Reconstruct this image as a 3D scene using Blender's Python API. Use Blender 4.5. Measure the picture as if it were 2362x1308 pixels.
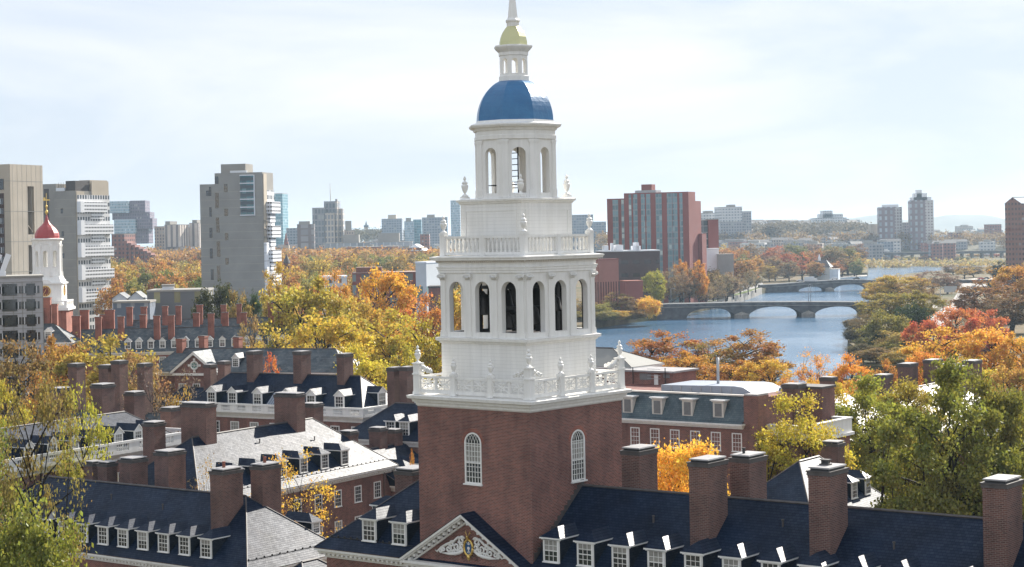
import bpy, math, random
import numpy as np
from mathutils import Vector, Matrix
from mathutils.geometry import tessellate_polygon

for _o in list(bpy.data.objects):
    bpy.data.objects.remove(_o)
S = bpy.context.scene
COL = S.collection

# ------------------------------------------------------------------ camera
F = 4176.0      # focal length in pixels of a 2362 pixel wide picture
ROLL = 0.019
CZ = 40.0       # camera height above the water
cam = bpy.data.cameras.new('camera')
camo = bpy.data.objects.new('camera', cam)
COL.objects.link(camo)
cam.sensor_width = 36.0
cam.lens = F / 2362.0 * 36.0
cam.shift_y = -113.0 / 2362.0
cam.clip_start = 1.0
cam.clip_end = 60000.0
_c, _s = math.cos(ROLL), math.sin(ROLL)
camo.matrix_world = Matrix(((_c, _s, 0, 0), (0, 0, -1, 0), (-_s, _c, 0, CZ), (0, 0, 0, 1)))
S.camera = camo

# ------------------------------------------------------------------ sky, sun, exposure
SUN_AZ = math.radians(33.0)     # to the right of the view direction (+Y)
SUN_EL = math.radians(30.0)
SKY_TINT = (1.32, 1.76, 2.35)
w = bpy.data.worlds.new('World')
S.world = w
w.use_nodes = True
nt = w.node_tree
nt.nodes.clear()
wo = nt.nodes.new('ShaderNodeOutputWorld')
bg = nt.nodes.new('ShaderNodeBackground')
sky = nt.nodes.new('ShaderNodeTexSky')
sky.sky_type = 'NISHITA'
sky.sun_disc = False
sky.sun_elevation = SUN_EL
sky.sun_rotation = SUN_AZ
sky.altitude = 0.0
sky.air_density = 1.0
sky.dust_density = 0.6
sky.ozone_density = 1.6
# thin high cloud in streaks
tcw = nt.nodes.new('ShaderNodeTexCoord')
mpw = nt.nodes.new('ShaderNodeMapping')
mpw.inputs['Scale'].default_value = (2.2, 2.2, 9.0)
mpw.inputs['Rotation'].default_value = (0.12, 0.10, 0.0)
nzw = nt.nodes.new('ShaderNodeTexNoise')
nzw.inputs['Scale'].default_value = 1.5
nzw.inputs['Detail'].default_value = 6.0
nzw.inputs['Roughness'].default_value = 0.55
nzw.inputs['Distortion'].default_value = 0.6
rpw = nt.nodes.new('ShaderNodeValToRGB')
rpw.color_ramp.elements[0].position = 0.42
rpw.color_ramp.elements[0].color = (0.5, 0.5, 0.5, 1)
rpw.color_ramp.elements[1].position = 0.72
rpw.color_ramp.elements[1].color = (0.93, 0.93, 0.93, 1)
mxw = nt.nodes.new('ShaderNodeMix')
mxw.data_type = 'RGBA'
nt.links.new(tcw.outputs['Generated'], mpw.inputs['Vector'])
nt.links.new(mpw.outputs['Vector'], nzw.inputs['Vector'])
nt.links.new(nzw.outputs['Fac'], rpw.inputs['Fac'])
nt.links.new(rpw.outputs['Color'], mxw.inputs['Factor'])
# thin high overcast evens out the sky: bright near the sun, still blue opposite
sc1 = nt.nodes.new('ShaderNodeVectorMath'); sc1.operation = 'SCALE'; sc1.inputs['Scale'].default_value = 0.12
gmw = nt.nodes.new('ShaderNodeGamma'); gmw.inputs['Gamma'].default_value = 0.3
tnt = nt.nodes.new('ShaderNodeVectorMath'); tnt.operation = 'MULTIPLY'; tnt.inputs[1].default_value = SKY_TINT
nt.links.new(sky.outputs['Color'], sc1.inputs[0]); nt.links.new(sc1.outputs[0], gmw.inputs['Color']); nt.links.new(gmw.outputs[0], tnt.inputs[0])
nt.links.new(tnt.outputs[0], mxw.inputs[6])
mxw.inputs[7].default_value = (3.02, 3.06, 3.16, 1)
nt.links.new(mxw.outputs[2], bg.inputs['Color'])
bg.inputs['Strength'].default_value = 0.12
nt.links.new(bg.outputs['Background'], wo.inputs['Surface'])

sl = bpy.data.lights.new('sun', 'SUN')
sl.energy = 3.6
sl.angle = math.radians(0.5)
sl.color = (1.0, 0.94, 0.85)
so = bpy.data.objects.new('sun', sl)
COL.objects.link(so)
_sd = Vector((math.sin(SUN_AZ) * math.cos(SUN_EL), math.cos(SUN_AZ) * math.cos(SUN_EL), math.sin(SUN_EL)))
so.rotation_euler = _sd.to_track_quat('Z', 'Y').to_euler()
so.location = (0, 0, 300)
S.view_settings.view_transform = 'Standard'
S.view_settings.look = 'None'
S.view_settings.exposure = 1.55
S.view_settings.gamma = 1.0
try:
    S.cycles.max_bounces = 8
    S.cycles.transparent_max_bounces = 8
    S.cycles.volume_bounces = 1
except Exception:
    pass

# ------------------------------------------------------------------ pixel <-> place (real distance needed)
def ray(px, py):
    a = px - 1181.0; b = -(py - 654.0) - 113.0
    return ((a * _c + b * _s) / F, (-a * _s + b * _c) / F)
def at(px, py, Y):
    r = ray(px, py); return Vector((r[0] * Y, Y, CZ + r[1] * Y))
def gp(px, py, z=0.0):
    r = ray(px, py); Y = (z - CZ) / r[1]; return Vector((r[0] * Y, Y, z))

# ------------------------------------------------------------------ material helpers
MATS = {}
def N(nt, t, **kw):
    n = nt.nodes.new(t)
    for k, v in kw.items(): setattr(n, k, v)
    return n
def base(name, rough=0.6, spec=0.5, metal=0.0):
    m = bpy.data.materials.new(name); m.use_nodes = True
    nt = m.node_tree
    b = nt.nodes['Principled BSDF']
    b.inputs['Roughness'].default_value = rough
    b.inputs['Specular IOR Level'].default_value = spec
    b.inputs['Metallic'].default_value = metal
    MATS[name] = m
    return m, nt, b
def mathn(nt, op, a, b=None, c=None):
    n = nt.nodes.new('ShaderNodeMath'); n.operation = op
    for i, x in enumerate((a, b, c)):
        if x is None: continue
        if isinstance(x, (int, float)): n.inputs[i].default_value = x
        else: nt.links.new(x, n.inputs[i])
    return n.outputs[0]
def mixc(nt, f, a, b, mode='MIX'):
    n = nt.nodes.new('ShaderNodeMix'); n.data_type = 'RGBA'; n.blend_type = mode
    for i, x in ((0, f), (6, a), (7, b)):
        if isinstance(x, (int, float)): n.inputs[i].default_value = x
        elif isinstance(x, tuple): n.inputs[i].default_value = (x[0], x[1], x[2], 1)
        else: nt.links.new(x, n.inputs[i])
    return n.outputs[2]
def noise(nt, vec, scale, detail=4.0, rough=0.55):
    n = nt.nodes.new('ShaderNodeTexNoise')
    n.inputs['Scale'].default_value = scale
    n.inputs['Detail'].default_value = detail
    n.inputs['Roughness'].default_value = rough
    if vec is not None: nt.links.new(vec, n.inputs['Vector'])
    return n.outputs['Fac']
def ramp(nt, fac, stops):
    n = nt.nodes.new('ShaderNodeValToRGB'); cr = n.color_ramp
    while len(cr.elements) < len(stops): cr.elements.new(0.5)
    for e, (p, c) in zip(cr.elements, stops):
        e.position = p; e.color = (c[0], c[1], c[2], 1)
    nt.links.new(fac, n.inputs['Fac'])
    return n.outputs['Color']
def wallmap(nt):
    """u along the wall (object space), v = height"""
    tc = nt.nodes.new('ShaderNodeTexCoord')
    sp = nt.nodes.new('ShaderNodeSeparateXYZ'); nt.links.new(tc.outputs['Object'], sp.inputs[0])
    sn = nt.nodes.new('ShaderNodeSeparateXYZ'); nt.links.new(tc.outputs['Normal'], sn.inputs[0])
    ax = mathn(nt, 'ABSOLUTE', sn.outputs[0]); ay = mathn(nt, 'ABSOLUTE', sn.outputs[1])
    g = mathn(nt, 'GREATER_THAN', ax, ay)
    inv = mathn(nt, 'SUBTRACT', 1.0, g)
    u = mathn(nt, 'ADD', mathn(nt, 'MULTIPLY', sp.outputs[1], g), mathn(nt, 'MULTIPLY', sp.outputs[0], inv))
    cb = nt.nodes.new('ShaderNodeCombineXYZ')
    nt.links.new(u, cb.inputs[0]); nt.links.new(sp.outputs[2], cb.inputs[1])
    return tc, u, sp.outputs[2], cb.outputs[0]
def bump(nt, b, h, strength, dist=0.02):
    n = nt.nodes.new('ShaderNodeBump')
    n.inputs['Strength'].default_value = strength; n.inputs['Distance'].default_value = dist
    nt.links.new(h, n.inputs['Height']); nt.links.new(n.outputs['Normal'], b.inputs['Normal'])

def m_plain(name, col, rough=0.6, spec=0.5, metal=0.0, var=0.12, scale=0.6, bmp=0.0):
    m, nt, b = base(name, rough, spec, metal)
    tc = nt.nodes.new('ShaderNodeTexCoord')
    f = noise(nt, tc.outputs['Object'], scale, 6)
    lo = tuple(c * (1 - var) for c in col); hi = tuple(min(1, c * (1 + var)) for c in col)
    nt.links.new(ramp(nt, f, [(0.3, lo), (0.7, hi)]), b.inputs['Base Color'])
    if bmp: bump(nt, b, noise(nt, tc.outputs['Object'], scale * 12, 4), bmp)
    return m
def m_brick(name, c1, c2, mortar, scale=1.0):
    m, nt, b = base(name, 0.85, 0.25)
    tc, u, v, vec = wallmap(nt)
    br = nt.nodes.new('ShaderNodeTexBrick')
    br.inputs['Scale'].default_value = 1.0
    br.inputs['Brick Width'].default_value = 0.215 * scale
    br.inputs['Row Height'].default_value = 0.075 * scale
    br.inputs['Mortar Size'].default_value = 0.011 * scale
    br.inputs['Mortar Smooth'].default_value = 0.2
    br.inputs['Bias'].default_value = -0.1
    br.inputs['Color1'].default_value = (*c1, 1); br.inputs['Color2'].default_value = (*c2, 1)
    br.inputs['Mortar'].default_value = (*mortar, 1)
    nt.links.new(vec, br.inputs['Vector'])
    f = noise(nt, tc.outputs['Object'], 0.35, 6)
    mps = nt.nodes.new('ShaderNodeMapping'); mps.inputs['Scale'].default_value = (0.9, 0.9, 0.12); nt.links.new(tc.outputs['Object'], mps.inputs['Vector'])
    f = mathn(nt, 'ADD', mathn(nt, 'MULTIPLY', f, 0.55), mathn(nt, 'MULTIPLY', noise(nt, mps.outputs['Vector'], 1.2, 6, 0.65), 0.45))
    st = ramp(nt, f, [(0.36, (0.66, 0.66, 0.68)), (0.5, (1.0, 0.98, 0.97)), (0.64, (1.3, 1.22, 1.17))])
    c = mixc(nt, 1.0, br.outputs['Color'], st, 'MULTIPLY')
    nt.links.new(c, b.inputs['Base Color'])
    bump(nt, b, br.outputs['Fac'], -0.35, 0.01)
    return m
def m_slate(name, c1, c2, rough=0.42, spec=0.6, row=0.16, wid=0.32):
    m, nt, b = base(name, rough, spec)
    tc, u, v, vec = wallmap(nt)
    br = nt.nodes.new('ShaderNodeTexBrick')
    br.inputs['Scale'].default_value = 1.0
    br.inputs['Brick Width'].default_value = wid
    br.inputs['Row Height'].default_value = row
    br.inputs['Mortar Size'].default_value = 0.008
    br.inputs['Mortar Smooth'].default_value = 0.3
    br.inputs['Color1'].default_value = (*c1, 1); br.inputs['Color2'].default_value = (*c2, 1)
    br.inputs['Mortar'].default_value = (*(x * 0.45 for x in c1), 1)
    nt.links.new(vec, br.inputs['Vector'])
    f = noise(nt, tc.outputs['Object'], 0.5, 5)
    st = ramp(nt, f, [(0.3, (0.62, 0.64, 0.66)), (0.5, (1.0, 1.0, 1.0)), (0.7, (1.45, 1.4, 1.32))])
    nt.links.new(mixc(nt, 1.0, br.outputs['Color'], st, 'MULTIPLY'), b.inputs['Base Color'])
    # every slate weathers differently: its own sheen
    b2 = nt.nodes.new('ShaderNodeTexBrick')
    for k_, v_ in (('Scale', 1.0), ('Brick Width', wid), ('Row Height', row), ('Mortar Size', 0.012), ('Mortar Smooth', 0.2)): b2.inputs[k_].default_value = v_
    b2.inputs['Color1'].default_value = (0.6, 0.6, 0.6, 1); b2.inputs['Color2'].default_value = (1, 1, 1, 1); b2.inputs['Mortar'].default_value = (0.25, 0.25, 0.25, 1)
    nt.links.new(vec, b2.inputs['Vector'])
    cell = mathn(nt, 'MULTIPLY', b2.outputs['Color'], mathn(nt, 'ADD', 0.6, mathn(nt, 'MULTIPLY', noise(nt, tc.outputs['Object'], 0.5, 5, 0.65), 0.8)))
    nt.links.new(mathn(nt, 'MULTIPLY', cell, spec * 1.5), b.inputs['Specular IOR Level'])
    nt.links.new(mathn(nt, 'ADD', mathn(nt, 'MULTIPLY', noise(nt, vec, 3.0, 2), 0.22), rough - 0.1), b.inputs['Roughness'])
    # each course tilts a little: saw-tooth height
    saw = mathn(nt, 'FRACT', mathn(nt, 'DIVIDE', v, row))
    h = mathn(nt, 'ADD', mathn(nt, 'MULTIPLY', saw, -0.5), mathn(nt, 'MULTIPLY', br.outputs['Fac'], -0.4))
    bump(nt, b, h, 0.35, 0.015)
    return m
def m_facade(name, wall, glass, bay, floor, fu, fv, ox=0.0, oz=0.0, spec=0.5, wall2=None, lit=(0.35, 0.36, 0.34), gr=0.12):
    """far building skin: a grid of panes; fu, fv = pane share of bay and floor"""
    m, nt, b = base(name, 0.8, spec)
    tc, u, v, vec = wallmap(nt)
    uu = mathn(nt, 'DIVIDE', mathn(nt, 'ADD', u, 500.0 + ox), bay); vv = mathn(nt, 'DIVIDE', mathn(nt, 'ADD', v, 50.0 + oz), floor)
    a = mathn(nt, 'LESS_THAN', mathn(nt, 'FRACT', uu), fu); c = mathn(nt, 'LESS_THAN', mathn(nt, 'FRACT', vv), fv)
    sn = nt.nodes.new('ShaderNodeSeparateXYZ'); nt.links.new(tc.outputs['Normal'], sn.inputs[0])
    side = mathn(nt, 'LESS_THAN', mathn(nt, 'ABSOLUTE', sn.outputs[2]), 0.5)
    win = mathn(nt, 'MULTIPLY', mathn(nt, 'MULTIPLY', a, c), side)
    cb = nt.nodes.new('ShaderNodeCombineXYZ')
    nt.links.new(mathn(nt, 'FLOOR', uu), cb.inputs[0]); nt.links.new(mathn(nt, 'FLOOR', vv), cb.inputs[1])
    wn = nt.nodes.new('ShaderNodeTexWhiteNoise'); nt.links.new(cb.outputs[0], wn.inputs['Vector'])
    gcol = ramp(nt, wn.outputs['Value'], [(0.0, tuple(x * 0.6 for x in glass)), (0.7, glass), (0.9, glass), (1.0, lit)])
    f = noise(nt, tc.outputs['Object'], 0.15, 5)
    w2 = wall2 or tuple(x * 0.82 for x in wall)
    wcol = ramp(nt, f, [(0.3, w2), (0.7, wall)])
    nt.links.new(mixc(nt, win, wcol, gcol), b.inputs['Base Color'])
    nt.links.new(mathn(nt, 'SUBTRACT', 0.8, mathn(nt, 'MULTIPLY', win, 0.8 - gr)), b.inputs['Roughness'])
    bump(nt, b, win, -0.5, 0.1)
    return m
def m_leaf(name, trans=0.5):
    m = bpy.data.materials.new(name); m.use_nodes = True; MATS[name] = m
    nt = m.node_tree; nt.nodes.clear()
    out = nt.nodes.new('ShaderNodeOutputMaterial')
    oi = nt.nodes.new('ShaderNodeObjectInfo'); geo = nt.nodes.new('ShaderNodeNewGeometry')
    tc = nt.nodes.new('ShaderNodeTexCoord')
    hs = nt.nodes.new('ShaderNodeHueSaturation')
    r = geo.outputs['Random Per Island']
    cl = noise(nt, tc.outputs['Object'], 0.35, 2)
    # leaf to leaf: hue towards green or orange, brightness
    h = mathn(nt, 'ADD', 0.498, mathn(nt, 'ADD', mathn(nt, 'MULTIPLY', mathn(nt, 'SUBTRACT', r, 0.5), 0.04), mathn(nt, 'MULTIPLY', mathn(nt, 'SUBTRACT', cl, 0.45), 0.10)))
    v = mathn(nt, 'ADD', 0.62, mathn(nt, 'MULTIPLY', mathn(nt, 'FRACT', mathn(nt, 'MULTIPLY', r, 7.31)), 0.76))
    hs.inputs['Saturation'].default_value = 0.92
    nt.links.new(h, hs.inputs['Hue']); nt.links.new(v, hs.inputs['Value'])
    nt.links.new(oi.outputs['Color'], hs.inputs['Color'])
    d = nt.nodes.new('ShaderNodeBsdfDiffuse'); t = nt.nodes.new('ShaderNodeBsdfTranslucent'); g = nt.nodes.new('ShaderNodeBsdfGlossy')
    nt.links.new(hs.outputs['Color'], d.inputs['Color'])
    nt.links.new(mixc(nt, 1.0, hs.outputs['Color'], (1.17, 1.1, 0.78), 'MULTIPLY'), t.inputs['Color'])
    g.inputs['Roughness'].default_value = 0.5
    g.inputs['Color'].default_value = (0.9, 0.9, 0.9, 1)
    mx = nt.nodes.new('ShaderNodeMixShader'); mx.inputs[0].default_value = trans
    nt.links.new(d.outputs[0], mx.inputs[1]); nt.links.new(t.outputs[0], mx.inputs[2])
    mg = nt.nodes.new('ShaderNodeMixShader'); mg.inputs[0].default_value = 0.025
    nt.links.new(mx.outputs[0], mg.inputs[1]); nt.links.new(g.outputs[0], mg.inputs[2])
    nt.links.new(mg.outputs[0], out.inputs['Surface'])
    return m

BRICK = m_brick('red_brick', (0.225, 0.083, 0.066), (0.112, 0.046, 0.041), (0.29, 0.22, 0.19), 1.25)
BRICKD = m_brick('chimney_brick', (0.17, 0.082, 0.066), (0.085, 0.046, 0.040), (0.23, 0.18, 0.16), 1.4)
BRICKR = m_brick('orange_brick', (0.33, 0.105, 0.075), (0.24, 0.075, 0.055), (0.3, 0.2, 0.16), 1.4)
SLATE = m_slate('blue_grey_slate', (0.0022, 0.010, 0.030), (0.005, 0.0155, 0.040), 0.46, 0.14, 0.14, 0.26)
SLATEC = m_slate('slate_cheek', (0.010, 0.018, 0.032), (0.016, 0.025, 0.04), 0.6, 0.15)
SLATEG = m_slate('green_grey_slate', (0.055, 0.085, 0.10), (0.075, 0.105, 0.12), 0.5, 0.4, 0.2, 0.3)
SLATEW = m_slate('weathered_slate', (0.045, 0.062, 0.078), (0.085, 0.098, 0.105), 0.6, 0.4, 0.25, 0.5)
def m_white(name, col, boards=0.0):
    m, nt, b = base(name, 0.5, 0.4)
    tc, u, v, vec = wallmap(nt)
    mp = nt.nodes.new('ShaderNodeMapping'); mp.inputs['Scale'].default_value = (2.2, 2.2, 0.18); nt.links.new(tc.outputs['Object'], mp.inputs['Vector'])
    c = ramp(nt, noise(nt, mp.outputs['Vector'], 1.3, 6, 0.65), [(0.3, tuple(x * 0.88 for x in col)), (0.62, col)])
    c = mixc(nt, 1.0, c, ramp(nt, noise(nt, tc.outputs['Object'], 0.45, 5), [(0.3, (0.93, 0.925, 0.91)), (0.6, (1, 1, 1))]), 'MULTIPLY')
    if boards:
        ln = mathn(nt, 'LESS_THAN', mathn(nt, 'FRACT', mathn(nt, 'DIVIDE', v, boards)), 0.09)
        c = mixc(nt, mathn(nt, 'MULTIPLY', ln, 0.3), c, (0.4, 0.39, 0.37))
        bump(nt, b, ln, -0.4, 0.02)
    nt.links.new(c, b.inputs['Base Color']); return m
PALER = m_plain('sunlit_pale_roof', (0.25, 0.25, 0.235), 0.75, 0.2, 0, 0.08, 0.4)  # grazing sun on the low hall roof, put into a pale base colour
WHITE = m_white('white_paint', (0.86, 0.85, 0.82))
BOARD = m_white('white_boards', (0.86, 0.85, 0.82), 0.24)
CREAM = m_plain('cream_trim', (0.62, 0.58, 0.52), 0.6, 0.3, 0, 0.06, 0.8)
GLASS = m_plain('window_glass', (0.03, 0.036, 0.042), 0.06, 0.9, 0, 0.5, 0.8)
BLIND = m_plain('window_blind', (0.30, 0.29, 0.26), 0.7, 0.4, 0, 0.25, 1.2)
CAPM = m_plain('lead_flashing', (0.085, 0.075, 0.072), 0.6, 0.4, 0, 0.25, 2.0)
SLAB = m_plain('chimney_slab', (0.30, 0.29, 0.29), 0.55, 0.4, 0, 0.2, 2.0)
DARK = m_plain('dark_iron', (0.02, 0.02, 0.022), 0.5, 0.5, 0, 0.3, 2.0)
COPPER = m_plain('brown_copper', (0.10, 0.06, 0.045), 0.5, 0.5, 0.3, 0.3, 1.0)
BARK = m_plain('bark', (0.028, 0.024, 0.021), 0.9, 0.2, 0, 0.35, 1.5)
LEAF = m_leaf('leaf', 0.4)
CONC = m_plain('tan_concrete', (0.46, 0.40, 0.32), 0.85, 0.2, 0, 0.1, 0.12)
CONCG = m_plain('grey_concrete', (0.29, 0.275, 0.25), 0.85, 0.2, 0, 0.12, 0.15)
BALW = m_plain('white_panel', (0.72, 0.73, 0.75), 0.6, 0.3, 0, 0.05, 0.3)
STONE = m_plain('bridge_stone', (0.10, 0.105, 0.11), 0.9, 0.2, 0, 0.4, 0.35)
STONEL = m_plain('granite_wall', (0.27, 0.25, 0.22), 0.9, 0.2, 0, 0.3, 0.4)
METAL = m_plain('roof_metal', (0.30, 0.34, 0.40), 0.6, 0.3, 0.0, 0.06, 0.5)
REDP = m_plain('red_dome_paint', (0.36, 0.055, 0.055), 0.45, 0.5, 0, 0.08, 0.5)
GOLD = m_plain('gold_leaf', (0.75, 0.52, 0.16), 0.3, 0.5, 0.8, 0.1, 2.0)
CARW = m_plain('car_white', (0.7, 0.7, 0.7), 0.25, 0.6, 0, 0.02, 1)
CARD = m_plain('car_dark', (0.04, 0.045, 0.05), 0.25, 0.6, 0, 0.02, 1)
CARR = m_plain('car_red', (0.4, 0.05, 0.03), 0.25, 0.6, 0, 0.02, 1)
GALV = m_plain('galvanised_steel', (0.4, 0.41, 0.42), 0.45, 0.5, 0.5, 0.1, 1)

# ------------------------------------------------------------------ mesh builder
class MB:
    def __init__(s): s.v = []; s.f = []; s.mi = []; s.sm = []; s.mats = []
    def k(s, m):
        if m not in s.mats: s.mats.append(m)
        return s.mats.index(m)
    def poly(s, pts, m, sm=False):
        n = len(s.v); s.v += [tuple(p) for p in pts]; s.f.append(tuple(range(n, n + len(pts)))); s.mi.append(s.k(m)); s.sm.append(sm)
    def mesh(s, verts, faces, m, sm=False):
        n = len(s.v); s.v += [tuple(p) for p in verts]; i = s.k(m)
        for f in faces: s.f.append(tuple(n + q for q in f)); s.mi.append(i); s.sm.append(sm)
    def box(s, x0, x1, y0, y1, z0, z1, m, tx=0.0, ty=0.0):
        """tx, ty: inset of the top face"""
        s.mesh([(x0, y0, z0), (x1, y0, z0), (x1, y1, z0), (x0, y1, z0), (x0 + tx, y0 + ty, z1), (x1 - tx, y0 + ty, z1), (x1 - tx, y1 - ty, z1), (x0 + tx, y1 - ty, z1)],
               [(0, 3, 2, 1), (4, 5, 6, 7), (0, 1, 5, 4), (1, 2, 6, 5), (2, 3, 7, 6), (3, 0, 4, 7)], m)
    def cbox(s, cx, cy, z0, sx, sy, h, m, rot=0.0):
        c, q = math.cos(rot), math.sin(rot)
        P = [(-sx / 2, -sy / 2), (sx / 2, -sy / 2), (sx / 2, sy / 2), (-sx / 2, sy / 2)]
        P = [(cx + x * c - y * q, cy + x * q + y * c) for x, y in P]
        s.mesh([(x, y, z0) for x, y in P] + [(x, y, z0 + h) for x, y in P], [(0, 3, 2, 1), (4, 5, 6, 7), (0, 1, 5, 4), (1, 2, 6, 5), (2, 3, 7, 6), (3, 0, 4, 7)], m)
    def lathe(s, prof, n, m, cx=0, cy=0, rot=None, apo=False, sm=False, cap=True, a0=None):
        """prof: (radius, z); apo: radius is the distance to the flat side; rot: angle of first vertex"""
        if rot is None: rot = math.pi / n
        k = 1 / math.cos(math.pi / n) if apo else 1.0
        vs = []; fs = []
        for r, z in prof:
            for i in range(n):
                t = rot + 2 * math.pi * i / n
                vs.append((cx + r * k * math.cos(t), cy + r * k * math.sin(t), z))
        for j in range(len(prof) - 1):
            for i in range(n):
                a = j * n + i; b = j * n + (i + 1) % n
                fs.append((a, b, b + n, a + n))
        if cap:
            fs.append(tuple(range(n - 1, -1, -1))); fs.append(tuple((len(prof) - 1) * n + i for i in range(n)))
        s.mesh(vs, fs, m, sm)
    def tube(s, pts, rads, m, n=6, sm=True):
        """tapered tube along 3D points"""
        pts = [Vector(p) for p in pts]; vs = []; fs = []
        for i, p in enumerate(pts):
            d = (pts[min(i + 1, len(pts) - 1)] - pts[max(i - 1, 0)])
            d = d.normalized() if d.length > 1e-9 else Vector((0, 0, 1))
            a = d.cross(Vector((0.31, 0.9, 0.2))).normalized(); b = d.cross(a)
            r = rads[i] if isinstance(rads, (list, tuple)) else rads
            for j in range(n):
                t = 2 * math.pi * j / n
                vs.append(tuple(p + a * (r * math.cos(t)) + b * (r * math.sin(t))))
        for i in range(len(pts) - 1):
            for j in range(n):
                q = i * n + j; e = i * n + (j + 1) % n
                fs.append((q, q + n, e + n, e))
        fs.append(tuple(range(n))); fs.append(tuple((len(pts) - 1) * n + j for j in range(n - 1, -1, -1)))
        s.mesh(vs, fs, m, sm)
    def panel(s, o, du, dn, outer, holes, th, m, mh=None, dz=(0, 0, 1)):
        """flat wall with holes: o origin, du along, dn outward normal; outer and holes are (u, z) lists"""
        o, du, dn, dz = Vector(o), Vector(du), Vector(dn), Vector(dz)
        loops = [outer] + list(holes)
        tri = tessellate_polygon([[Vector((u, z, 0)) for u, z in L] for L in loops])
        flat = [p for L in loops for p in L]
        fr = [o + du * u + dz * z for u, z in flat]; bk = [p - dn * th for p in fr]
        n = len(flat); fs = []
        up = du.cross(dz)
        flip = up.dot(dn) < 0
        for t in tri:
            a, b, c = t
            ar = (flat[b][0] - flat[a][0]) * (flat[c][1] - flat[a][1]) - (flat[c][0] - flat[a][0]) * (flat[b][1] - flat[a][1])
            if abs(ar) < 1e-9: continue
            if (ar < 0) != flip: a, c = c, a
            fs.append((a, b, c)); fs.append((n + c, n + b, n + a))
        s.mesh([tuple(p) for p in fr + bk], fs, m)
        st = 0
        for li, L in enumerate(loops):
            k = len(L); q = []
            for i in range(k):
                a = st + i; b = st + (i + 1) % k
                q.append((a, n + a, n + b, b))
            s.mesh([tuple(p) for p in fr + bk], q, (mh or m) if li else m)
            st += k
    def build(s, name, parent=None, loc=None, rot=None):
        me = bpy.data.meshes.new(name)
        me.from_pydata(s.v, [], s.f)
        for m in s.mats: me.materials.append(m)
        me.polygons.foreach_set('material_index', s.mi)
        me.polygons.foreach_set('use_smooth', s.sm)
        me.update()
        return link(name, me, parent, loc, rot)
def link(name, me, parent=None, loc=None, rot=None):
    o = bpy.data.objects.new(name, me); COL.objects.link(o)
    if parent is not None: o.parent = parent
    if loc is not None: o.location = loc
    if rot is not None: o.rotation_euler = (0, 0, rot)
    return o
def tag(o, label=None, cat=None, group=None, kind=None):
    if label: o['label'] = label
    if cat: o['category'] = cat
    if group: o['group'] = group
    if kind: o['kind'] = kind
    return o
def thing(name, label, cat, loc=(0, 0, 0), rot=0.0, group=None):
    o = bpy.data.objects.new(name, None); COL.objects.link(o)
    o.empty_display_size = 0.5
    o.location = loc; o.rotation_euler = (0, 0, rot)
    return tag(o, label, cat, group)
KIDS = {}
def clone(o, parent, loc=None, rot=None, scale=None):
    """copy of an object and of its children, put under parent"""
    c = o.copy(); COL.objects.link(c); c.parent = parent
    for key in ('label', 'category', 'group'):
        if parent is not None and key in c: del c[key]
    if loc is not None: c.location = loc
    if rot is not None: c.rotation_euler = (0, 0, rot)
    if scale is not None: c.scale = scale
    for ch in o.children: clone(ch, c)
    return c
def arch(cx, z0, z1, w, n=10):
    """arched opening outline: bottom z0, crown z1, width w"""
    r = w / 2; zs = z1 - r
    p = [(cx - r, z0), (cx + r, z0)]
    for i in range(n + 1):
        t = math.pi * i / n
        p.append((cx + r * math.cos(t), zs + r * math.sin(t)))
    return p

# ------------------------------------------------------------------ shared small meshes
def mesh_of(mb, name):
    me = bpy.data.meshes.new(name)
    me.from_pydata(mb.v, [], mb.f)
    for m in mb.mats: me.materials.append(m)
    me.polygons.foreach_set('material_index', mb.mi); me.polygons.foreach_set('use_smooth', mb.sm); me.update()
    return me
_W = {}
def sash(w_, h_, cols=3, rows=4, fr=0.11, blind=0.0, frame=None, glass=None):
    """sash window in the xz plane, front towards -y, sill at z=0, centred on x; stands 5 cm proud of y=0"""
    key = (w_, h_, cols, rows, fr, round(blind, 2), frame and frame.name)
    if key in _W: return _W[key]
    frame = frame or WHITE
    b = MB(); x = w_ / 2
    b.box(-x, -x + fr, -0.07, 0.05, 0, h_, frame); b.box(x - fr, x, -0.07, 0.05, 0, h_, frame)
    b.box(-x + fr, x - fr, -0.07, 0.05, h_ - fr, h_, frame); b.box(-x - 0.05, x + 0.05, -0.13, 0.05, -0.07, 0.0, frame)
    b.box(-x + fr, x - fr, -0.065, 0.05, 0.0, 0.06, frame)
    iw = w_ - 2 * fr; ih = h_ - fr - 0.06; mz = 0.06 + ih / 2
    b.box(-x + fr, x - fr, -0.05, 0.04, mz - 0.03, mz + 0.03, frame)
    for i in range(1, cols):
        xx = -x + fr + iw * i / cols; b.box(xx - 0.016, xx + 0.016, -0.035, 0.03, 0.06, h_ - fr, frame)
    for j in range(1, rows):
        if 2 * j == rows: continue
        zz = 0.06 + ih * j / rows; b.box(-x + fr, x - fr, -0.034, 0.03, zz - 0.016, zz + 0.016, frame)
    b.poly([(-x + fr, -0.012, 0.06), (x - fr, -0.012, 0.06), (x - fr, -0.012, h_ - fr), (-x + fr, -0.012, h_ - fr)], glass or GLASS)
    if blind > 0:
        zb = h_ - fr - ih * blind
        b.poly([(-x + fr, -0.018, zb), (x - fr, -0.018, zb), (x - fr, -0.018, h_ - fr), (-x + fr, -0.018, h_ - fr)], BLIND)
    _W[key] = mesh_of(b, 'window'); return _W[key]
_rw = random.Random(5)
def put_window(parent, x, y, z, rot, w_, h_, **kw):
    kw.setdefault('blind', _rw.choice([0, 0, 0.35, 0.5, 0.5, 0.7]))
    return link('window', sash(w_, h_, **kw), parent, (x, y, z), rot)

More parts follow.
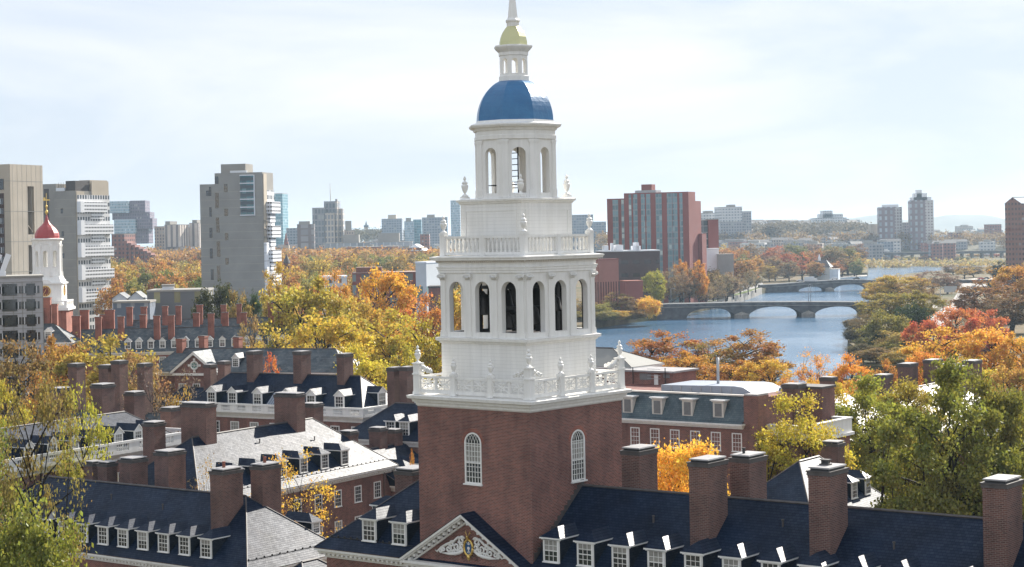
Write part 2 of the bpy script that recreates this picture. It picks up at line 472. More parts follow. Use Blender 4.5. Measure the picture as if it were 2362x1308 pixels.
def urn_mesh(s=1.0):
    b = MB()
    b.lathe([(0.32, 0), (0.32, 0.10), (0.24, 0.14), (0.10, 0.24), (0.09, 0.32), (0.19, 0.42), (0.27, 0.62), (0.33, 0.86), (0.34, 0.98), (0.24, 1.02), (0.20, 1.08), (0.30, 1.14), (0.28, 1.22), (0.14, 1.32), (0.08, 1.38), (0.08, 1.42), (0.15, 1.50), (0.15, 1.58), (0.08, 1.68), (0.02, 1.78)], 12, WHITE, sm=True)
    b.box(-0.33, 0.33, -0.33, 0.33, -0.16, 0.0, WHITE)
    b.v = [(x * s, y * s, z * s) for x, y, z in b.v]
    return mesh_of(b, 'urn')
URN = urn_mesh()
def baluster_profile(h):
    return [(0.075, 0), (0.075, 0.06 * h), (0.045, 0.1 * h), (0.05, 0.2 * h), (0.085, 0.38 * h), (0.08, 0.5 * h), (0.045, 0.72 * h), (0.04, 0.86 * h), (0.07, 0.92 * h), (0.07, h)]

# ------------------------------------------------------------------ the white bell tower
TH = 50.0
def frame_rot(th): return math.radians(th - 90.0)
TC = (0.331, 125.06)
tw = thing('bell_tower', 'tall white wooden bell tower with blue dome and gold cap on a red brick shaft', 'tower', (TC[0], TC[1], 3.0), frame_rot(TH))
Z0 = 3.0
def tz(z): return z - Z0
HW = 5.0
# brick shaft with recessed arched windows in the two faces in view
b = MB()
zb, zt = 0.0, tz(28.45)
wz0, wz1 = tz(23.36), tz(26.8)
hole = arch(0, wz0, wz1, 1.5, 14)
b.panel((0, -HW, 0), (1, 0, 0), (0, -1, 0), [(-HW, zb), (HW, zb), (HW, zt), (-HW, zt)], [hole], 0.5, BRICK)
b.panel((HW, 0, 0), (0, 1, 0), (1, 0, 0), [(-HW + 0.5, zb), (HW, zb), (HW, zt), (-HW + 0.5, zt)], [hole], 0.5, BRICK)
b.box(-HW, -HW + 0.5, -HW + 0.5, HW, zb, zt, BRICK); b.box(-HW + 0.5, HW - 0.5, HW - 0.5, HW, zb, zt, BRICK)
# rowlock arch of darker bricks
for fc in (0, 1):
    for i in range(22):
        t0 = math.pi * i / 22 + 0.012; t1 = math.pi * (i + 1) / 22 - 0.012; zc = wz1 - 0.75
        P = []
        for r, t in ((0.77, t0), (1.03, t0), (1.03, t1), (0.77, t1)):
            u = r * math.cos(t); z = zc + r * math.sin(t)
            P.append((u, -HW - 0.012, z) if fc == 0 else (HW + 0.012, u, z))
        b.poly(P, BRICKR)
b.build('brick_shaft', tw)
# arched windows
def arched_window(w_, h_):
    b = MB(); x = w_ / 2; zs = h_ - x
    ring_o = arch(0, 0, h_, w_, 14); ring_i = arch(0, 0.1, h_ - 0.11, w_ - 0.22, 14)
    b.panel((0, 0, 0), (1, 0, 0), (0, -1, 0), ring_o, [ring_i], 0.14, WHITE)
    b.box(-x - 0.08, x + 0.08, -0.12, 0.06, -0.1, 0.0, WHITE)
    ri = x - 0.11
    b.box(-ri, ri, -0.0, 0.09, zs * 0.52 - 0.035, zs * 0.52 + 0.035, WHITE)
    for i in range(1, 5):
        xx = -ri + 2 * ri * i / 5; b.box(xx - 0.016, xx + 0.016, 0.03, 0.09, 0.1, zs, WHITE)
    for j in range(1, 8):
        zz = 0.1 + (zs - 0.1) * j / 7.5
        b.box(-ri, ri, 0.032, 0.09, zz - 0.016, zz + 0.016, WHITE)
    b.box(-ri, ri, 0.03, 0.09, zs - 0.018, zs + 0.018, WHITE)
    # interlacing gothic bars in the head
    for i in range(1, 5):
        xx = -ri + 2 * ri * i / 5
        for sgn in (-1, 1):
            pts = []
            for q in range(7):
                t = q / 6 * 1.0
                u = xx + sgn * (ri * 1.1) * (1 - math.cos(t)); z = zs + ri * 1.1 * math.sin(t)
                if u * u + (z - zs) ** 2 < (ri + 0.02) ** 2: pts.append((u, 0.05, z))
            if len(pts) > 1: b.tube(pts, 0.016, WHITE, 4, False)
    g = [(u, 0.1, z) for u, z in ring_i]
    b.poly(g, GLASS)
    b.poly([(-ri, 0.095, zs * 0.52), (ri, 0.095, zs * 0.52), (ri, 0.095, zs), (-ri, 0.095, zs)], BLIND)
    return mesh_of(b, 'arched_window')
AW = arched_window(1.5, 3.44)
link('arched_window', AW, tw, (0, -HW - 0.03, wz0), 0.0)
link('arched_window', AW, tw, (HW + 0.03, 0, wz0), math.pi / 2)

def sq(name, prof, m=WHITE, n=4):
    b = MB(); b.lathe([(r, tz(z)) for r, z in prof], n, m, apo=True)
    return b.build(name, tw)
sq('cornice', [(5.0, 28.35), (5.08, 28.45), (5.1, 28.62), (5.25, 28.66), (5.3, 28.84), (5.5, 28.9), (5.55, 29.1), (5.45, 29.13), (4.9, 29.17)])
# lower balustrade: square posts, fret panels
def square_side(hw, k):
    """origin, along, outward for side k of a square"""
    return [((0, -hw), (1, 0), (0, -1)), ((hw, 0), (0, 1), (1, 0)), ((0, hw), (-1, 0), (0, 1)), ((-hw, 0), (0, -1), (-1, 0))][k]
HB = 4.95
zb0, zb1 = tz(29.17), tz(30.44)
for k in range(4):
    o, d, n = square_side(HB, k)
    b = MB()
    def strip(u0, u1, t0, t1, z0, z1, m=WHITE):
        P = []
        for u, t in ((u0, t0), (u1, t0), (u1, t1), (u0, t1)):
            P.append((o[0] + d[0] * u + n[0] * t, o[1] + d[1] * u + n[1] * t))
        b.mesh([(x, y, z0) for x, y in P] + [(x, y, z1) for x, y in P], [(0, 3, 2, 1), (4, 5, 6, 7), (0, 1, 5, 4), (1, 2, 6, 5), (2, 3, 7, 6), (3, 0, 4, 7)], m)
    posts = [-HB, -HB / 3, HB / 3, HB]
    for i in range(3):
        u0 = posts[i] + (0.26 if i == 0 else 0.2); u1 = posts[i + 1] - (0.26 if i == 2 else 0.2)
        strip(u0, u1, -0.09, 0.09, zb1 - 0.14, zb1, WHITE)
        strip(u0, u1, -0.07, 0.07, zb0 + 0.12, zb0 + 0.36, WHITE)
        mid = (u0 + u1) / 2
        strip(mid - 0.05, mid + 0.05, -0.05, 0.05, zb0 + 0.36, zb1 - 0.14)
        for a0, a1 in ((u0, mid - 0.05), (mid + 0.05, u1)):
            z0, z1 = zb0 + 0.36, zb1 - 0.14
            cx, cz = (a0 + a1) / 2, (z0 + z1) / 2
            def P(u, z): return (o[0] + d[0] * u, o[1] + d[1] * u, z)
            for pa, pb in (((a0, z0), (a1, z1)), ((a0, z1), (a1, z0)), ((cx, z0), (cx, z1)), ((a0, cz), (a1, cz))):
                b.tube([P(*pa), P(*pb)], 0.036, WHITE, 4, False)
            for pa, pb in (((cx - 0.27, cz - 0.2), (cx + 0.27, cz - 0.2)), ((cx - 0.27, cz + 0.2), (cx + 0.27, cz + 0.2)), ((cx - 0.27, cz - 0.2), (cx - 0.27, cz + 0.2)), ((cx + 0.27, cz - 0.2), (cx + 0.27, cz + 0.2))):
                b.tube([P(*pa), P(*pb)], 0.03, WHITE, 4, False)
            strip(a0, a0 + 0.05, -0.045, 0.045, z0, z1); strip(a1 - 0.05, a1, -0.045, 0.045, z0, z1)
    for u in posts[1:3]:
        strip(u - 0.2, u + 0.2, -0.16, 0.17, zb0, zb1 + 0.04); strip(u - 0.24, u + 0.24, -0.2, 0.21, zb1 + 0.04, zb1 + 0.13); strip(u - 0.23, u + 0.23, -0.19, 0.2, zb0, zb0 + 0.14)
    u = HB
    strip(u - 0.26, u + 0.24, -0.26, 0.24, zb0, zb1 + 0.06); strip(u - 0.31, u + 0.29, -0.31, 0.29, zb1 + 0.06, zb1 + 0.16); strip(u - 0.3, u + 0.28, -0.3, 0.28, zb0, zb0 + 0.16)
    b.build('fret_balustrade', tw)
    for u in posts[1:3]:
        link('urn', URN, tw, (o[0] + d[0] * u, o[1] + d[1] * u, zb1 + 0.22)).scale = (0.62, 0.62, 0.62)
    # corner pedestal with scrolls and a tall urn
    cx, cy = o[0] + d[0] * HB, o[1] + d[1] * HB
    b = MB()
    b.box(-0.24, 0.24, -0.24, 0.24, 0, 0.62, WHITE); b.box(-0.3, 0.3, -0.3, 0.3, 0.62, 0.72, WHITE)
    for (vx, vy) in ((-d[0], -d[1]), (-n[0], -n[1])):
        for rr, dist, zc in ((0.25, 0.5, 0.26), (0.17, 0.9, 0.18), (0.11, 1.2, 0.12)):
            pts = []
            for q in range(15):
                t = q / 14 * 2 * math.pi * 1.5
                r = rr * (1 - 0.75 * q / 14)
                pts.append((vx * (dist + r * math.cos(t)), vy * (dist + r * math.cos(t)), zc + r * math.sin(t)))
            b.tube(pts, 0.065, WHITE, 5)
        b.tube([(vx * 0.24, vy * 0.24, 0.55), (vx * 0.5, vy * 0.5, 0.46), (vx * 0.85, vy * 0.85, 0.16), (vx * 1.35, vy * 1.35, 0.04)], [0.09, 0.08, 0.07, 0.04], WHITE, 5)
    b.build('scroll_pedestal', tw, (cx - d[0] * 0.01, cy - d[1] * 0.01, zb1 + 0.16))
    link('urn', URN, tw, (cx, cy, zb1 + 0.84)).scale = (0.66, 0.66, 0.70)
# boarded base of the belfry
sq('boarded_base', [(3.78, 29.17), (3.78, 32.62), (3.86, 32.66), (3.92, 32.78), (4.06, 32.84), (4.09, 33.02), (3.8, 33.08)], BOARD)
DARKW = m_plain('dark_inner_panels', (0.035, 0.028, 0.023), 0.8, 0.2, 0, 0.3, 1.5)
# belfry: four walls with three arches each
b = MB(); t = 0.42; z0, z1 = tz(33.08), tz(37.5)
HBf = 3.77
for k in range(4):
    o, d, n = square_side(HBf, k)
    L = HBf if k % 2 == 0 else HBf - t
    holes = [arch(u, tz(33.42), tz(36.86), 1.28, 12) for u in (-2.34, 0, 2.34)]
    b.panel((o[0], o[1], 0), (d[0], d[1], 0), (n[0], n[1], 0), [(-L, z0), (L, z0), (L, z1), (-L, z1)], holes, t, WHITE)
b.box(-HBf + t, HBf - t, -HBf + t, HBf - t, z1 - 0.25, z1, WHITE)
b.box(-HBf + t, HBf - t, -HBf + t, HBf - t, z0, z0 + 0.12, CAPM)
b.build('belfry', tw)
# dark panels added inside the belfry so its arches read dark
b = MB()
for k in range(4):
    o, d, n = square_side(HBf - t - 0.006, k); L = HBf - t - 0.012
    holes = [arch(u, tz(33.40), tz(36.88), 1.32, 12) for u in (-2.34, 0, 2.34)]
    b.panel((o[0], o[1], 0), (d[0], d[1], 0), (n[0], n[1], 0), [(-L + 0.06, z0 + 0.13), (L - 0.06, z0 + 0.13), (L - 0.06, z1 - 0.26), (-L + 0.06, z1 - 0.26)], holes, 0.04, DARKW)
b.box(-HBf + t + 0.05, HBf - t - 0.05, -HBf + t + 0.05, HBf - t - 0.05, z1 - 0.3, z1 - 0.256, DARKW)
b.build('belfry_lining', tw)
# pilasters with leafy capitals
pb = MB()
pb.box(-0.26, 0.26, -0.13, 0, 0.0, 0.28, WHITE); pb.box(-0.23, 0.23, -0.12, 0, 0.28, 0.4, WHITE)
pb.box(-0.19, 0.19, -0.09, 0, 0.4, 3.86, WHITE)
pb.box(-0.21, 0.21, -0.11, 0, 3.8, 3.87, WHITE)
pb.box(-0.2, 0.2, -0.1, 0, 3.87, 4.24, WHITE, -0.08, -0.06)
for i in range(5):
    x = -0.2 + 0.1 * i
    pb.tube([(x * 0.9, -0.1, 3.88), (x, -0.13, 4.0), (x * 1.4, -0.25, 4.1), (x * 1.45, -0.27, 4.03)], [0.04, 0.05, 0.045, 0.02], WHITE, 4)
for i in (-1, 1):
    pb.tube([(i * 0.06, -0.1, 4.05), (i * 0.2, -0.15, 4.16), (i * 0.33, -0.24, 4.19), (i * 0.33, -0.26, 4.1), (i * 0.26, -0.24, 4.1)], 0.05, WHITE, 5)
pb.box(-0.3, 0.3, -0.2, 0, 4.24, 4.32, WHITE)
PIL = mesh_of(pb, 'pilaster')
for k in range(4):
    o, d, n = square_side(HBf, k)
    for u in (-3.5, -1.17, 1.17, 3.5):
        link('pilaster', PIL, tw, (o[0] + d[0] * u, o[1] + d[1] * u, z0), math.atan2(d[1], d[0]))
sq('entablature', [(3.8, 37.42), (3.87, 37.46), (3.87, 37.62), (3.92, 37.64), (3.92, 37.78), (3.97, 37.8), (3.97, 37.86), (3.86, 37.88), (3.86, 38.14), (3.95, 38.16), (3.95, 38.28), (4.22, 38.30), (4.24, 38.40), (4.3, 38.46), (4.3, 38.54), (3.7, 38.62)])
b = MB()
for k in range(4):
    o, d, n = square_side(3.95, k)
    for i in range(44):
        u = -3.95 + 0.09 + i * 0.1795
        P = [(o[0] + d[0] * (u + q) + n[0] * r, o[1] + d[1] * (u + q) + n[1] * r) for q, r in ((-0.05, 0.0), (0.05, 0.0), (0.05, 0.12), (-0.05, 0.12))]
        b.mesh([(x, y, tz(38.17)) for x, y in P] + [(x, y, tz(38.285)) for x, y in P], [(0, 3, 2, 1), (4, 5, 6, 7), (0, 1, 5, 4), (1, 2, 6, 5), (2, 3, 7, 6), (3, 0, 4, 7)], CREAM)
b.build('dentils', tw)
# upper balustrade with turned balusters
HU = 3.58; zu0, zu1 = tz(38.6), tz(39.94)
for k in range(4):
    o, d, n = square_side(HU, k); b = MB()
    def strip(u0, u1, t0, t1, z0, z1, m=WHITE):
        P = [(o[0] + d[0] * u + n[0] * q, o[1] + d[1] * u + n[1] * q) for u, q in ((u0, t0), (u1, t0), (u1, t1), (u0, t1))]
        b.mesh([(x, y, z0) for x, y in P] + [(x, y, z1) for x, y in P], [(0, 3, 2, 1), (4, 5, 6, 7), (0, 1, 5, 4), (1, 2, 6, 5), (2, 3, 7, 6), (3, 0, 4, 7)], m)
    for u0, u1 in ((-HU + 0.2, -0.2), (0.2, HU - 0.2)):
        strip(u0, u1, -0.12, 0.12, zu1 - 0.16, zu1); strip(u0, u1, -0.11, 0.11, zu0 + 0.06, zu0 + 0.24)
        strip(u0 - 0.0, u0 + 0.1, -0.1, 0.1, zu0 + 0.24, zu1 - 0.16); strip(u1 - 0.1, u1, -0.1, 0.1, zu0 + 0.24, zu1 - 0.16)
        for i in range(8):
            u = u0 + 0.3 + (u1 - u0 - 0.6) * i / 7
            hh = zu1 - 0.16 - zu0 - 0.24
            b.lathe([(r * 1.25, zu0 + 0.24 + z) for r, z in baluster_profile(hh)], 8, WHITE, o[0] + d[0] * u, o[1] + d[1] * u, sm=True)
    strip(-0.2, 0.2, -0.17, 0.17, zu0, zu1 + 0.03)
    strip(HU - 0.2, HU + 0.2, -0.2, 0.2, zu0, zu1 + 0.05); strip(HU - 0.23, HU + 0.23, -0.23, 0.23, zu1 + 0.05, zu1 + 0.12)
    b.build('baluster_railing', tw)
    link('urn', URN, tw, (o[0] + d[0] * HU, o[1] + d[1] * HU, zu1 + 0.24)).scale = (0.68, 0.68, 0.68)
# square block under the lantern
sq('lantern_base', [(2.73, 38.6), (2.73, 42.1), (2.8, 42.14), (2.84, 42.26), (2.94, 42.3), (2.96, 42.42), (2.7, 42.5)], BOARD)
b = MB()
for k in range(4):
    o, d, n = square_side(2.73, k)
    for u0, u1, a0, a1 in ((-2.3, 2.3, 41.62, 41.7), (-2.3, -2.22, 39.2, 41.62), (2.22, 2.3, 39.2, 41.62)):
        P = [(o[0] + d[0] * u + n[0] * q, o[1] + d[1] * u + n[1] * q) for u, q in ((u0, 0.0), (u1, 0.0), (u1, 0.035), (u0, 0.035))]
        b.mesh([(x, y, tz(a0)) for x, y in P] + [(x, y, tz(a1)) for x, y in P], [(0, 3, 2, 1), (4, 5, 6, 7), (0, 1, 5, 4), (1, 2, 6, 5), (2, 3, 7, 6), (3, 0, 4, 7)], WHITE)
b.build('panel_moulding', tw)
for sx, sy in ((1, -1), (1, 1), (-1, 1), (-1, -1)):
    link('urn', URN, tw, (sx * 2.5, sy * 2.5, tz(42.66))).scale = (0.72, 0.72, 0.80)
# octagonal lantern
def octagon_stage(name, ap, za, zb_, oz0, oz1, ow, th):
    b = MB(); half = ap * math.tan(math.pi / 8)
    for k in range(8):
        t = math.pi / 4 * k - math.pi / 2
        n = (math.cos(t), math.sin(t)); d = (-n[1], n[0])
        b.panel((n[0] * ap, n[1] * ap, 0), (d[0], d[1], 0), (n[0], n[1], 0), [(-half, tz(za)), (half, tz(za)), (half, tz(zb_)), (-half, tz(zb_))], [arch(0, tz(oz0), tz(oz1), ow, 10)], th, WHITE)
    return b
AP = 2.62
b = octagon_stage('lantern', AP, 42.5, 46.6, 42.82, 45.92, 0.96, 0.3)
b.lathe([(AP - 0.3, tz(42.5)), (AP - 0.3, tz(42.62))], 8, CAPM, apo=True)
b.build('lantern', tw)
b = MB(); R8 = AP / math.cos(math.pi / 8)
for k in range(8):
    t = math.pi / 4 * k + math.pi / 8
    for s0, s1, a0, a1 in ((0.44, 0.3, 42.5, 43.05), (0.36, 0.2, 43.05, 46.2), (0.42, 0.26, 46.2, 46.3), (0.46, 0.3, 46.3, 46.45)):
        # pilaster folded round the corner
        c, q = math.cos(t), math.sin(t)
        e1 = (math.cos(t + math.pi / 2 + math.pi / 8), math.sin(t + math.pi / 2 + math.pi / 8)); e2 = (math.cos(t - math.pi / 2 - math.pi / 8), math.sin(t - math.pi / 2 - math.pi / 8))
        out = s1 * 0.45
        P0 = (R8 * c + out * c, R8 * q + out * q)
        A = (P0[0] + e1[0] * s0, P0[1] + e1[1] * s0); B_ = (P0[0] + e2[0] * s0, P0[1] + e2[1] * s0)
        A2 = (A[0] - c * 0.4, A[1] - q * 0.4); B2 = (B_[0] - c * 0.4, B_[1] - q * 0.4)
        V5 = [A, A2, B2, B_, P0]
        b.mesh([(x, y, tz(a0)) for x, y in V5] + [(x, y, tz(a1)) for x, y in V5], [(4, 3, 2, 1, 0), (5, 6, 7, 8, 9)] + [(i, (i + 1) % 5, 5 + (i + 1) % 5, 5 + i) for i in range(5)], WHITE)
b.build('corner_pilasters', tw)
b = MB(); b.lathe([(r, tz(z)) for r, z in [(2.66, 46.45), (2.74, 46.5), (2.74, 46.75), (2.68, 46.78), (2.68, 47.08), (2.78, 47.12), (2.84, 47.26), (3.02, 47.32), (3.1, 47.44), (3.1, 47.52), (2.65, 47.66), (2.62, 47.8)]], 8, WHITE, apo=True); b.build('lantern_cornice', tw)
# light steel ladder and rail inside the lantern
b = MB()
for x in (-0.35, 0.35): b.tube([(x + 0.3, -0.5, tz(42.6)), (x + 0.3, -0.5, tz(46.3))], 0.05, DARK, 5)
for i in range(9): b.tube([(-0.05, -0.5, tz(42.8 + 0.4 * i)), (0.65, -0.5, tz(42.8 + 0.4 * i))], 0.03, DARK, 4)
b.tube([(-1.2, -1.2, tz(43.4)), (1.4, -1.4, tz(43.4))], 0.04, DARK, 4); b.tube([(-1.4, 1.2, tz(43.4)), (-1.4, -1.4, tz(43.4))], 0.04, DARK, 4)
b.build('ladder', tw)
# blue dome, eight gores
prof = []
for i in range(13):
    t = i / 12 * math.radians(76)
    prof.append((0.30 + 2.27 * math.cos(t), 47.8 + 2.92 * math.sin(t)))
BLUE, _nt, _b = base('blue_dome_paint', 0.33, 0.6)
_tc = _nt.nodes.new('ShaderNodeTexCoord')
_f = noise(_nt, _tc.outputs['Object'], 1.2, 5)
_nt.links.new(ramp(_nt, _f, [(0.3, (0.018, 0.125, 0.29)), (0.7, (0.03, 0.165, 0.35))]), _b.inputs['Base Color'])
bump(_nt, _b, noise(_nt, _tc.outputs['Object'], 3.5, 5, 0.6), 0.45, 0.06)
b = MB(); b.lathe([(r, tz(z)) for r, z in prof], 8, BLUE, apo=True); b.build('dome', tw)
# small upper lantern
b = octagon_stage('cupola', 0.93, 50.95, 52.4, 51.08, 52.12, 0.42, 0.14)
b.lathe([(r, tz(z)) for r, z in [(1.0, 50.5), (1.0, 50.9), (0.93, 50.95)]], 8, WHITE, apo=True)
b.build('cupola', tw)
b = MB(); b.lathe([(r, tz(z)) for r, z in [(0.93, 52.3), (0.99, 52.34), (0.99, 52.56), (1.05, 52.62), (1.2, 52.78), (1.28, 52.9), (1.28, 53.0), (0.95, 53.06)]], 8, WHITE, apo=True); b.build('cupola_cornice', tw)
GILT, _nt, _b = base('gilded_copper', 0.32, 0.5, 0.75)
_b.inputs['Base Color'].default_value = (0.56, 0.54, 0.30, 1)
b = MB(); b.lathe([(r, tz(z)) for r, z in [(0.94, 53.06), (0.93, 53.3), (0.86, 53.62), (0.72, 53.95), (0.55, 54.2), (0.42, 54.36)]], 8, GILT, apo=True); b.build('gilded_cap', tw)
b = MB(); b.lathe([(r, tz(z)) for r, z in [(0.40, 54.34), (0.42, 54.62), (0.47, 54.68), (0.49, 54.78), (0.36, 54.9), (0.33, 55.0), (0.21, 56.2), (0.1, 58.4), (0.02, 60.0)]], 8, WHITE, apo=True); b.build('spire', tw)
# bells and their dark frame inside the belfry
bt = MB()
for x, y in ((-1.9, -1.9), (1.9, -1.9), (1.9, 1.9), (-1.9, 1.9), (0, -2.2), (2.2, 0), (-2.2, 0), (0, 2.2)):
    bt.box(x - 0.16, x + 0.16, y - 0.16, y + 0.16, tz(33.2), tz(37.2), DARK)
for z in (34.9, 36.3):
    bt.box(-2.1, 2.1, -2.02, -1.78, tz(z), tz(z + 0.22), DARK); bt.box(-2.1, 2.1, 1.78, 2.02, tz(z), tz(z + 0.22), DARK)
    bt.box(-2.02, -1.78, -1.7, 1.7, tz(z + 0.01), tz(z + 0.21), DARK); bt.box(1.78, 2.02, -1.7, 1.7, tz(z + 0.01), tz(z + 0.21), DARK)
bt.build('bell_frame', tw)
BRONZE = m_plain('dark_bronze', (0.05, 0.045, 0.04), 0.4, 0.5, 0.6, 0.3, 1.5)
bm_ = MB(); bm_.lathe([(1.0, 0), (0.96, 0.12), (0.72, 0.55), (0.6, 1.1), (0.52, 1.5), (0.2, 1.72), (0.1, 1.9)], 18, BRONZE, sm=True)
BELL = mesh_of(bm_, 'bell')
for x, y, z, s_ in ((-1.2, -2.3, 34.55, 0.85), (-1.05, -0.4, 34.5, 1.05), (2.3, -1.2, 33.9, 0.7), (0.9, 0.9, 34.2, 1.2), (1.1, -2.4, 33.7, 0.55), (2.4, 1.1, 34.7, 0.6)):
    link('bell', BELL, tw, (x, y, tz(z))).scale = (s_, s_, s_)

# ------------------------------------------------------------------ brick houses
GZ = 3.0
class Fr:
    """local frame of a building: a along, b away from the camera"""
    def __init__(s, x0, y0, th):
        s.o = (x0, y0); t = math.radians(th); s.th = th
        s.U = (math.sin(t), -math.cos(t)); s.V = (math.cos(t), math.sin(t))
    def ab(s, p):
        dx, dy = p[0] - s.o[0], p[1] - s.o[1]
        return (dx * s.U[0] + dy * s.U[1], dx * s.V[0] + dy * s.V[1])
    def onb(s, px, py, b):
        r = ray(px, py); V = s.V
        Y = (b + s.o[0] * V[0] + s.o[1] * V[1]) / (r[0] * V[0] + V[1]); p = (r[0] * Y, Y)
        return s.ab(p)[0], CZ + r[1] * Y
    def ona(s, px, py, a):
        r = ray(px, py); U = s.U
        Y = (a + s.o[0] * U[0] + s.o[1] * U[1]) / (r[0] * U[0] + U[1]); p = (r[0] * Y, Y)
        return s.ab(p)[1], CZ + r[1] * Y
    def root(s, name, label, cat, group=None):
        return thing(name, label, cat, (s.o[0], s.o[1], GZ), frame_rot(s.th), group)
def frame_at(px, py, Y, th):
    p = at(px, py, Y); return Fr(p.x, p.y, th)
ZL = lambda z: z - GZ

def ring_box(b, a0, a1, b0, b1, z0, z1, t, m):
    """rectangular band of thickness t, outer edge given"""
    b.box(a0, a1, b0, b0 + t, z0, z1, m); b.box(a0, a1, b1 - t, b1, z0, z1, m)
    b.box(a0, a0 + t, b0 + t, b1 - t, z0, z1, m); b.box(a1 - t, a1, b0 + t, b1 - t, z0, z1, m)
def house_shell(root, eave, ze, r0, r1, zr, axis='a', ov=0.65, wall=None, roof=None, trim=None, dent=(), wallz=0.0):
    """walls, cornice and hipped or gabled roof. r0, r1: ridge ends (a, b). eave: a0, a1, b0, b1"""
    wall = wall or BRICK; roof = roof or SLATE; trim = trim or WHITE
    a0, a1, b0, b1 = eave; z = ZL(ze)
    w_ = MB(); w_.box(a0 + ov, a1 - ov, b0 + ov, b1 - ov, wallz, z - 0.05, wall); w_.build('wall', root)
    c = MB()
    ring_box(c, a0 + 0.02, a1 - 0.02, b0 + 0.02, b1 - 0.02, z - 0.2, z - 0.045, ov + 0.1, trim)
    ring_box(c, a0 + 0.2, a1 - 0.2, b0 + 0.2, b1 - 0.2, z - 0.36, z - 0.2, ov - 0.1, trim)
    ring_box(c, a0 + ov - 0.08, a1 - ov + 0.08, b0 + ov - 0.08, b1 - ov + 0.08, z - 0.72, z - 0.36, 0.2, trim)
    for side in dent:
        if side == 'f':
            n = int((a1 - a0) / 0.42)
            for i in range(n):
                x = a0 + 0.3 + i * 0.42; c.box(x, x + 0.2, b0 + 0.22, b0 + ov - 0.08, z - 0.5, z - 0.362, trim)
        if side == 'r':
            n = int((b1 - b0) / 0.42)
            for i in range(n):
                y = b0 + 0.3 + i * 0.42; c.box(a1 - ov + 0.08, a1 - 0.22, y, y + 0.2, z - 0.5, z - 0.362, trim)
    c.build('cornice', root)
    r = MB(); zr = ZL(zr)
    E = [(a0, b0, z), (a1, b0, z), (a1, b1, z), (a0, b1, z)]
    R0 = (r0[0], r0[1], zr); R1 = (r1[0], r1[1], zr)
    if axis == 'a':
        r.poly([E[0], E[1], R1, R0], roof); r.poly([E[2], E[3], R0, R1], roof); r.poly([E[3], E[0], R0], roof); r.poly([E[1], E[2], R1], roof)
    else:
        r.poly([E[1], E[2], R1, R0], roof); r.poly([E[3], E[0], R0, R1], roof); r.poly([E[0], E[1], R0], roof); r.poly([E[2], E[3], R1], roof)
    for i in range(4):
        p, q = E[i], E[(i + 1) % 4]
        r.poly([(p[0], p[1], z - 0.045), (q[0], q[1], z - 0.045), q, p], COPPER)
    r.poly([(p[0], p[1], z - 0.045) for p in E[::-1]], trim)
    # ridge cap and hip caps
    r.tube([R0, R1], 0.11, CAPM, 5, False)
    for e in E:
        rr = R0 if (Vector(e) - Vector(R0)).length < (Vector(e) - Vector(R1)).length else R1
        r.tube([rr, e], [0.07, 0.05], CAPM, 4, False)
    return r.build('roof', root)
_C = {}
def chimney(root, a0, a1, b0, b1, zb, zt, m=None, style=0, name='chimney'):
    m = m or BRICKD
    key = (round(a1 - a0, 1), round(b1 - b0, 1), round(zt - zb, 1), m.name, style)
    if key not in _C:
        b = MB(); x, y, h = key[0] / 2, key[1] / 2, key[2]
        if style == 0:
            b.box(-x, x, -y, y, 0, h - 0.66, m)
            b.box(-x - 0.03, x + 0.03, -y - 0.03, y + 0.03, h - 0.66, h - 0.5, m)
            b.box(-x - 0.08, x + 0.08, -y - 0.08, y + 0.08, h - 0.5, h - 0.3, CAPM, 0.02, 0.02)
            b.box(-x - 0.11, x + 0.11, -y - 0.11, y + 0.11, h - 0.3, h - 0.22, CAPM)
            b.box(-x + 0.1, x - 0.1, -y + 0.1, y - 0.1, h - 0.22, h - 0.08, DARK)
            b.box(-x - 0.0, x + 0.0, -y - 0.0, y + 0.0, h - 0.08, h, SLAB, 0.03, 0.03)
        elif style == 1:
            b.box(-x, x, -y, y, 0, h - 0.5, m)
            for i in range(4):
                q = 0.05 + 0.035 * (i % 2); b.box(-x - q, x + q, -y - q, y + q, h - 0.5 + i * 0.11, h - 0.4 + i * 0.11 + 0.008, CAPM)
            b.box(-x + 0.1, x - 0.1, -y + 0.1, y - 0.1, h - 0.06, h, SLAB)
        else:
            b.box(-x, x, -y, y, 0, h - 0.35, m)
            b.box(-x - 0.09, x + 0.09, -y - 0.09, y + 0.09, h - 0.35, h - 0.1, m)
            b.box(-x - 0.04, x + 0.04, -y - 0.04, y + 0.04, h - 0.1, h, CAPM)
        _C[key] = mesh_of(b, 'chimney')
    return link(name, _C[key], root, ((a0 + a1) / 2, (b0 + b1) / 2, ZL(zb)))
_D = {}
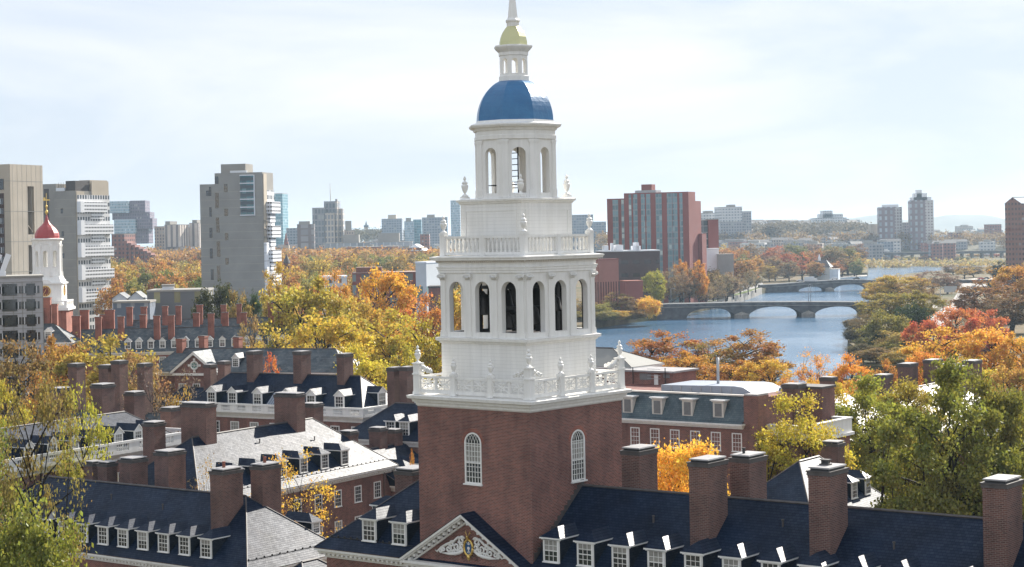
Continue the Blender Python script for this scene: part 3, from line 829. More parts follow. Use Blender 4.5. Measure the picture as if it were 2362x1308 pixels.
def dormer_mesh(kind, w_, h_, pitch):
    key = (kind, w_, h_, pitch)
    if key in _D: return _D[key]
    b = MB(); x = w_ / 2 + 0.05; H = h_ + 0.12
    back = (H + 0.35) / pitch
    for s_ in (-1, 1):
        b.poly([(s_ * x, 0, -0.3), (s_ * x, back, H), (s_ * x, 0, H)], SLATEC)
    b.poly([(-x, 0.0, -0.3), (x, 0.0, -0.3), (x, 0.0, H), (-x, 0.0, H)], WHITE)
    e = x + 0.17; f = -0.2; ln = back + 1.4
    if kind == 'hip':
        rz = H + 0.62; ry = 0.72
        b.poly([(-e, f, H), (e, f, H), (0, ry, rz)], SLATE)
        b.poly([(e, f, H), (e, ln, H), (0, ln, rz), (0, ry, rz)], SLATE); b.poly([(-e, ln, H), (-e, f, H), (0, ry, rz), (0, ln, rz)], SLATE)
        b.box(-e, e, f, 0.06, H - 0.1, H - 0.004, WHITE)
        b.box(-e, -x + 0.02, 0.06, back * 0.97, H - 0.1, H - 0.004, WHITE); b.box(x - 0.02, e, 0.06, back * 0.97, H - 0.1, H - 0.004, WHITE)
        b.box(-e + 0.08, e - 0.08, f + 0.1, 0.03, H - 0.17, H - 0.1, WHITE)
    else:
        rz = H + 0.68; e = x + 0.12
        b.poly([(-x, -0.02, H), (x, -0.02, H), (0, -0.02, rz - 0.1)], WHITE)
        for s_ in (-1, 1):
            b.poly([(s_ * e, f, H - 0.03), (s_ * e, ln, H - 0.03), (0, ln, rz), (0, f, rz)], SLATE)
            b.poly([(s_ * e, f, H - 0.12), (s_ * e, f, H - 0.03), (0, f, rz), (0, f, rz - 0.12)], WHITE)
            b.poly([(s_ * e, f, H - 0.12), (s_ * e, back * 0.95, H - 0.12), (s_ * e, back * 0.95, H - 0.03), (s_ * e, f, H - 0.03)], WHITE)
            b.poly([(s_ * e, f, H - 0.12), (s_ * e, back * 0.9, H - 0.12), (0, back * 0.9, rz - 0.12), (0, f, rz - 0.12)], WHITE)
        b.box(-x - 0.03, -x + 0.13, -0.04, 0.02, -0.05, H, WHITE); b.box(x - 0.13, x + 0.03, -0.04, 0.02, -0.05, H, WHITE)
    _D[key] = mesh_of(b, 'dormer'); return _D[key]
def dormer(root, a, b_, z, rot, kind='hip', w_=1.22, h_=1.5, pitch=0.83, cols=3, rows=4, blind=None):
    d = link('dormer', dormer_mesh(kind, w_, h_, pitch), root, (a, b_, ZL(z)), rot)
    bl = _rw.choice([0, 0, 0.3, 0.5, 0.5]) if blind is None else blind
    link('window', sash(w_, h_, cols, rows, blind=bl), d, (0, -0.03, 0.04))
    return d
def parapet(root, p0, p1, z0, z1, groups, nb=7, out=(0, -1), t=0.2, gw=0.55):
    """white parapet with groups of balusters between solid panels, from p0 to p1 (a, b)"""
    b = MB(); d = Vector((p1[0] - p0[0], p1[1] - p0[1], 0)); L = d.length; d.normalize(); n = Vector((out[0], out[1], 0))
    o = Vector((p0[0], p0[1], 0))
    def st(u0, u1, t0, t1, za, zb, m=WHITE):
        P = [o + d * u + n * q for u, q in ((u0, t0), (u1, t0), (u1, t1), (u0, t1))]
        b.mesh([(p.x, p.y, za) for p in P] + [(p.x, p.y, zb) for p in P], [(0, 3, 2, 1), (4, 5, 6, 7), (0, 1, 5, 4), (1, 2, 6, 5), (2, 3, 7, 6), (3, 0, 4, 7)], m)
    za, zb = ZL(z0), ZL(z1); lo, hi = za + 0.25 * (zb - za), zb - 0.2 * (zb - za)
    st(0, L, -t / 2, t / 2, za, lo); st(0, L, -t / 2 - 0.03, t / 2 + 0.04, hi, zb)
    pit = L / groups; gl = pit * gw; edges = [0]
    for g in range(groups):
        c = pit * (g + 0.5); edges += [c - gl / 2, c + gl / 2]
        for i in range(nb):
            u = c - gl / 2 + gl * (i + 0.5) / nb
            q = o + d * u
            b.lathe([(0.05, lo), (0.09, lo + 0.3 * (hi - lo)), (0.05, lo + 0.7 * (hi - lo)), (0.065, hi)], 6, WHITE, q.x, q.y)
    edges.append(L)
    for i in range(0, len(edges), 2): st(edges[i], edges[i + 1], -t / 2 + 0.004, t / 2 - 0.004, lo, hi)
    return b.build('balustrade', root)
BRK_GRP = None
# ---- A: the long main range with the pediment, in front
fa = Fr(0.947, 118.0, 53.0)
A = fa.root('brick_house', 'long brick range with dark slate roof, dormers and crested pediment below the bell tower', 'house')
PA = 5.0 / 6.0
rA = house_shell(A, (-18.96, 48.0, -0.6, 11.4), 18.0, (-12.96, 5.4), (42.0, 5.4), 23.0, 'a', dent=('f',))
for i in range(10):
    dormer(A, 1.37 + 2.68 * i, 0.22, 23.0 - PA * 5.18 + 0.02, 0.0)
for px in (853, 922):
    a, z = fa.onb(px, 1252, 0.22)
    dormer(A, a, 0.22, 23.0 - PA * 5.18 + 0.02, 0.0)
dormer(A, 29.5, 0.22, 18.7, 0.0); dormer(A, 32.2, 0.22, 18.7, 0.0)
dormer(A, -18.0, 5.4, 18.82, -math.pi / 2)
for a0, b0, b1 in ((10.78, 2.0, 4.3), (19.1, 2.0, 4.3), (29.95, 2.1, 4.4)):
    chimney(A, a0, a0 + 1.4, b0, b1, 18.8, 25.78)
for a0 in (3.25, 11.55):
    chimney(A, a0, a0 + 1.4, 5.75, 8.0, 20.0, 25.7)
chimney(A, 34.4, 35.9, 6.4, 8.7, 20.0, 25.7)
chimney(A, -17.6, -15.9, 6.8, 9.0, 18.0, 22.9)
for i in range(-7, 15):
    if -4.2 < i * 2.68 / 2.68 < -0.2: continue
    put_window(A, 1.37 + 2.68 * i, 0.03, ZL(14.2), 0, 1.25, 2.1)
    put_window(A, 1.37 + 2.68 * i, 0.03, ZL(10.6), 0, 1.25, 2.1)
# pediment
pb = MB(); ax, hwP, bt = -5.0, 5.15, -1.0
ez, ap = ZL(18.25), ZL(21.5)
pb.poly([(ax - hwP + 0.3, bt + 0.55, ez - 0.2), (ax + hwP - 0.3, bt + 0.55, ez - 0.2), (ax, bt + 0.55, ap - 0.25)], BRICK)
pb.box(ax - hwP + 0.35, ax + hwP - 0.35, bt + 0.5, 1.0, 0, ez - 0.5, BRICK)
pb.build('pediment_wall', A)
pr = MB()
sl_ = (ap - ez) / hwP
for s_ in (-1, 1):
    n0 = (ax + s_ * (hwP + 0.25), ez - 0.25 * sl_); n1 = (ax, ap)
    # raking cornice: two stepped mouldings
    for off, dep, f0, f1 in ((0.0, 0.16, bt - 0.25, bt + 0.6), (0.16, 0.12, bt - 0.12, bt + 0.6), (0.52, 0.14, bt + 0.36, bt + 0.6)):
        P = [(n0[0], n0[1] - off), (n1[0], n1[1] - off), (n1[0], n1[1] - off - dep), (n0[0], n0[1] - off - dep)]
        pr.mesh([(x, f0, z) for x, z in P] + [(x, f1, z) for x, z in P], [(0, 1, 2, 3), (7, 6, 5, 4), (0, 4, 5, 1), (1, 5, 6, 2), (2, 6, 7, 3), (3, 7, 4, 0)], WHITE)
    for i in range(11):
        u = 0.35 + i * 0.44; x = ax + s_ * u; z = ap - sl_ * u - 0.3
        pr.mesh([(x - 0.1, f, z + dz - sl_ * (0.0)) for f in (bt + 0.02, bt + 0.38) for dz in (0, -0.2)] + [(x + 0.1, f, z + dz - 0) for f in (bt + 0.02, bt + 0.38) for dz in (0, -0.2)],
                [(0, 1, 5, 4), (2, 6, 7, 3), (0, 2, 3, 1), (4, 5, 7, 6), (0, 4, 6, 2), (1, 3, 7, 5)], WHITE)
pr.box(ax - hwP - 0.2, ax + hwP + 0.2, bt - 0.2, bt + 0.6, ez - 0.42, ez - 0.26, WHITE)
pr.box(ax - hwP - 0.05, ax + hwP + 0.05, bt + 0.0, bt + 0.6, ez - 0.6, ez - 0.42, WHITE)
pr.box(ax - hwP + 0.25, ax + hwP - 0.25, bt + 0.4, bt + 0.6, ez - 1.1, ez - 0.6, WHITE)
for i in range(24):
    x = ax - hwP + 0.1 + i * 0.44
    pr.box(x, x + 0.2, bt + 0.05, bt + 0.4, ez - 0.76, ez - 0.602, WHITE)
pr.build('pediment_cornice', A)
pf = MB()
for s_ in (-1, 1):
    pf.poly([(ax + s_ * (hwP + 0.35), bt - 0.28, ez - 0.35 * sl_ + 0.05), (ax + s_ * (hwP + 0.35), 4.5, ez - 0.35 * sl_ + 0.05), (ax, 4.5, ap + 0.05), (ax, bt - 0.28, ap + 0.05)], SLATE)
pf.build('pediment_roof', A)
# carved crest: white scrolls, gilt frame, blue oval shield, gold stag head
cr = MB(); yb = bt + 0.5; cx0, cz0 = fa.onb(1083, 1263, yb)[0], ZL(fa.onb(1083, 1263, yb)[1])
def spiral(b, x, z, r, turns, a0, dirn, rad, m, n=20, end=0.15):
    pts = []
    for q in range(n):
        t = q / (n - 1); rr = r * (1 - (1 - end) * t); an = a0 + dirn * t * turns * 2 * math.pi
        pts.append((x + rr * math.cos(an), yb - 0.05, z + rr * math.sin(an)))
    b.tube(pts, rad, m, 5)
for s_ in (-1, 1):
    for x, z, r, tn, a0, dr in ((0.62, 0.42, 0.30, 1.2, 2.6, -1), (1.05, -0.02, 0.36, 1.4, 1.9, 1), (0.75, -0.12, 0.25, 1.2, 0.5, -1), (1.45, 0.12, 0.22, 1.2, 2.4, -1), (1.75, -0.22, 0.27, 1.3, 1.6, 1), (2.2, -0.28, 0.2, 1.2, 2.0, -1), (2.45, -0.42, 0.15, 1.1, 1.2, 1), (1.3, -0.36, 0.2, 1.0, 3.6, 1), (0.55, 0.05, 0.22, 1.0, 4.0, 1)):
        spiral(cr, cx0 + s_ * x, cz0 + z, r, tn, a0 if s_ > 0 else math.pi - a0, dr * s_, 0.075, WHITE)
    cr.tube([(cx0 + s_ * 0.45, yb - 0.04, cz0 + 0.55), (cx0 + s_ * 0.9, yb - 0.06, cz0 + 0.62), (cx0 + s_ * 1.3, yb - 0.05, cz0 + 0.3), (cx0 + s_ * 1.9, yb - 0.06, cz0 + 0.06), (cx0 + s_ * 2.4, yb - 0.05, cz0 - 0.2), (cx0 + s_ * 2.75, yb - 0.04, cz0 - 0.5), (cx0 + s_ * 2.95, yb - 0.03, cz0 - 0.42)], [0.06, 0.1, 0.1, 0.11, 0.09, 0.07, 0.03], WHITE, 5)
    cr.tube([(cx0 + s_ * 0.4, yb - 0.04, cz0 - 0.2), (cx0 + s_ * 0.8, yb - 0.06, cz0 - 0.4), (cx0 + s_ * 1.2, yb - 0.05, cz0 - 0.5), (cx0 + s_ * 1.7, yb - 0.06, cz0 - 0.55), (cx0 + s_ * 2.3, yb - 0.05, cz0 - 0.55)], [0.08, 0.12, 0.13, 0.11, 0.04], WHITE, 5)
crest = cr.build('crest_scrolls', A)
gd = MB(); ov_ = [(0.36 * math.cos(t), 0.52 * math.sin(t)) for t in [2 * math.pi * i / 24 for i in range(25)]]
gd.tube([(cx0 + x, yb - 0.12, cz0 + z) for x, z in ov_], 0.085, GOLD, 6)
gd.tube([(cx0, yb - 0.12, cz0 - 0.5), (cx0 + 0.02, yb - 0.14, cz0 - 0.7), (cx0 + 0.06, yb - 0.1, cz0 - 0.86)], [0.16, 0.12, 0.04], GOLD, 6)
gd.tube([(cx0 - 0.02, yb - 0.12, cz0 + 0.5), (cx0 - 0.03, yb - 0.2, cz0 + 0.72), (cx0 + 0.04, yb - 0.32, cz0 + 0.8)], [0.11, 0.1, 0.06], GOLD, 6)
for s_ in (-1, 1):
    gd.tube([(cx0 + s_ * 0.04, yb - 0.18, cz0 + 0.78), (cx0 + s_ * 0.14, yb - 0.18, cz0 + 0.95), (cx0 + s_ * 0.2, yb - 0.16, cz0 + 1.14)], [0.035, 0.03, 0.012], GOLD, 4)
    gd.tube([(cx0 + s_ * 0.14, yb - 0.18, cz0 + 0.95), (cx0 + s_ * 0.28, yb - 0.16, cz0 + 1.02)], [0.028, 0.01], GOLD, 4)
    spiral(gd, cx0 + s_ * 0.5, cz0 - 0.72, 0.24, 0.8, 2.6 if s_ > 0 else 0.5, -s_, 0.035, COPPER)
gd.build('crest_gilding', A)
SHB = m_plain('shield_blue', (0.02, 0.09, 0.22), 0.5, 0.4, 0, 0.1, 2)
sh = MB(); sh.poly([(cx0 + x * 0.95, yb - 0.09, cz0 + z * 0.95) for x, z in ov_[:-1]], SHB)
for an in (-0.28, 0.0, 0.28):
    x0, z0_ = math.sin(an) * 0.2, 0.1 + math.cos(an) * 0.08; x1, z1_ = math.sin(an) * 0.75, 0.1 + math.cos(an) * 0.3
    sh.poly([(cx0 + x0 * 0.4 - 0.015, yb - 0.1, cz0 + z0_), (cx0 + x0 * 0.4 + 0.015, yb - 0.1, cz0 + z0_), (cx0 + x1 + 0.045, yb - 0.1, cz0 + z1_), (cx0 + x1 - 0.045, yb - 0.1, cz0 + z1_)], WHITE)
sh.poly([(cx0 + 0.11 * math.cos(t) - 0.01, yb - 0.1, cz0 - 0.04 + 0.11 * math.sin(t)) for t in [2 * math.pi * i / 10 for i in range(10)]], WHITE)
for an in (-0.35, 0.0, 0.35):
    x1, z1_ = math.sin(an) * 0.34, -0.1 - math.cos(an) * 0.28
    sh.poly([(cx0 + x1 - 0.025, yb - 0.1, cz0 + z1_), (cx0 + x1 + 0.025, yb - 0.1, cz0 + z1_), (cx0 + 0.012, yb - 0.1, cz0 - 0.12), (cx0 - 0.012, yb - 0.1, cz0 - 0.12)], WHITE)
sh.build('crest_shield', A)

# ---- C: range at lower left
fc = frame_at(516, 1175, 150.0, 53.5)
C_ = fc.root('brick_house', 'brick range with dormers in a dark slate slope and bright sunlit hip, lower left', 'house')
house_shell(C_, (-31.0, 6.2, -3.6, 8.4), 13.5, (-25.0, 2.4), (0.2, 2.4), 18.5, 'a', dent=('f', 'r'))
for px, py in ((238.5, 1247), (284.5, 1255), (330.5, 1261), (378, 1268), (426.5, 1275), (476.5, 1282)):
    a, z = fc.onb(px, py, -2.8)
    dormer(C_, a, -2.8, 18.5 - PA * 5.2 + 0.02, 0.0)
a, z = fc.onb(192, 1240, -2.8); dormer(C_, a, -2.8, 18.5 - PA * 5.2 + 0.02, 0.0); dormer(C_, a - 2.6, -2.8, 14.19, 0.0); dormer(C_, a - 5.2, -2.8, 14.19, 0.0)
chimney(C_, -0.9, 0.55, -0.6, 1.7, 14.6, 21.1); chimney(C_, -0.1, 1.3, 3.3, 5.5, 14.5, 21.1)
dormer(C_, 3.6, 7.2, 14.9, math.pi / 2, 'hip', 0.9, 1.0)
for i in range(12):
    put_window(C_, 4.0 - 2.65 * i, -2.98, ZL(9.6), 0, 1.25, 2.0)
for i in range(4): put_window(C_, 5.58, -2.0 + 2.6 * i, ZL(9.6), math.pi / 2, 1.25, 2.0)
# small dark wing tucked against it
fcw = frame_at(700, 1265, 139.0, 53.5)
CW = fcw.root('slate_wing', 'low slate roofed link between the sunlit hip and the pediment range', 'house')
house_shell(CW, (-1.9, 5.0, -5.0, 4.0), 12.6, (1.2, -1.5), (1.2, 0.2), 15.5, 'b', ov=0.4)

# ---- D: long sunlit roof in the middle
fd = frame_at(763, 1068, 190.0, 59.0)
D = fd.root('brick_house', 'brick wing with long sunlit slate roof, big chimneys and three dormers facing right', 'house')
house_shell(D, (-13.0, 0.4, -21.2, 11.9), 14.8, (-6.3, -14.5), (-6.3, 5.2), 20.35, 'b', dent=('r',))
PD = 5.55 / 6.7
for b_ in (-0.1, 3.45, -3.7, -7.2, -10.7, -14.2):
    dormer(D, -0.75, b_, 20.35 - PD * 5.55 + 0.02, math.pi / 2, 'hip', pitch=PD)
for b_ in (-16.0, -12.5, -9, -5.5, -2, 1.4, 5.0, 8.6):
    put_window(D, -0.22, b_, ZL(11.6), math.pi / 2, 1.25, 1.75); put_window(D, -0.22, b_, ZL(8.2), math.pi / 2, 1.25, 1.9)
chimney(D, -8.0, -5.0, 0.75, 2.3, 16.5, 23.5); chimney(D, -8.6, -5.3, -13.5, -11.9, 16.5, 23.7)
chimney(D, -8.3, -6.6, 5.9, 7.6, 15.5, 21.9); chimney(D, -9.6, -8.2, -11.0, -9.6, 16.5, 23.0)
# snow guards, downpipes and roof clutter
def snow_guards(root, fixed, u0, u1, z, axis, step=0.9, skip=()):
    b = MB(); n = int(abs(u1 - u0) / step)
    if axis == 'b': b.box(fixed - 0.34, fixed - 0.30, u0, u1, z + 0.22, z + 0.26, DARK)
    else: b.box(u0, u1, fixed + 0.30, fixed + 0.34, z + 0.22, z + 0.26, DARK)
    for i in range(n):
        u = u0 + i * step
        if axis == 'b': b.box(fixed - 0.34, fixed - 0.30, u, u + 0.16, z - 0.02, z + 0.38, DARK)
        else: b.box(u, u + 0.16, fixed + 0.30, fixed + 0.34, z - 0.02, z + 0.38, DARK)
    b.build('snow_guards', root)
snow_guards(D, -0.1, -14.0, 11.0, ZL(15.25), 'b', 0.8, (4,))
snow_guards(C_, 5.6, -2.6, 7.0, ZL(14.05), 'b', 0.9, (3,))
snow_guards(A, -0.1, -18.0, -10.4, ZL(18.48), 'a', 0.6, ())
for b_ in (9.9, -6.2):
    d_ = MB(); d_.tube([(-0.2, b_, ZL(14.2)), (-0.2, b_, 0.0)], 0.08, COPPER, 6); d_.build('downpipe', D)
def vent(root, a, b_, z, r=0.06, h=0.4, m=None):
    d_ = MB(); d_.lathe([(r, -0.3), (r, h), (r * 1.5, h), (r * 1.5, h + 0.08)], 8, m or CAPM, sm=False); d_.build('vent_pipe', root, (a, b_, ZL(z)))
vent(A, 7.2, 3.4, 21.3); vent(A, 16.3, 3.9, 21.7); vent(A, 24.0, 3.2, 21.1); vent(C_, -8.0, 0.6, 17.0); vent(C_, -15.0, 1.0, 17.3); vent(D, -4.6, -6.0, 18.9); vent(D, -3.9, 2.4, 18.3); vent(D, -8.2, -4.0, 18.8)
ck = MB(); ck.lathe([(0.09, 0), (0.09, 0.28), (0.13, 0.3), (0.13, 0.36)], 8, DARK); ck.build('flue', A, (12.1, 6.6, ZL(25.7)))
ck = MB(); ck.box(-0.32, 0.32, -0.22, 0.22, 0.0, 0.1, CAPM); ck.box(-0.22, 0.22, -0.15, 0.15, 0.1, 0.3, DARK); ck.box(-0.3, 0.3, -0.2, 0.2, 0.3, 0.36, CAPM); ck.build('chimney_cowl', A, (19.6, 3.3, ZL(25.78)))
for a_, b_ in ((-0.6, 0.0), (0.2, 4.0)):
    ck = MB(); ck.lathe([(0.14, 0), (0.12, 0.42), (0.15, 0.44), (0.15, 0.5)], 10, BRICKR, sm=True); ck.build('chimney_pot', C_, (a_ + 0.3, b_ + 0.4, ZL(21.08)))
# stepped lead flashing where the roofs meet brick
fl = MB()
for i in range(15):
    b_ = 0.35 + i * 0.36; zz = 18.5 + PA * (b_ + 0.05) + 0.28
    fl.box(0.0, 0.035, b_ - 0.2, b_ + 0.18, ZL(zz) - 0.45, ZL(zz) + 0.08, CAPM)
fl.build('stepped_flashing', A, (0.0, 0.0, 0.0), math.radians(-3.0))
# ---- D2: lower wing beyond it
fd2 = Fr(fd.o[0], fd.o[1], 59.0)
D2 = fd2.root('brick_house', 'lower brick wing with sunlit slate roof half hidden behind the brick tower shaft', 'house')
house_shell(D2, (-8.6, 1.6, 11.0, 45.0), 12.6, (-3.5, 9.0), (-3.5, 40.0), 16.4, 'b')
for b_ in (12.9, 15.6, 18.3, 21.0): dormer(D2, 1.0, b_, 13.0, math.pi / 2, 'hip', pitch=0.75)
for px, w_, yt in ((805, 1.6, 993), (873, 1.6, 985), (908, 1.5, 988), (949, 1.7, 972)):
    b_, z = fd.ona(px, yt, -3.9); chimney(D2, -4.7, -3.2, b_ - 0.75, b_ + 0.75, 12.5, z + 0.0)

# ---- E: balustraded wing at the left
fe = frame_at(271.4, 1010, 195.0, 60.0)
E_ = fe.root('brick_house', 'brick wing with white balustrade and gabled dormers behind the tree at left', 'house')
house_shell(E_, (-9.4, 1.0, -24.0, 11.0), 17.3, (-4.2, -19.5), (-4.2, 5.8), 21.05, 'b', ov=0.5)
for b_ in (-9.9, -6.7, -3.4, 0.0, 3.1, 6.2, -13.2):
    dormer(E_, 0.1, b_, 17.85, math.pi / 2, 'gable', 1.2, 1.5, 0.7)
parapet(E_, (1.15, -24.0), (1.15, 12.0), 17.3, 18.65, 10, 7, (1, 0))
parapet(E_, (1.15, 12.0), (-11.6, 12.0), 17.3, 18.65, 3, 7, (0, 1))
for b_ in (-21, -17.5, -14, -10.5, -7, -3.5, 0, 3.5, 7.0, 9.6): put_window(E_, 0.54, b_, ZL(13.2), math.pi / 2, 1.4, 2.1); put_window(E_, 0.54, b_, ZL(9.6), math.pi / 2, 1.4, 2.1)
def chim_px(root, fr, xl, xr, yt, a=None, b=None, depth=1.6, zb=14.0, style=0, m=None):
    """chimney whose top spans the pixels xl..xr at height yt, standing on the line a or b of the frame"""
    if b is not None:
        p, z = fr.onb((xl + xr) / 2, yt, b); w_ = abs(fr.onb(xr, yt, b)[0] - fr.onb(xl, yt, b)[0])
        w_ = max(1.0, w_ * 0.62); return chimney(root, p - w_ / 2, p + w_ / 2, b, b + depth, zb, z, m, style)
    p, z = fr.ona((xl + xr) / 2, yt, a); w_ = abs(fr.ona(xr, yt, a)[0] - fr.ona(xl, yt, a)[0])
    w_ = max(1.0, w_ * 0.62); return chimney(root, a - depth, a, p - w_ / 2, p + w_ / 2, zb, z, m, style)
chim_px(E_, fe, 226, 274, 884, a=-6.0, depth=1.7, zb=18)
chim_px(E_, fe, 301, 342, 903, a=-5.2, depth=1.5, zb=17)
chim_px(E_, fe, 128, 172, 893, a=-8.0, depth=1.6, zb=17)
chim_px(E_, fe, 386, 428, 939, a=-5.5, depth=1.6, zb=14)
# house between E and C with low chimneys
fe2 = frame_at(330, 1100, 170.0, 53.5)
E2 = fe2.root('brick_house', 'brick range with four stout chimneys rising just behind the lower left slate ridge', 'house')
house_shell(E2, (-22.0, 4.0, -2.5, 7.5), 12.5, (-17.0, 2.5), (-1.0, 2.5), 16.6, 'a')
chim_px(E2, fe2, 346, 397, 1039, b=1.2, depth=2.2, zb=13); chim_px(E2, fe2, 265, 313, 1057, b=2.0, depth=2.0, zb=13)
chim_px(E2, fe2, 219, 252, 1066, b=1.6, depth=1.3, zb=13); chim_px(E2, fe2, 189, 218, 1064, b=1.8, depth=1.3, zb=13)
fe3 = frame_at(370, 1000, 182.0, 59.0)
E3 = fe3.root('brick_house', 'narrow brick house with a single tall chimney beside the white balustrade', 'house')
house_shell(E3, (-3.0, 3.0, -3.0, 3.0), 12.5, (0, -0.5), (0, 0.5), 15.0, 'b', ov=0.4)
chim_px(E3, fe3, 347, 389, 971, a=0.6, depth=1.5, zb=13)

# ---- F: balustraded range in the middle distance
ff = frame_at(660, 930, 225.0, 60.0)
F_ = ff.root('brick_house', 'blue slate roofed house with gabled dormers and white balustrade left of the bell tower', 'house')
house_shell(F_, (-17.0, 12.2, -0.9, 10.3), 18.3, (-12.4, 4.7), (8.0, 4.7), 22.75, 'a', ov=0.5)
PF = 4.45 / 5.6
for px in (536, 594, 660, 717, 782.7):
    a, z = ff.onb(px, 893, 0.0); dormer(F_, a, 0.0, 18.3 + PF * 0.9 - 0.1, 0.0, 'gable', 1.3, 1.75, PF)
a, z = ff.onb(488, 890, 0.0); dormer(F_, a, 0.0, 18.9, 0.0, 'gable', 1.3, 1.75, PF)
dormer(F_, 11.2, 4.6, 18.9, math.pi / 2, 'gable', 1.6, 1.9, PF)
parapet(F_, (-17.2, -1.15), (12.45, -1.15), 18.3, 19.45, 12, 7, (0, -1))
parapet(F_, (12.45, -1.0), (12.45, 10.3), 18.3, 19.45, 4, 7, (1, 0))
for i in range(9): put_window(F_, -14.0 + 3.1 * i, -0.43, ZL(15.1), 0, 1.35, 2.0); put_window(F_, -14.0 + 3.1 * i, -0.43, ZL(11.3), 0, 1.35, 2.0)
for xl, xr, yt in ((563, 589, 809), (670, 700, 811), (771, 798, 815)):
    chim_px(F_, ff, xl, xr, yt, b=3.4, depth=2.0, zb=20, style=1)
sk = MB(); a, z = ff.onb(632, 920, 0.9)
for i in range(4): sk.box(a - 0.7 + i * 0.36, a - 0.44 + i * 0.36, 0.3, 1.9, ZL(18.3) + 1.0, ZL(18.3) + 1.06, METAL)
sk.v = [(x, y, z + (y - 0.3) * 0.8 + 0.0) for x, y, z in sk.v]
sk.build('skylight', F_)
# F2: dark roof at the right of F, chimneys
ff2 = frame_at(915, 945, 212.0, 60.0)
F2 = ff2.root('brick_house', 'dark slate roofed house with two small dormers tucked left of the bell tower cornice', 'house')
house_shell(F2, (-6.0, 12.0, -3.5, 7.5), 16.6, (-1.5, 2.0), (7.0, 2.0), 20.3, 'a', ov=0.5)
for px in (901, 933): a, z = ff2.onb(px, 984, -2.6); dormer(F2, a, -2.6, 17.05, 0.0, 'hip', 1.3, 1.6, 0.67)
for xl, xr, yt in ((887, 913, 847), (915, 944, 846)):
    chim_px(F2, ff2, xl, xr, yt, b=4.5, depth=1.8, zb=18, style=1)
dormer(F2, 0.5, 4.0, 20.2, 0.0, 'gable', 1.0, 1.3, 0.67)

# ------------------------------------------------------------------ K: mansard house right of the tower
fk = frame_at(1580, 972, 185.0, 53.0)
K_ = fk.root('brick_house', 'brick house with green grey mansard roof and rounded metal shed beside the bell tower', 'house')
b = MB(); b.box(-18.0, 8.4, 0.0, 15.0, 0, ZL(20.1), BRICK); b.box(6.8, 8.4, 0.15, 2.4, ZL(20.1), ZL(23.45), BRICK); b.box(6.85, 8.35, 0.2, 2.35, ZL(23.45), ZL(23.6), SLAB); b.build('wall', K_)
b = MB(); b.box(-18.2, 6.95, -0.55, 0.3, ZL(20.45), ZL(20.62), WHITE); b.box(-18.2, 6.85, -0.4, 0.3, ZL(20.28), ZL(20.45), WHITE); b.box(-18.2, 6.8, -0.2, 0.3, ZL(20.1), ZL(20.28), WHITE)
b.box(-18.0, 6.79, 1.2, 1.7, ZL(23.25), ZL(23.4), CREAM); b.build('cornice', K_)
b = MB(); b.poly([(-18.0, -0.5, ZL(20.63)), (6.8, -0.5, ZL(20.63)), (6.8, 0.1, ZL(20.85)), (-18.0, 0.1, ZL(20.85))], SLATEG)
b.poly([(-18.0, 0.1, ZL(20.85)), (6.8, 0.1, ZL(20.85)), (6.8, 1.4, ZL(23.3)), (-18.0, 1.4, ZL(23.3))], SLATEG)
b.box(-18.0, 8.3, 1.5, 15.0, ZL(20.1), ZL(23.2), BRICK); b.build('roof', K_)
LOUV = m_plain('grey_louvre', (0.2, 0.2, 0.2), 0.7, 0.3, 0, 0.1, 3)
lb = MB(); lb.box(-0.62, 0.62, -0.05, 1.0, -0.1, 1.6, CREAM); lb.box(-0.4, 0.4, -0.07, 0.0, 0.12, 1.42, LOUV)
for i in range(9): lb.box(-0.4, 0.4, -0.085, 0.0, 0.14 + i * 0.14, 0.2 + i * 0.14, LOUV)
lb.box(-0.72, 0.72, -0.15, 1.3, 1.6, 1.7, WHITE); lb.box(-0.85, 0.85, -0.25, 1.4, 1.7, 1.8, WHITE)
LD = mesh_of(lb, 'dormer')
for a in (-10.8, -7.15, -3.5, 0.15, 3.8): link('dormer', LD, K_, (a, 0.3, ZL(21.1)))
for i in range(9):
    put_window(K_, 6.05 - 2.43 * i, 0.03, ZL(17.83), 0, 1.15, 1.85, blind=0.5); put_window(K_, 6.05 - 2.43 * i, 0.03, ZL(14.2), 0, 1.15, 1.95)
b = MB(); prof = [(-4.8, 23.2), (-4.8, 23.9), (4.0, 24.05), (5.0, 23.95), (5.9, 23.5), (6.5, 22.7), (6.8, 21.7), (6.8, 20.9)]
n = len(prof)
for f in (3.2,):
    vs = [(a, 3.2, ZL(z)) for a, z in prof] + [(a, 9.5, ZL(z)) for a, z in prof]
    fs = [(i, i + 1, n + i + 1, n + i) for i in range(n - 1)]
    b.mesh(vs, fs, METAL, True); b.poly([vs[i] for i in range(n)] + [(6.8, 3.2, ZL(20.3)), (-4.8, 3.2, ZL(20.3))], METAL); b.poly([vs[n + i] for i in range(n)] + [(6.8, 9.5, ZL(20.3)), (-4.8, 9.5, ZL(20.3))], METAL)
for i in range(8): b.box(-4.8 + i * 1.2, -4.72 + i * 1.2, 3.14, 3.2, ZL(23.25), ZL(23.9), GALV)
b.build('metal_roof', K_)
b = MB(); b.lathe([(0.15, ZL(23.6)), (0.15, ZL(26.7))], 10, GALV, 0.45, 6.0, sm=True); b.build('flue_pipe', K_)
b = MB(); b.box(-15.5, -7.6, 10.0, 14.8, ZL(22.9), ZL(24.55), BRICK); b.box(-15.8, -7.3, 9.7, 15.1, ZL(24.55), ZL(24.75), SLAB)
b.box(-10.0, -9.5, 9.95, 10.1, ZL(23.2), ZL(24.3), WHITE); b.box(-11.9, -10.4, 9.96, 10.1, ZL(23.7), ZL(24.4), LOUV); b.box(-8.8, -8.0, 9.96, 10.1, ZL(24.0), ZL(24.4), LOUV)
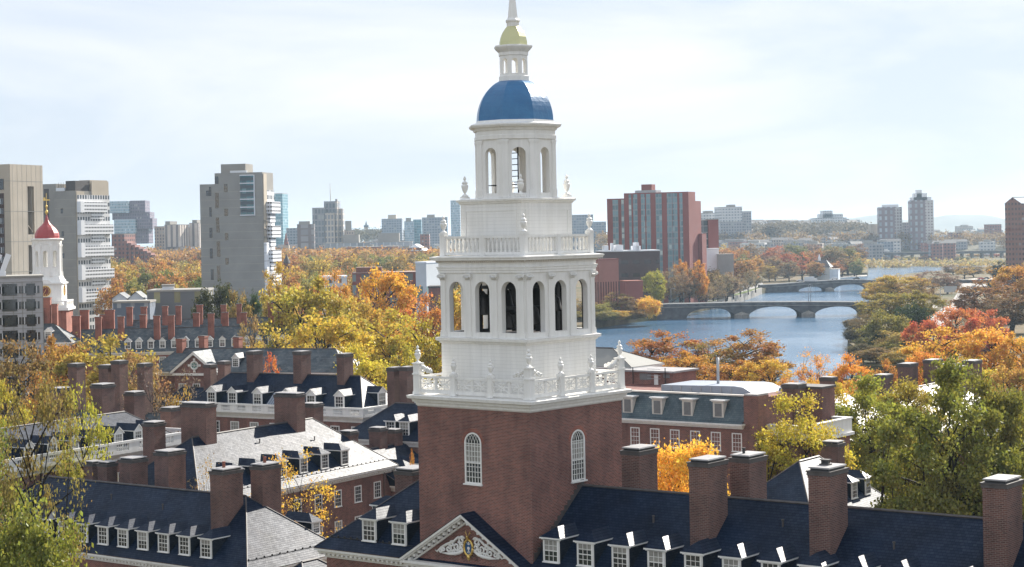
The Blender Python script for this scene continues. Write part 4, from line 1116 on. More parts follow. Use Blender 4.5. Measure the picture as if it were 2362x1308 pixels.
for x in (-12.6, -8.4): b.box(x, x + 0.08, 9.6, 9.68, ZL(23.2), ZL(25.1), DARK)
for i in range(4): b.tube([(-10.6, 9.5, ZL(23.9 + i * 0.35)), (-8.9, 9.5, ZL(23.9 + i * 0.35))], 0.025, GALV, 4)
b.build('penthouse', K_)
b = MB(); b.box(2.6, 5.6, 10.5, 13.5, ZL(20.0), ZL(23.1), CREAM); b.box(2.4, 5.8, 10.3, 13.7, ZL(23.1), ZL(23.25), CAPM); b.build('rendered_block', K_)
b = MB(); b.box(6.0, 10.6, 9.6, 12.5, ZL(15.0), ZL(23.5), BRICK); b.box(5.9, 10.7, 9.5, 12.6, ZL(23.5), ZL(23.72), CAPM); b.box(5.0, 8.3, 8.0, 15.0, ZL(20.1), ZL(20.9), BRICK); b.build('brick_block', K_)
chimney(K_, 7.1, 8.9, 7.6, 9.4, 19.0, 24.15, style=1)
# hip roofed hall behind the penthouse
fk2 = frame_at(1440, 845, 206.0, 53.0)
K2 = fk2.root('brick_hall', 'hall with pale sunlit hipped roof and white cornice directly behind the bell tower', 'building')
house_shell(K2, (-14.0, 2.6, -2.5, 4.5), 24.9, (-8.0, 1.0), (-2.2, 1.0), 26.7, 'a', roof=PALER, ov=0.8)
# N: lower wing with white parapet, running right behind the trees
N_ = thing('brick_house', 'lower brick wing with solid white parapet half hidden by the green trees at right', 'house', (fk.o[0], fk.o[1], GZ), frame_rot(53.0))
b = MB(); b.box(6.5, 12.5, 2.2, 12.0, 0, ZL(18.7), BRICK); b.box(31.0, 62.0, 8.2, 18.0, 0, ZL(18.7), BRICK); b.build('wall', N_)
b = MB()
for x0, x1, y0, y1 in ((6.1, 12.9, 1.7, 12.3), (30.6, 62.4, 7.7, 18.3)):
    b.box(x0, x1, y0, y1, ZL(18.7), ZL(19.0), WHITE); ring_box(b, x0 + 0.25, x1 - 0.2, y0 + 0.3, y1 - 0.2, ZL(19.0), ZL(20.35), 0.35, WHITE); ring_box(b, x0 + 0.1, x1 - 0.1, y0 + 0.2, y1 - 0.1, ZL(20.35), ZL(20.5), 0.6, WHITE)
b.build('parapet', N_)
b = MB(); b.box(6.8, 12.4, 2.5, 11.7, ZL(19.0), ZL(19.3), CAPM); b.box(31.1, 61.8, 8.5, 17.7, ZL(19.0), ZL(19.3), CAPM); b.build('flat_roof', N_)
for i in range(20):
    if 2 <= i < 10: continue
    yy = 2.17 if i < 4 else 8.17
    put_window(N_, 8.3 + 2.45 * i, yy, ZL(16.1), 0, 1.15, 1.85, blind=0.5); put_window(N_, 8.3 + 2.45 * i, yy, ZL(12.6), 0, 1.15, 1.9)
for x0, x1, y0 in ((6.3, 12.5, 2.0), (31.0, 62.0, 8.0)):
    b = MB(); b.box(x0, x1, y0, y0 + 0.2, ZL(15.0), ZL(15.35), CREAM); b.build('string_course', N_)
# M: hip roof house behind the front range
fm = frame_at(1843, 1064, 165.0, 55.0)
M_ = fm.root('brick_house', 'small brick house with a dark and a dazzling sunlit hip behind the front range chimneys', 'house')
house_shell(M_, (-5.0, 5.0, -7.5, 9.8), 14.25, (0.0, 0.0), (0.0, 4.2), 18.84, 'b')
for b_ in (6.2, 3.2): dormer(M_, 3.9, b_, 15.3, math.pi / 2, 'hip', 1.15, 1.45, 0.9)
chimney(M_, -6.6, -4.9, 10.2, 11.8, 8.0, 19.5); chimney(M_, -2.6, -0.9, 10.2, 11.8, 8.0, 19.5)
# P1, P2: sunlit roofs seen through the trees, with chimneys
fp = frame_at(1888, 922, 215.0, 55.0)
P1 = fp.root('brick_house', 'house with triangular sunlit slate gable slope seen between two green trees', 'house')
house_shell(P1, (-6.0, 5.6, -7.0, 14.0), 15.4, (0, 0), (0, 8.0), 19.75, 'b')
chim_px(P1, fp, 1914, 1935, 868, a=-1.0, depth=1.6, zb=16, style=1)
fp2 = frame_at(2120, 885, 236.0, 55.0)
P2 = fp2.root('brick_house', 'house with long bright roof and five dark capped chimneys under the orange trees at right', 'house')
house_shell(P2, (-8.0, 6.5, -14.0, 16.0), 14.6, (0, -9.0), (0, 10.0), 19.2, 'b')
house_shell(P2, (6.5, 40.0, 0.0, 12.0), 14.2, (10.5, 6.0), (36.0, 6.0), 18.4, 'a')
for xl, xr, yt, a in ((2037, 2065, 864, -3), (2092, 2123, 837, -4.5), (2150, 2181, 828, -4), (2188, 2222, 838, 0.5), (2208, 2235, 844, 2.5), (2242, 2270, 831, 1.0)):
    chim_px(P2, fp2, xl, xr, yt, a=a, depth=1.7, zb=15, style=1)
b = MB(); b.box(-8.0, 42.0, -0.4, 0.0, ZL(13.3), ZL(14.1), WHITE); b.build('cornice_band', P2)

# ------------------------------------------------------------------ G: gabled house with the round medallion
fg = frame_at(448, 812, 290.0, 72.0)
G_ = fg.root('brick_house', 'brick house with white trimmed gable and round coloured medallion', 'house')
house_shell(G_, (-9.0, 26.0, 1.0, 11.0), 18.9, (-6.0, 6.0), (22.0, 6.0), 22.3, 'a', roof=SLATEW)
b = MB(); b.box(-3.6, 3.6, 0.0, 2.0, 0, ZL(19.2), BRICK); b.poly([(-3.8, -0.01, ZL(19.2)), (3.8, -0.01, ZL(19.2)), (0, -0.01, ZL(22.0))], BRICK); b.build('gable_wall', G_)
b = MB()
for s_ in (-1, 1):
    P = [(s_ * 4.2, ZL(18.95)), (0, ZL(22.2)), (0, ZL(21.75)), (s_ * 4.2, ZL(18.5))]
    b.mesh([(x, -0.5, z) for x, z in P] + [(x, 0.1, z) for x, z in P], [(0, 1, 2, 3), (7, 6, 5, 4), (0, 4, 5, 1), (1, 5, 6, 2), (2, 6, 7, 3), (3, 7, 4, 0)], WHITE)
b.box(-3.9, 3.9, -0.35, 0.0, ZL(18.4), ZL(18.75), WHITE); b.build('gable_trim', G_)
b = MB()
for s_ in (-1, 1): b.poly([(s_ * 4.4, -0.55, ZL(18.85)), (s_ * 4.4, 7.0, ZL(18.85)), (0, 7.0, ZL(22.25)), (0, -0.55, ZL(22.25))], SLATEW)
b.build('gable_roof', G_)
b = MB(); RC = ZL(20.0)
b.tube([(0.62 * math.cos(t), -0.08, RC + 0.62 * math.sin(t)) for t in [2 * math.pi * i / 20 for i in range(21)]], 0.14, WHITE, 5)
for i in range(4):
    t = i * math.pi / 2; b.cbox(0, 0, 0, 0.01, 0.01, 0.01, WHITE)
    x, z = 0.95 * math.cos(t), RC + 0.95 * math.sin(t); b.box(x - 0.18, x + 0.18, -0.12, -0.02, z - 0.18, z + 0.18, WHITE)
STG = m_plain('stained_glass', (0.12, 0.25, 0.22), 0.3, 0.5, 0, 0.6, 4)
b.poly([(0.55 * math.cos(t), -0.04, RC + 0.55 * math.sin(t)) for t in [2 * math.pi * i / 16 for i in range(16)]], STG)
for i in range(6):
    t = i * math.pi / 3; b.tube([(0, -0.06, RC), (0.55 * math.cos(t), -0.06, RC + 0.55 * math.sin(t))], 0.04, WHITE, 4)
b.build('medallion', G_)
for x in (-2.2, 0.3, 2.4): put_window(G_, x, -0.03, ZL(14.9), 0, 1.3, 2.2)
for x in (6.0, 9.5, 13.0): put_window(G_, x, 1.62, ZL(15.2), 0, 1.3, 2.0)
dormer(G_, 6.2, 2.2, 19.6, 0, 'gable', 1.1, 1.4, 0.68)
b = MB(); b.box(8.6, 10.0, 3.0, 4.4, ZL(19.6), ZL(20.9), GALV); b.build('roof_vent', G_)
for xl, xr, yt, bb in ((402, 424, 781, 5.0), (455, 474, 774, 6.0), (536, 552, 778, 6.0)): chim_px(G_, fg, xl, xr, yt, b=bb, depth=1.4, zb=18, style=2, m=BRICKR)
fg2 = frame_at(495, 870, 262.0, 65.0)
G2 = fg2.root('brick_house', 'low brick house with two ribbed chimneys in front of the medallion gable', 'house')
house_shell(G2, (-10.0, 10.0, -4.0, 5.0), 14.5, (-6.0, 0.5), (6.0, 0.5), 18.6, 'a')
for xl, xr, yt in ((464, 490, 841), (497, 522, 834)): chim_px(G2, fg2, xl, xr, yt, b=0.0, depth=1.6, zb=15, style=1)
fq = frame_at(215, 900, 240.0, 62.0)
Q_ = fq.root('brick_house', 'brick house with several dark capped chimneys among bare trees at left', 'house')
house_shell(Q_, (-14.0, 16.0, -5.0, 6.0), 13.8, (-9.0, 0.5), (11.0, 0.5), 17.6, 'a', roof=SLATEW)
for xl, xr, yt in ((150, 183, 839), (220, 256, 841), (250, 281, 832), (310, 338, 838)): chim_px(Q_, fq, xl, xr, yt, b=0.0, depth=1.7, zb=14, style=1)
for i in range(7): put_window(Q_, -11 + 3.6 * i, -4.37, ZL(10.0), 0, 1.3, 2.0)

# ------------------------------------------------------------------ H: long range with a forest of chimneys
fh = frame_at(430, 800, 350.0, 96.0)
H_ = fh.root('brick_range', 'long slate roofed brick range bristling with red chimneys across the left middle distance', 'house')
house_shell(H_, (-26.0, 30.0, -0.6, 10.6), 18.75, (-22.0, 5.0), (26.0, 5.0), 23.0, 'a', roof=SLATEW, dent=('f',), wall=BRICKR)
house_shell(H_, (-17.0, 32.0, 13.0, 24.0), 20.0, (-12.0, 18.5), (28.0, 18.5), 24.05, 'a', roof=SLATEW, wall=BRICKR)
for px in (295, 320, 348, 375, 402, 428, 457, 484, 513, 541, 569, 597, 625, 653):
    a, z = fh.onb(px, 800, 0.3); dormer(H_, a, 0.3, 19.35, 0, 'gable', 1.05, 1.35, 0.76, 2, 4)
for px in (335, 375, 405, 435, 470, 510, 550, 590, 630):
    a, z = fh.onb(px, 825, 0.0); put_window(H_, a, 0.02, ZL(15.6), 0, 1.3, 2.1)
for xc, yt, w_ in ((175, 728, 18), (226, 731, 14), (278, 729, 14), (361, 728, 14), (394, 727, 14), (486, 722, 14)):
    chim_px(H_, fh, xc - w_ / 1.24, xc + w_ / 1.24, yt, b=2.2, depth=1.0, zb=19.5, style=2, m=BRICKR)
for xc, yt, w_ in ((194, 715, 19), (237, 725, 13), (252, 714, 22), (329, 726, 14), (452, 722, 14), (519, 720, 14), (562, 720, 13), (644, 718, 17)):
    chim_px(H_, fh, xc - w_ / 1.24, xc + w_ / 1.24, yt, b=5.4, depth=1.1, zb=20, style=2, m=BRICKR)
for xc, yt, w_ in ((298, 708, 14), (331, 707, 14), (380, 706, 13), (411, 705, 13), (460, 703, 14), (515, 702, 13), (551, 701, 12), (627, 698, 18)):
    chim_px(H_, fh, xc - w_ / 1.24, xc + w_ / 1.24, yt, b=17.0, depth=1.1, zb=21, style=2, m=BRICKR)
fr_ = frame_at(120, 781, 342.0, 92.0)
R_ = fr_.root('brick_house', 'brick house end with small dormer below the white clock tower', 'house')
house_shell(R_, (-9.0, 3.8, -0.6, 9.0), 21.3, (-6.0, 4.2), (-0.5, 4.2), 24.6, 'a', roof=SLATEW, wall=BRICKR)
dormer(R_, -0.8, 0.4, 21.9, 0, 'gable', 1.2, 1.4, 0.68)
for x in (-4.4, -1.6, 1.0): put_window(R_, x, 0.03, ZL(18.0), 0, 1.3, 2.1)
for xl, xr, yt in ((98, 117, 685), (119, 131, 701), (94, 102, 711)): chim_px(R_, fr_, xl - 3, xr + 3, yt, b=4.6, depth=1.2, zb=22, style=2, m=BRICKR)

# ------------------------------------------------------------------ white clock tower with red dome
dt = thing('clock_tower', 'white clock tower with red onion dome and gold weathervane', 'tower', (-96.3, 375.0, GZ), frame_rot(95.0))
b = MB(); b.box(-4.3, 4.3, -4.3, 4.3, 0, ZL(26.2), BRICKR); b.build('brick_base', dt)
b = MB(); b.box(-4.8, 4.8, -4.8, 4.8, ZL(26.2), ZL(26.75), WHITE); b.box(-4.5, 4.5, -4.5, 4.5, ZL(26.75), ZL(26.9), WHITE); b.build('cornice', dt)
for k in range(4):
    o, d, n = square_side(4.35, k)
    parapet(dt, (o[0] - d[0] * 4.3, o[1] - d[1] * 4.3), (o[0] + d[0] * 4.3, o[1] + d[1] * 4.3), 26.9, 28.2, 1, 14, n, gw=0.9)
b = MB(); b.box(-3.3, 3.3, -3.3, 3.3, ZL(26.9), ZL(31.6), WHITE); b.box(-3.6, 3.6, -3.6, 3.6, ZL(31.6), ZL(31.9), WHITE); b.box(-3.2, 3.2, -3.2, 3.2, ZL(31.9), ZL(33.2), WHITE, 0.5, 0.5)
# little gable hood over each clock
for k in range(4):
    o, d, n = square_side(3.32, k)
    P = [(u, z) for u, z in ((-1.6, 31.6), (1.6, 31.6), (1.3, 32.0), (0.7, 32.4), (0, 32.55), (-0.7, 32.4), (-1.3, 32.0))]
    b.panel((o[0] + n[0] * 0.25, o[1] + n[1] * 0.25, 0), (d[0], d[1], 0), (n[0], n[1], 0), [(u, ZL(z)) for u, z in P], [], 0.6, WHITE)
b.build('clock_stage', dt)
CLK = m_plain('clock_face_maroon', (0.16, 0.03, 0.025), 0.5, 0.4, 0, 0.1, 1)
for rot, pos in ((0, (0, -3.33)), (math.pi / 2, (3.33, 0))):
    b = MB(); b.lathe([(1.05, 0), (1.05, 0.06)], 28, CLK, sm=False)
    b.lathe([(1.12, -0.02), (1.12, 0.09), (1.0, 0.09), (1.0, 0.0)], 28, GOLD, cap=False)
    for i in range(12):
        t = math.pi / 6 * i; L = 0.3
        for off in ((-0.05, 0.05) if i % 3 else (-0.07, 0, 0.07)):
            cx, cy = 0.78 * math.cos(t) - off * math.sin(t), 0.78 * math.sin(t) + off * math.cos(t)
            b.tube([(cx - L / 2 * math.cos(t), cy - L / 2 * math.sin(t), 0.075), (cx + L / 2 * math.cos(t), cy + L / 2 * math.sin(t), 0.075)], 0.028, GOLD, 4, False)
    b.tube([(-0.08, -0.12, 0.09), (0.2, 0.48, 0.09)], 0.05, GOLD, 4, False); b.tube([(0.12, 0.18, 0.1), (-0.42, -0.62, 0.1)], 0.04, GOLD, 4, False)
    b.v = [(x, -z, y) for x, y, z in b.v]
    b.build('clock_face', dt, (pos[0], pos[1], ZL(30.2)), rot)
def oct_stage(root, name, ap, za, zb_, oz0, oz1, ow, th):
    b = MB(); half = ap * math.tan(math.pi / 8)
    for k in range(8):
        t = math.pi / 4 * k; n = (math.cos(t), math.sin(t)); d = (-n[1], n[0])
        b.panel((n[0] * ap, n[1] * ap, 0), (d[0], d[1], 0), (n[0], n[1], 0), [(-half, ZL(za)), (half, ZL(za)), (half, ZL(zb_)), (-half, ZL(zb_))], [arch(0, ZL(oz0), ZL(oz1), ow, 8)], th, WHITE)
    b.lathe([(ap - th, ZL(za)), (ap - th, ZL(za) + 0.3)], 8, WHITE, apo=True)
    return b.build(name, root)
oct_stage(dt, 'belfry', 2.62, 33.2, 40.2, 35.1, 38.5, 0.95, 0.5)
b = MB()
for k in range(8):
    t = math.pi / 4 * k + math.pi / 8; r = 2.62 / math.cos(math.pi / 8)
    b.cbox(r * math.cos(t), r * math.sin(t), ZL(33.2), 0.6, 0.7, 0.9, WHITE, t); b.cbox(r * math.cos(t), r * math.sin(t), ZL(34.1), 0.4, 0.5, 5.2, WHITE, t); b.cbox(r * math.cos(t), r * math.sin(t), ZL(39.3), 0.6, 0.7, 0.5, WHITE, t)
b.build('pilasters', dt)
b = MB(); b.lathe([(r, ZL(z)) for r, z in ((2.7, 39.8), (2.8, 40.2), (2.85, 40.5), (3.15, 40.7), (3.2, 40.95), (2.6, 41.05))], 8, WHITE, apo=True); b.build('belfry_cornice', dt)
b = MB(); b.lathe([(r, ZL(z)) for r, z in ((2.45, 41.0), (2.52, 41.5), (2.4, 42.1), (2.1, 42.7), (1.6, 43.3), (1.0, 43.85), (0.62, 44.3), (0.38, 44.8), (0.2, 45.5), (0.12, 46.0))], 12, REDP, sm=False); b.build('onion_dome', dt)
b = MB(); b.lathe([(r, ZL(z)) for r, z in ((0.1, 45.6), (0.16, 46.0), (0.3, 46.25), (0.34, 46.5), (0.2, 46.8), (0.08, 47.0), (0.2, 47.4), (0.26, 47.6), (0.16, 47.85), (0.06, 48.0), (0.05, 49.7), (0.02, 50.4))], 8, GOLD, sm=True)
b.box(-0.7, 0.7, -0.03, 0.03, ZL(48.85), ZL(49.1), GOLD); b.box(-0.6, -0.2, -0.03, 0.03, ZL(49.1), ZL(49.5), GOLD); b.build('weathervane', dt)

# ------------------------------------------------------------------ far block helper
FM = {}
def fac(key, *a, **k):
    if key not in FM: FM[key] = m_facade(key, *a, **k)
    return FM[key]
def block(name, label, cat, px0, px1, yt, Y, mat, depth=18.0, phi=0.0, plant=None, zg=GZ, steps=(), group=None, top=None):
    """building standing between pixels px0 and px1 with its roof at height yt, at distance Y; phi turns it"""
    pc = at((px0 + px1) / 2, yt, Y); W = abs(at(px1, yt, Y).x - at(px0, yt, Y).x)
    f = math.radians(phi); s_ = abs(math.sin(f)); depth = min(depth, 0.8 * W / max(s_, 1e-3)) if s_ > 0.02 else depth
    wd = max(2.0, (W - depth * s_) / math.cos(f))
    r = thing(name, label, cat, (pc.x, Y + depth / 2, zg), f, group)
    h = pc.z - zg
    b = MB(); b.box(-wd / 2, wd / 2, -depth / 2, depth / 2, 0, h, mat)
    b.box(-wd / 2 - 0.15, wd / 2 + 0.15, -depth / 2 - 0.15, depth / 2 + 0.15, h, h + 0.5, top or CONCG)
    b.build('body', r)
    if plant:
        for x0, x1, y0, y1, hh in plant:
            b = MB(); b.box(-wd / 2 + x0 * wd, -wd / 2 + x1 * wd, -depth / 2 + y0 * depth, -depth / 2 + y1 * depth, h + 0.5, h + 0.5 + hh, top or CONCG); b.build('roof_plant', r)
    for i, (x0, x1, hh, m) in enumerate(steps):
        b = MB(); b.box(-wd / 2 + x0 * wd, -wd / 2 + x1 * wd, -depth / 2 - 0.4, depth / 2 + 0.4, 0, h + hh, m); b.build('stepped_block', r)
    return r

# ------------------------------------------------------------------ left edge: flats with big dark windows
fap = frame_at(98, 640, 330.0, 106.0)
AP_ = fap.root('apartment_building', 'grey panel flats with big dark windows at the left edge', 'building')
CONCP = m_plain('grey_panel', (0.42, 0.41, 0.425), 0.8, 0.25, 0, 0.08, 0.3)
b = MB(); b.box(-34, 0, 0, 14, 0, ZL(33.9), CONCP); b.box(-34.2, 0.2, -0.2, 14.2, ZL(33.9), ZL(34.2), CONCG)
for k in range(9): b.box(-34.05, 0.05, -0.05, 14.05, ZL(33.0 - 2.82 * k), ZL(33.1 - 2.82 * k), CONCG)
for x in (0, -1.9, -3.6, -5.2, -6.9, -9.9, -11.6, -13.3): b.box(x - 0.06, x + 0.06, -0.06, 0.0, 0, ZL(33.0), CONCG)
b.build('wall', AP_)
def dark_window(w_, h_, mull):
    key = ('dk', w_, h_, mull)
    if key not in _W:
        b = MB(); b.box(-w_ / 2 - 0.05, w_ / 2 + 0.05, -0.06, 0.04, -0.05, h_ + 0.05, CONCG); b.box(-w_ / 2, w_ / 2, -0.075, 0.0, 0, h_, GLASS)
        for i in range(1, mull): b.box(-w_ / 2 + w_ * i / mull - 0.06, -w_ / 2 + w_ * i / mull + 0.06, -0.09, 0.0, 0, h_, BALW)
        _W[key] = mesh_of(b, 'window')
    return _W[key]
for k in range(8):
    z = ZL(31.0 - 2.82 * k)
    for px, w_, h_, mu in ((85, 0.9, 1.3, 2), (71, 1.5, 2.1, 1), (56, 0.9, 1.3, 2), (42, 0.9, 1.3, 2), (22, 2.6, 2.1, 1), (4, 0.9, 1.3, 2), (-12, 0.9, 1.3, 2), (-30, 2.6, 2.1, 1)):
        a, zz = fap.onb(px, 690, 0); link('window', dark_window(w_, h_, mu), AP_, (a, -0.03, z - (0.35 if h_ > 2 else 0)))
for k in range(7): link('window', dark_window(0.9, 1.3, 2), AP_, (0.03, 4.0, ZL(31.0 - 2.82 * k)), math.pi / 2)
b = MB(); p0, z0_ = fap.onb(-20, 636, 4); p1, z1_ = fap.onb(14, 636, 4)
b.box(p0, p1, 4, 8, ZL(34.2), ZL(34.9), BALW)
for i in range(5):
    x = p1 - 0.2 - i * 1.6
    b.poly([(x, 4.0, ZL(34.9)), (x - 0.9, 4.2, ZL(34.9)), (x + 0.3, 4.0, ZL(38.3)), (x + 1.2, 4.0, ZL(38.0))], BALW)
    b.poly([(x, 4.0, ZL(34.9)), (x - 0.9, 7.8, ZL(34.9)), (x + 0.3, 7.8, ZL(38.3)), (x + 1.2, 4.0, ZL(38.0))], BALW)
b.build('folded_rooflight', AP_)

# tan concrete tower at the left edge
fmt = frame_at(25, 500, 500.0, 68.0)
MT = fmt.root('concrete_tower', 'tall tan concrete tower with a vertical dark slot at the left edge', 'tower')
zt = ZL(62.1)
b = MB(); b.box(-26, 0, 0, 7.6, 0, zt, CONC); b.box(-26, -1.6, 7.6, 10.5, 0, zt - 6.0, CONCG); b.box(-26, 0, 10.5, 14.6, 0, zt, CONC); b.box(-26, 0, 7.6, 10.5, zt - 6.0, zt, CONC)
b.poly([(0, 7.6, zt - 17.0), (0, 10.5, zt - 19.5), (-1.6, 10.5, zt - 17.0), (-1.6, 7.6, zt - 17.0)], CONC)
b.box(-1.6, -0.01, 7.6, 10.5, zt - 22.5, zt - 19.5, CONC)
for k in range(7): b.box(-26.03, 0.03, -0.03, 14.63, 4 + k * 8.4, 4.12 + k * 8.4, CONCG)
for k in range(7): b.box(-26.02, 0.02, 1.0 + k * 2.1, 1.05 + k * 2.1, 0, zt, CONCG)
b.build('body', MT)
BRN = m_plain('dark_brick_strip', (0.08, 0.055, 0.05), 0.8, 0.2, 0, 0.1, 0.5)
b = MB(); b.box(-9.0, -2.2, -0.12, 0.0, 0, zt - 8.0, BRN); b.box(-9.0, -2.2, -0.14, 0.0, zt - 7.0, zt - 4.0, GLASS); b.build('brick_strip', MT)
for k in range(16):
    for a in (-3.2, -6.6): link('window', dark_window(1.6, 1.5, 2), MT, (a, -0.13, zt - 11.0 - 2.7 * k))

# ------------------------------------------------------------------ the two residential towers with white balcony bands
WF = fac('balcony_front', (0.66, 0.66, 0.66), (0.10, 0.11, 0.125), 1.55, 2.72, 0.7, 0.55, spec=0.5, wall2=(0.52, 0.52, 0.52), lit=(0.5, 0.5, 0.5))
WB = fac('balcony_band', (0.74, 0.75, 0.77), (0.05, 0.05, 0.055), 0.95, 1.36, 0.74, 0.42, oz=0.15, wall2=(0.7, 0.71, 0.73), lit=(0.1, 0.1, 0.1))
fpl = frame_at(176, 560, 675.0, 66.0)
PL = fpl.root('residential_tower', 'grey residential tower with white balcony bands behind the red dome', 'tower')
zt = ZL(59.4)
b = MB(); b.box(-9.6, 0, 0, 20.4, 0, zt, CONCG)
for k in range(18): b.box(-9.63, -0.01, -0.03, 0, 2 + 3.2 * k, 2.07 + 3.2 * k, CONC)
b.box(-16.0, -9.6, 1.0, 14.0, 0, ZL(62.3), CONCG); b.box(-15.2, -13.0, 0.95, 1.0, 20, ZL(60.5), CAPM); b.box(-5.5, -0.5, 9.5, 20.3, zt, ZL(63.6), CONC); b.box(-5.0, -0.6, 0.8, 9.4, zt, ZL(63.2), CAPM); b.box(-9.0, -6.6, 2, 5, zt, zt + 2.4, CONC); b.box(-9.4, -5.4, 0.6, 2, zt, zt + 1.3, BALW)
for x in (-8.6, -7.4, -6.2): b.tube([(x, 1.2, zt), (x, 1.2, zt + 3.4)], 0.07, DARK, 4)
b.build('body', PL)
for px, py in ((143, 492), (145, 545), (146, 595)):
    a, z = fpl.onb(px, py, 0); link('window', dark_window(1.0, 1.8, 1), PL, (a, -0.03, ZL(z)))
b = MB(); b.box(0, 0.3, 0.6, 20.4, 0, zt - 1.5, WF); b.box(-0.2, 0.25, 9.6, 20.0, zt - 1.5, ZL(63.2), CONC); b.box(0, 0.26, 0.3, 5.0, 0, zt - 0.2, CONC); b.build('window_front', PL)
for k in range(5):
    ztop = zt - 4.2 - 8.4 * k; b = MB(); b.box(0.0, 1.7, 0.8, 20.8 if k else 17.0, ztop - 3.7, ztop, WB); b.build('balcony_band', PL)
    b = MB(); b.box(0.0, 2.0, 0.4, 2.6, ztop - 3.9, ztop + (1.6 if k else 0.2), BALW); b.build('balcony_block', PL)
    b = MB(); b.box(0.0, 1.0, 8.5, 16.0, ztop - 6.3, ztop - 3.75, WB); b.build('balcony_band', PL)
fpr = frame_at(608, 560, 617.0, 80.0)
PR = fpr.root('residential_tower', 'broad grey concrete residential tower with glass bay and white stepped balconies', 'tower')
zt = ZL(62.9); zl = ZL(59.2)
b = MB(); b.box(-22.4, -17.0, 0, 14, 0, zl, CONCG); b.box(-17.0, 0, 0, 12.0, 0, zt, CONCG); b.box(-15.4, -6.6, 2, 10, zt, ZL(66.0), CONCG); b.box(-12.0, -6.0, 1.5, 2, zt, zt + 0.8, BALW)
for k in range(19): b.box(-22.42, -0.02, -0.03, 0.0, zl - 2.75 * (k + 1), zl - 2.75 * (k + 1) + 0.07, CONC)
b.build('body', PR)
b = MB(); gb = fac('glass_bay', (0.10, 0.12, 0.13), (0.07, 0.17, 0.20), 1.6, 2.72, 0.9, 0.62, oz=0.6, lit=(0.3, 0.42, 0.44)); b.box(-7.8, -2.9, -0.35, 0, zt - 14.6, zt - 1.0, gb)
for k in range(6): b.box(-8.0, -2.8, -0.5, 0, zt - 14.7 + 2.72 * k, zt - 14.4 + 2.72 * k, BALW)
b.box(-3.0, -2.75, -0.5, 0, zt - 14.8, zt - 0.8, BALW); b.build('glass_bay', PR)
for px, y0, y1, w_ in ((500, 407, 424, 1.2), (521, 425, 443, 1.2), (501, 445, 480, 1.2), (522, 482, 498, 1.2), (485, 431, 452, 0.8), (486, 478, 500, 0.8), (502, 502, 518, 1.1), (503, 519, 536, 1.1), (487, 525, 548, 1.0), (523, 538, 554, 1.1), (504, 557, 575, 1.1), (505, 575, 592, 1.1), (488, 573, 596, 1.0), (524, 595, 610, 1.1), (490, 621, 646, 1.0), (505, 613, 648, 1.1), (526, 651, 668, 1.1), (481, 440, 452, 1.6)):
    a, z1_ = fpr.onb(px, y0, 0); a, z0_ = fpr.onb(px, y1, 0); link('window', dark_window(w_, round(z1_ - z0_, 1), 1), PR, (a, -0.03, ZL(z0_)))
b = MB(); b.box(0, 0.3, 4.0, 12.0, 0, zt - 6, WF); b.box(0, 0.25, 0.5, 4.0, zt - 24, zt - 0.5, CONC); b.build('window_front', PR)
b = MB(); b.box(0, 1.0, 0.3, 4.0, 0, zt - 24.0, BALW)
for k in range(16): b.box(-0.02, 1.03, 0.27, 4.0, 2.0 + 2.75 * k, 2.15 + 2.75 * k, CONCG)
b.build('white_fin', PR)
for k in range(6):
    ztop = zt - 10.0 - 8.3 * k; b = MB(); b.box(0.0, 2.2, 3.0, 13.0, ztop - 4.0, ztop, WB); b.build('balcony_band', PR)
    b = MB(); b.box(0.0, 1.4, 3.6, 9.5, ztop - 7.2, ztop - 4.05, WB); b.build('balcony_band', PR)

# ------------------------------------------------------------------ middle distance, left
GRB = fac('grey_office', (0.17, 0.17, 0.175), (0.30, 0.29, 0.16), 5.2, 9.0, 0.3, 0.42, oz=1.0, lit=(0.4, 0.38, 0.2))
block('office_building', 'low grey building with tan windows in front of the glass bay residential tower', 'building', 330, 478, 673, 470, GRB, 16, 4)
w1 = block('white_penthouse', 'small white rooftop cabin above the low grey building', 'cabin', 368, 401, 661, 474, BALW, 4, 10)
for lab, x0, x1, yr, ye in (('left one of two white gabled houses below the autumn wood', 259, 292, 680, 688), ('right one of two white gabled houses below the autumn wood', 296, 331, 677, 688)):
    p0, p1 = at(x0, ye, 480), at(x1, ye, 480); hs_ = thing('white_house', lab, 'house', ((p0.x + p1.x) / 2, 480, GZ), math.radians(4)); W = (p1.x - p0.x) / 2; zr, ze_ = at(x0, yr - 3, 480).z - GZ, p0.z - GZ
    b = MB(); b.box(-W, W, 0, 9, 0, ze_, BALW); b.poly([(-W, -0.01, ze_), (W, -0.01, ze_), (0, -0.01, zr)], BALW); b.build('wall', hs_)
    b = MB()
    for s_ in (-1, 1): b.poly([(s_ * (W + 0.3), -0.4, ze_ - 0.2), (s_ * (W + 0.3), 9.4, ze_ - 0.2), (0, 9.4, zr + 0.12), (0, -0.4, zr + 0.12)], SLATEW)
    b.build('roof', hs_)
    for x in (-W * 0.5, 0, W * 0.5): link('window', dark_window(0.8, 1.4, 1), hs_, (x, -0.03, ze_ - 2.0))
block('blue_house', 'slate blue clapboard house below the white gabled houses', 'house', 258, 345, 699, 455, fac('blue_clap', (0.14, 0.17, 0.22), (0.3, 0.32, 0.34), 3.4, 3.2, 0.3, 0.45), 9, 2)
MDB = fac('brick_glass', (0.26, 0.095, 0.075), (0.22, 0.26, 0.26), 4.4, 4.1, 0.62, 0.72, oz=0.4, lit=(0.5, 0.55, 0.5))
block('school_building', 'brick and glass building behind the golden trees left of the belfry', 'building', 806, 962, 632, 560, MDB, 18, 3, plant=[(0.05, 0.45, 0.2, 0.7, 1.6)], top=BRICK)
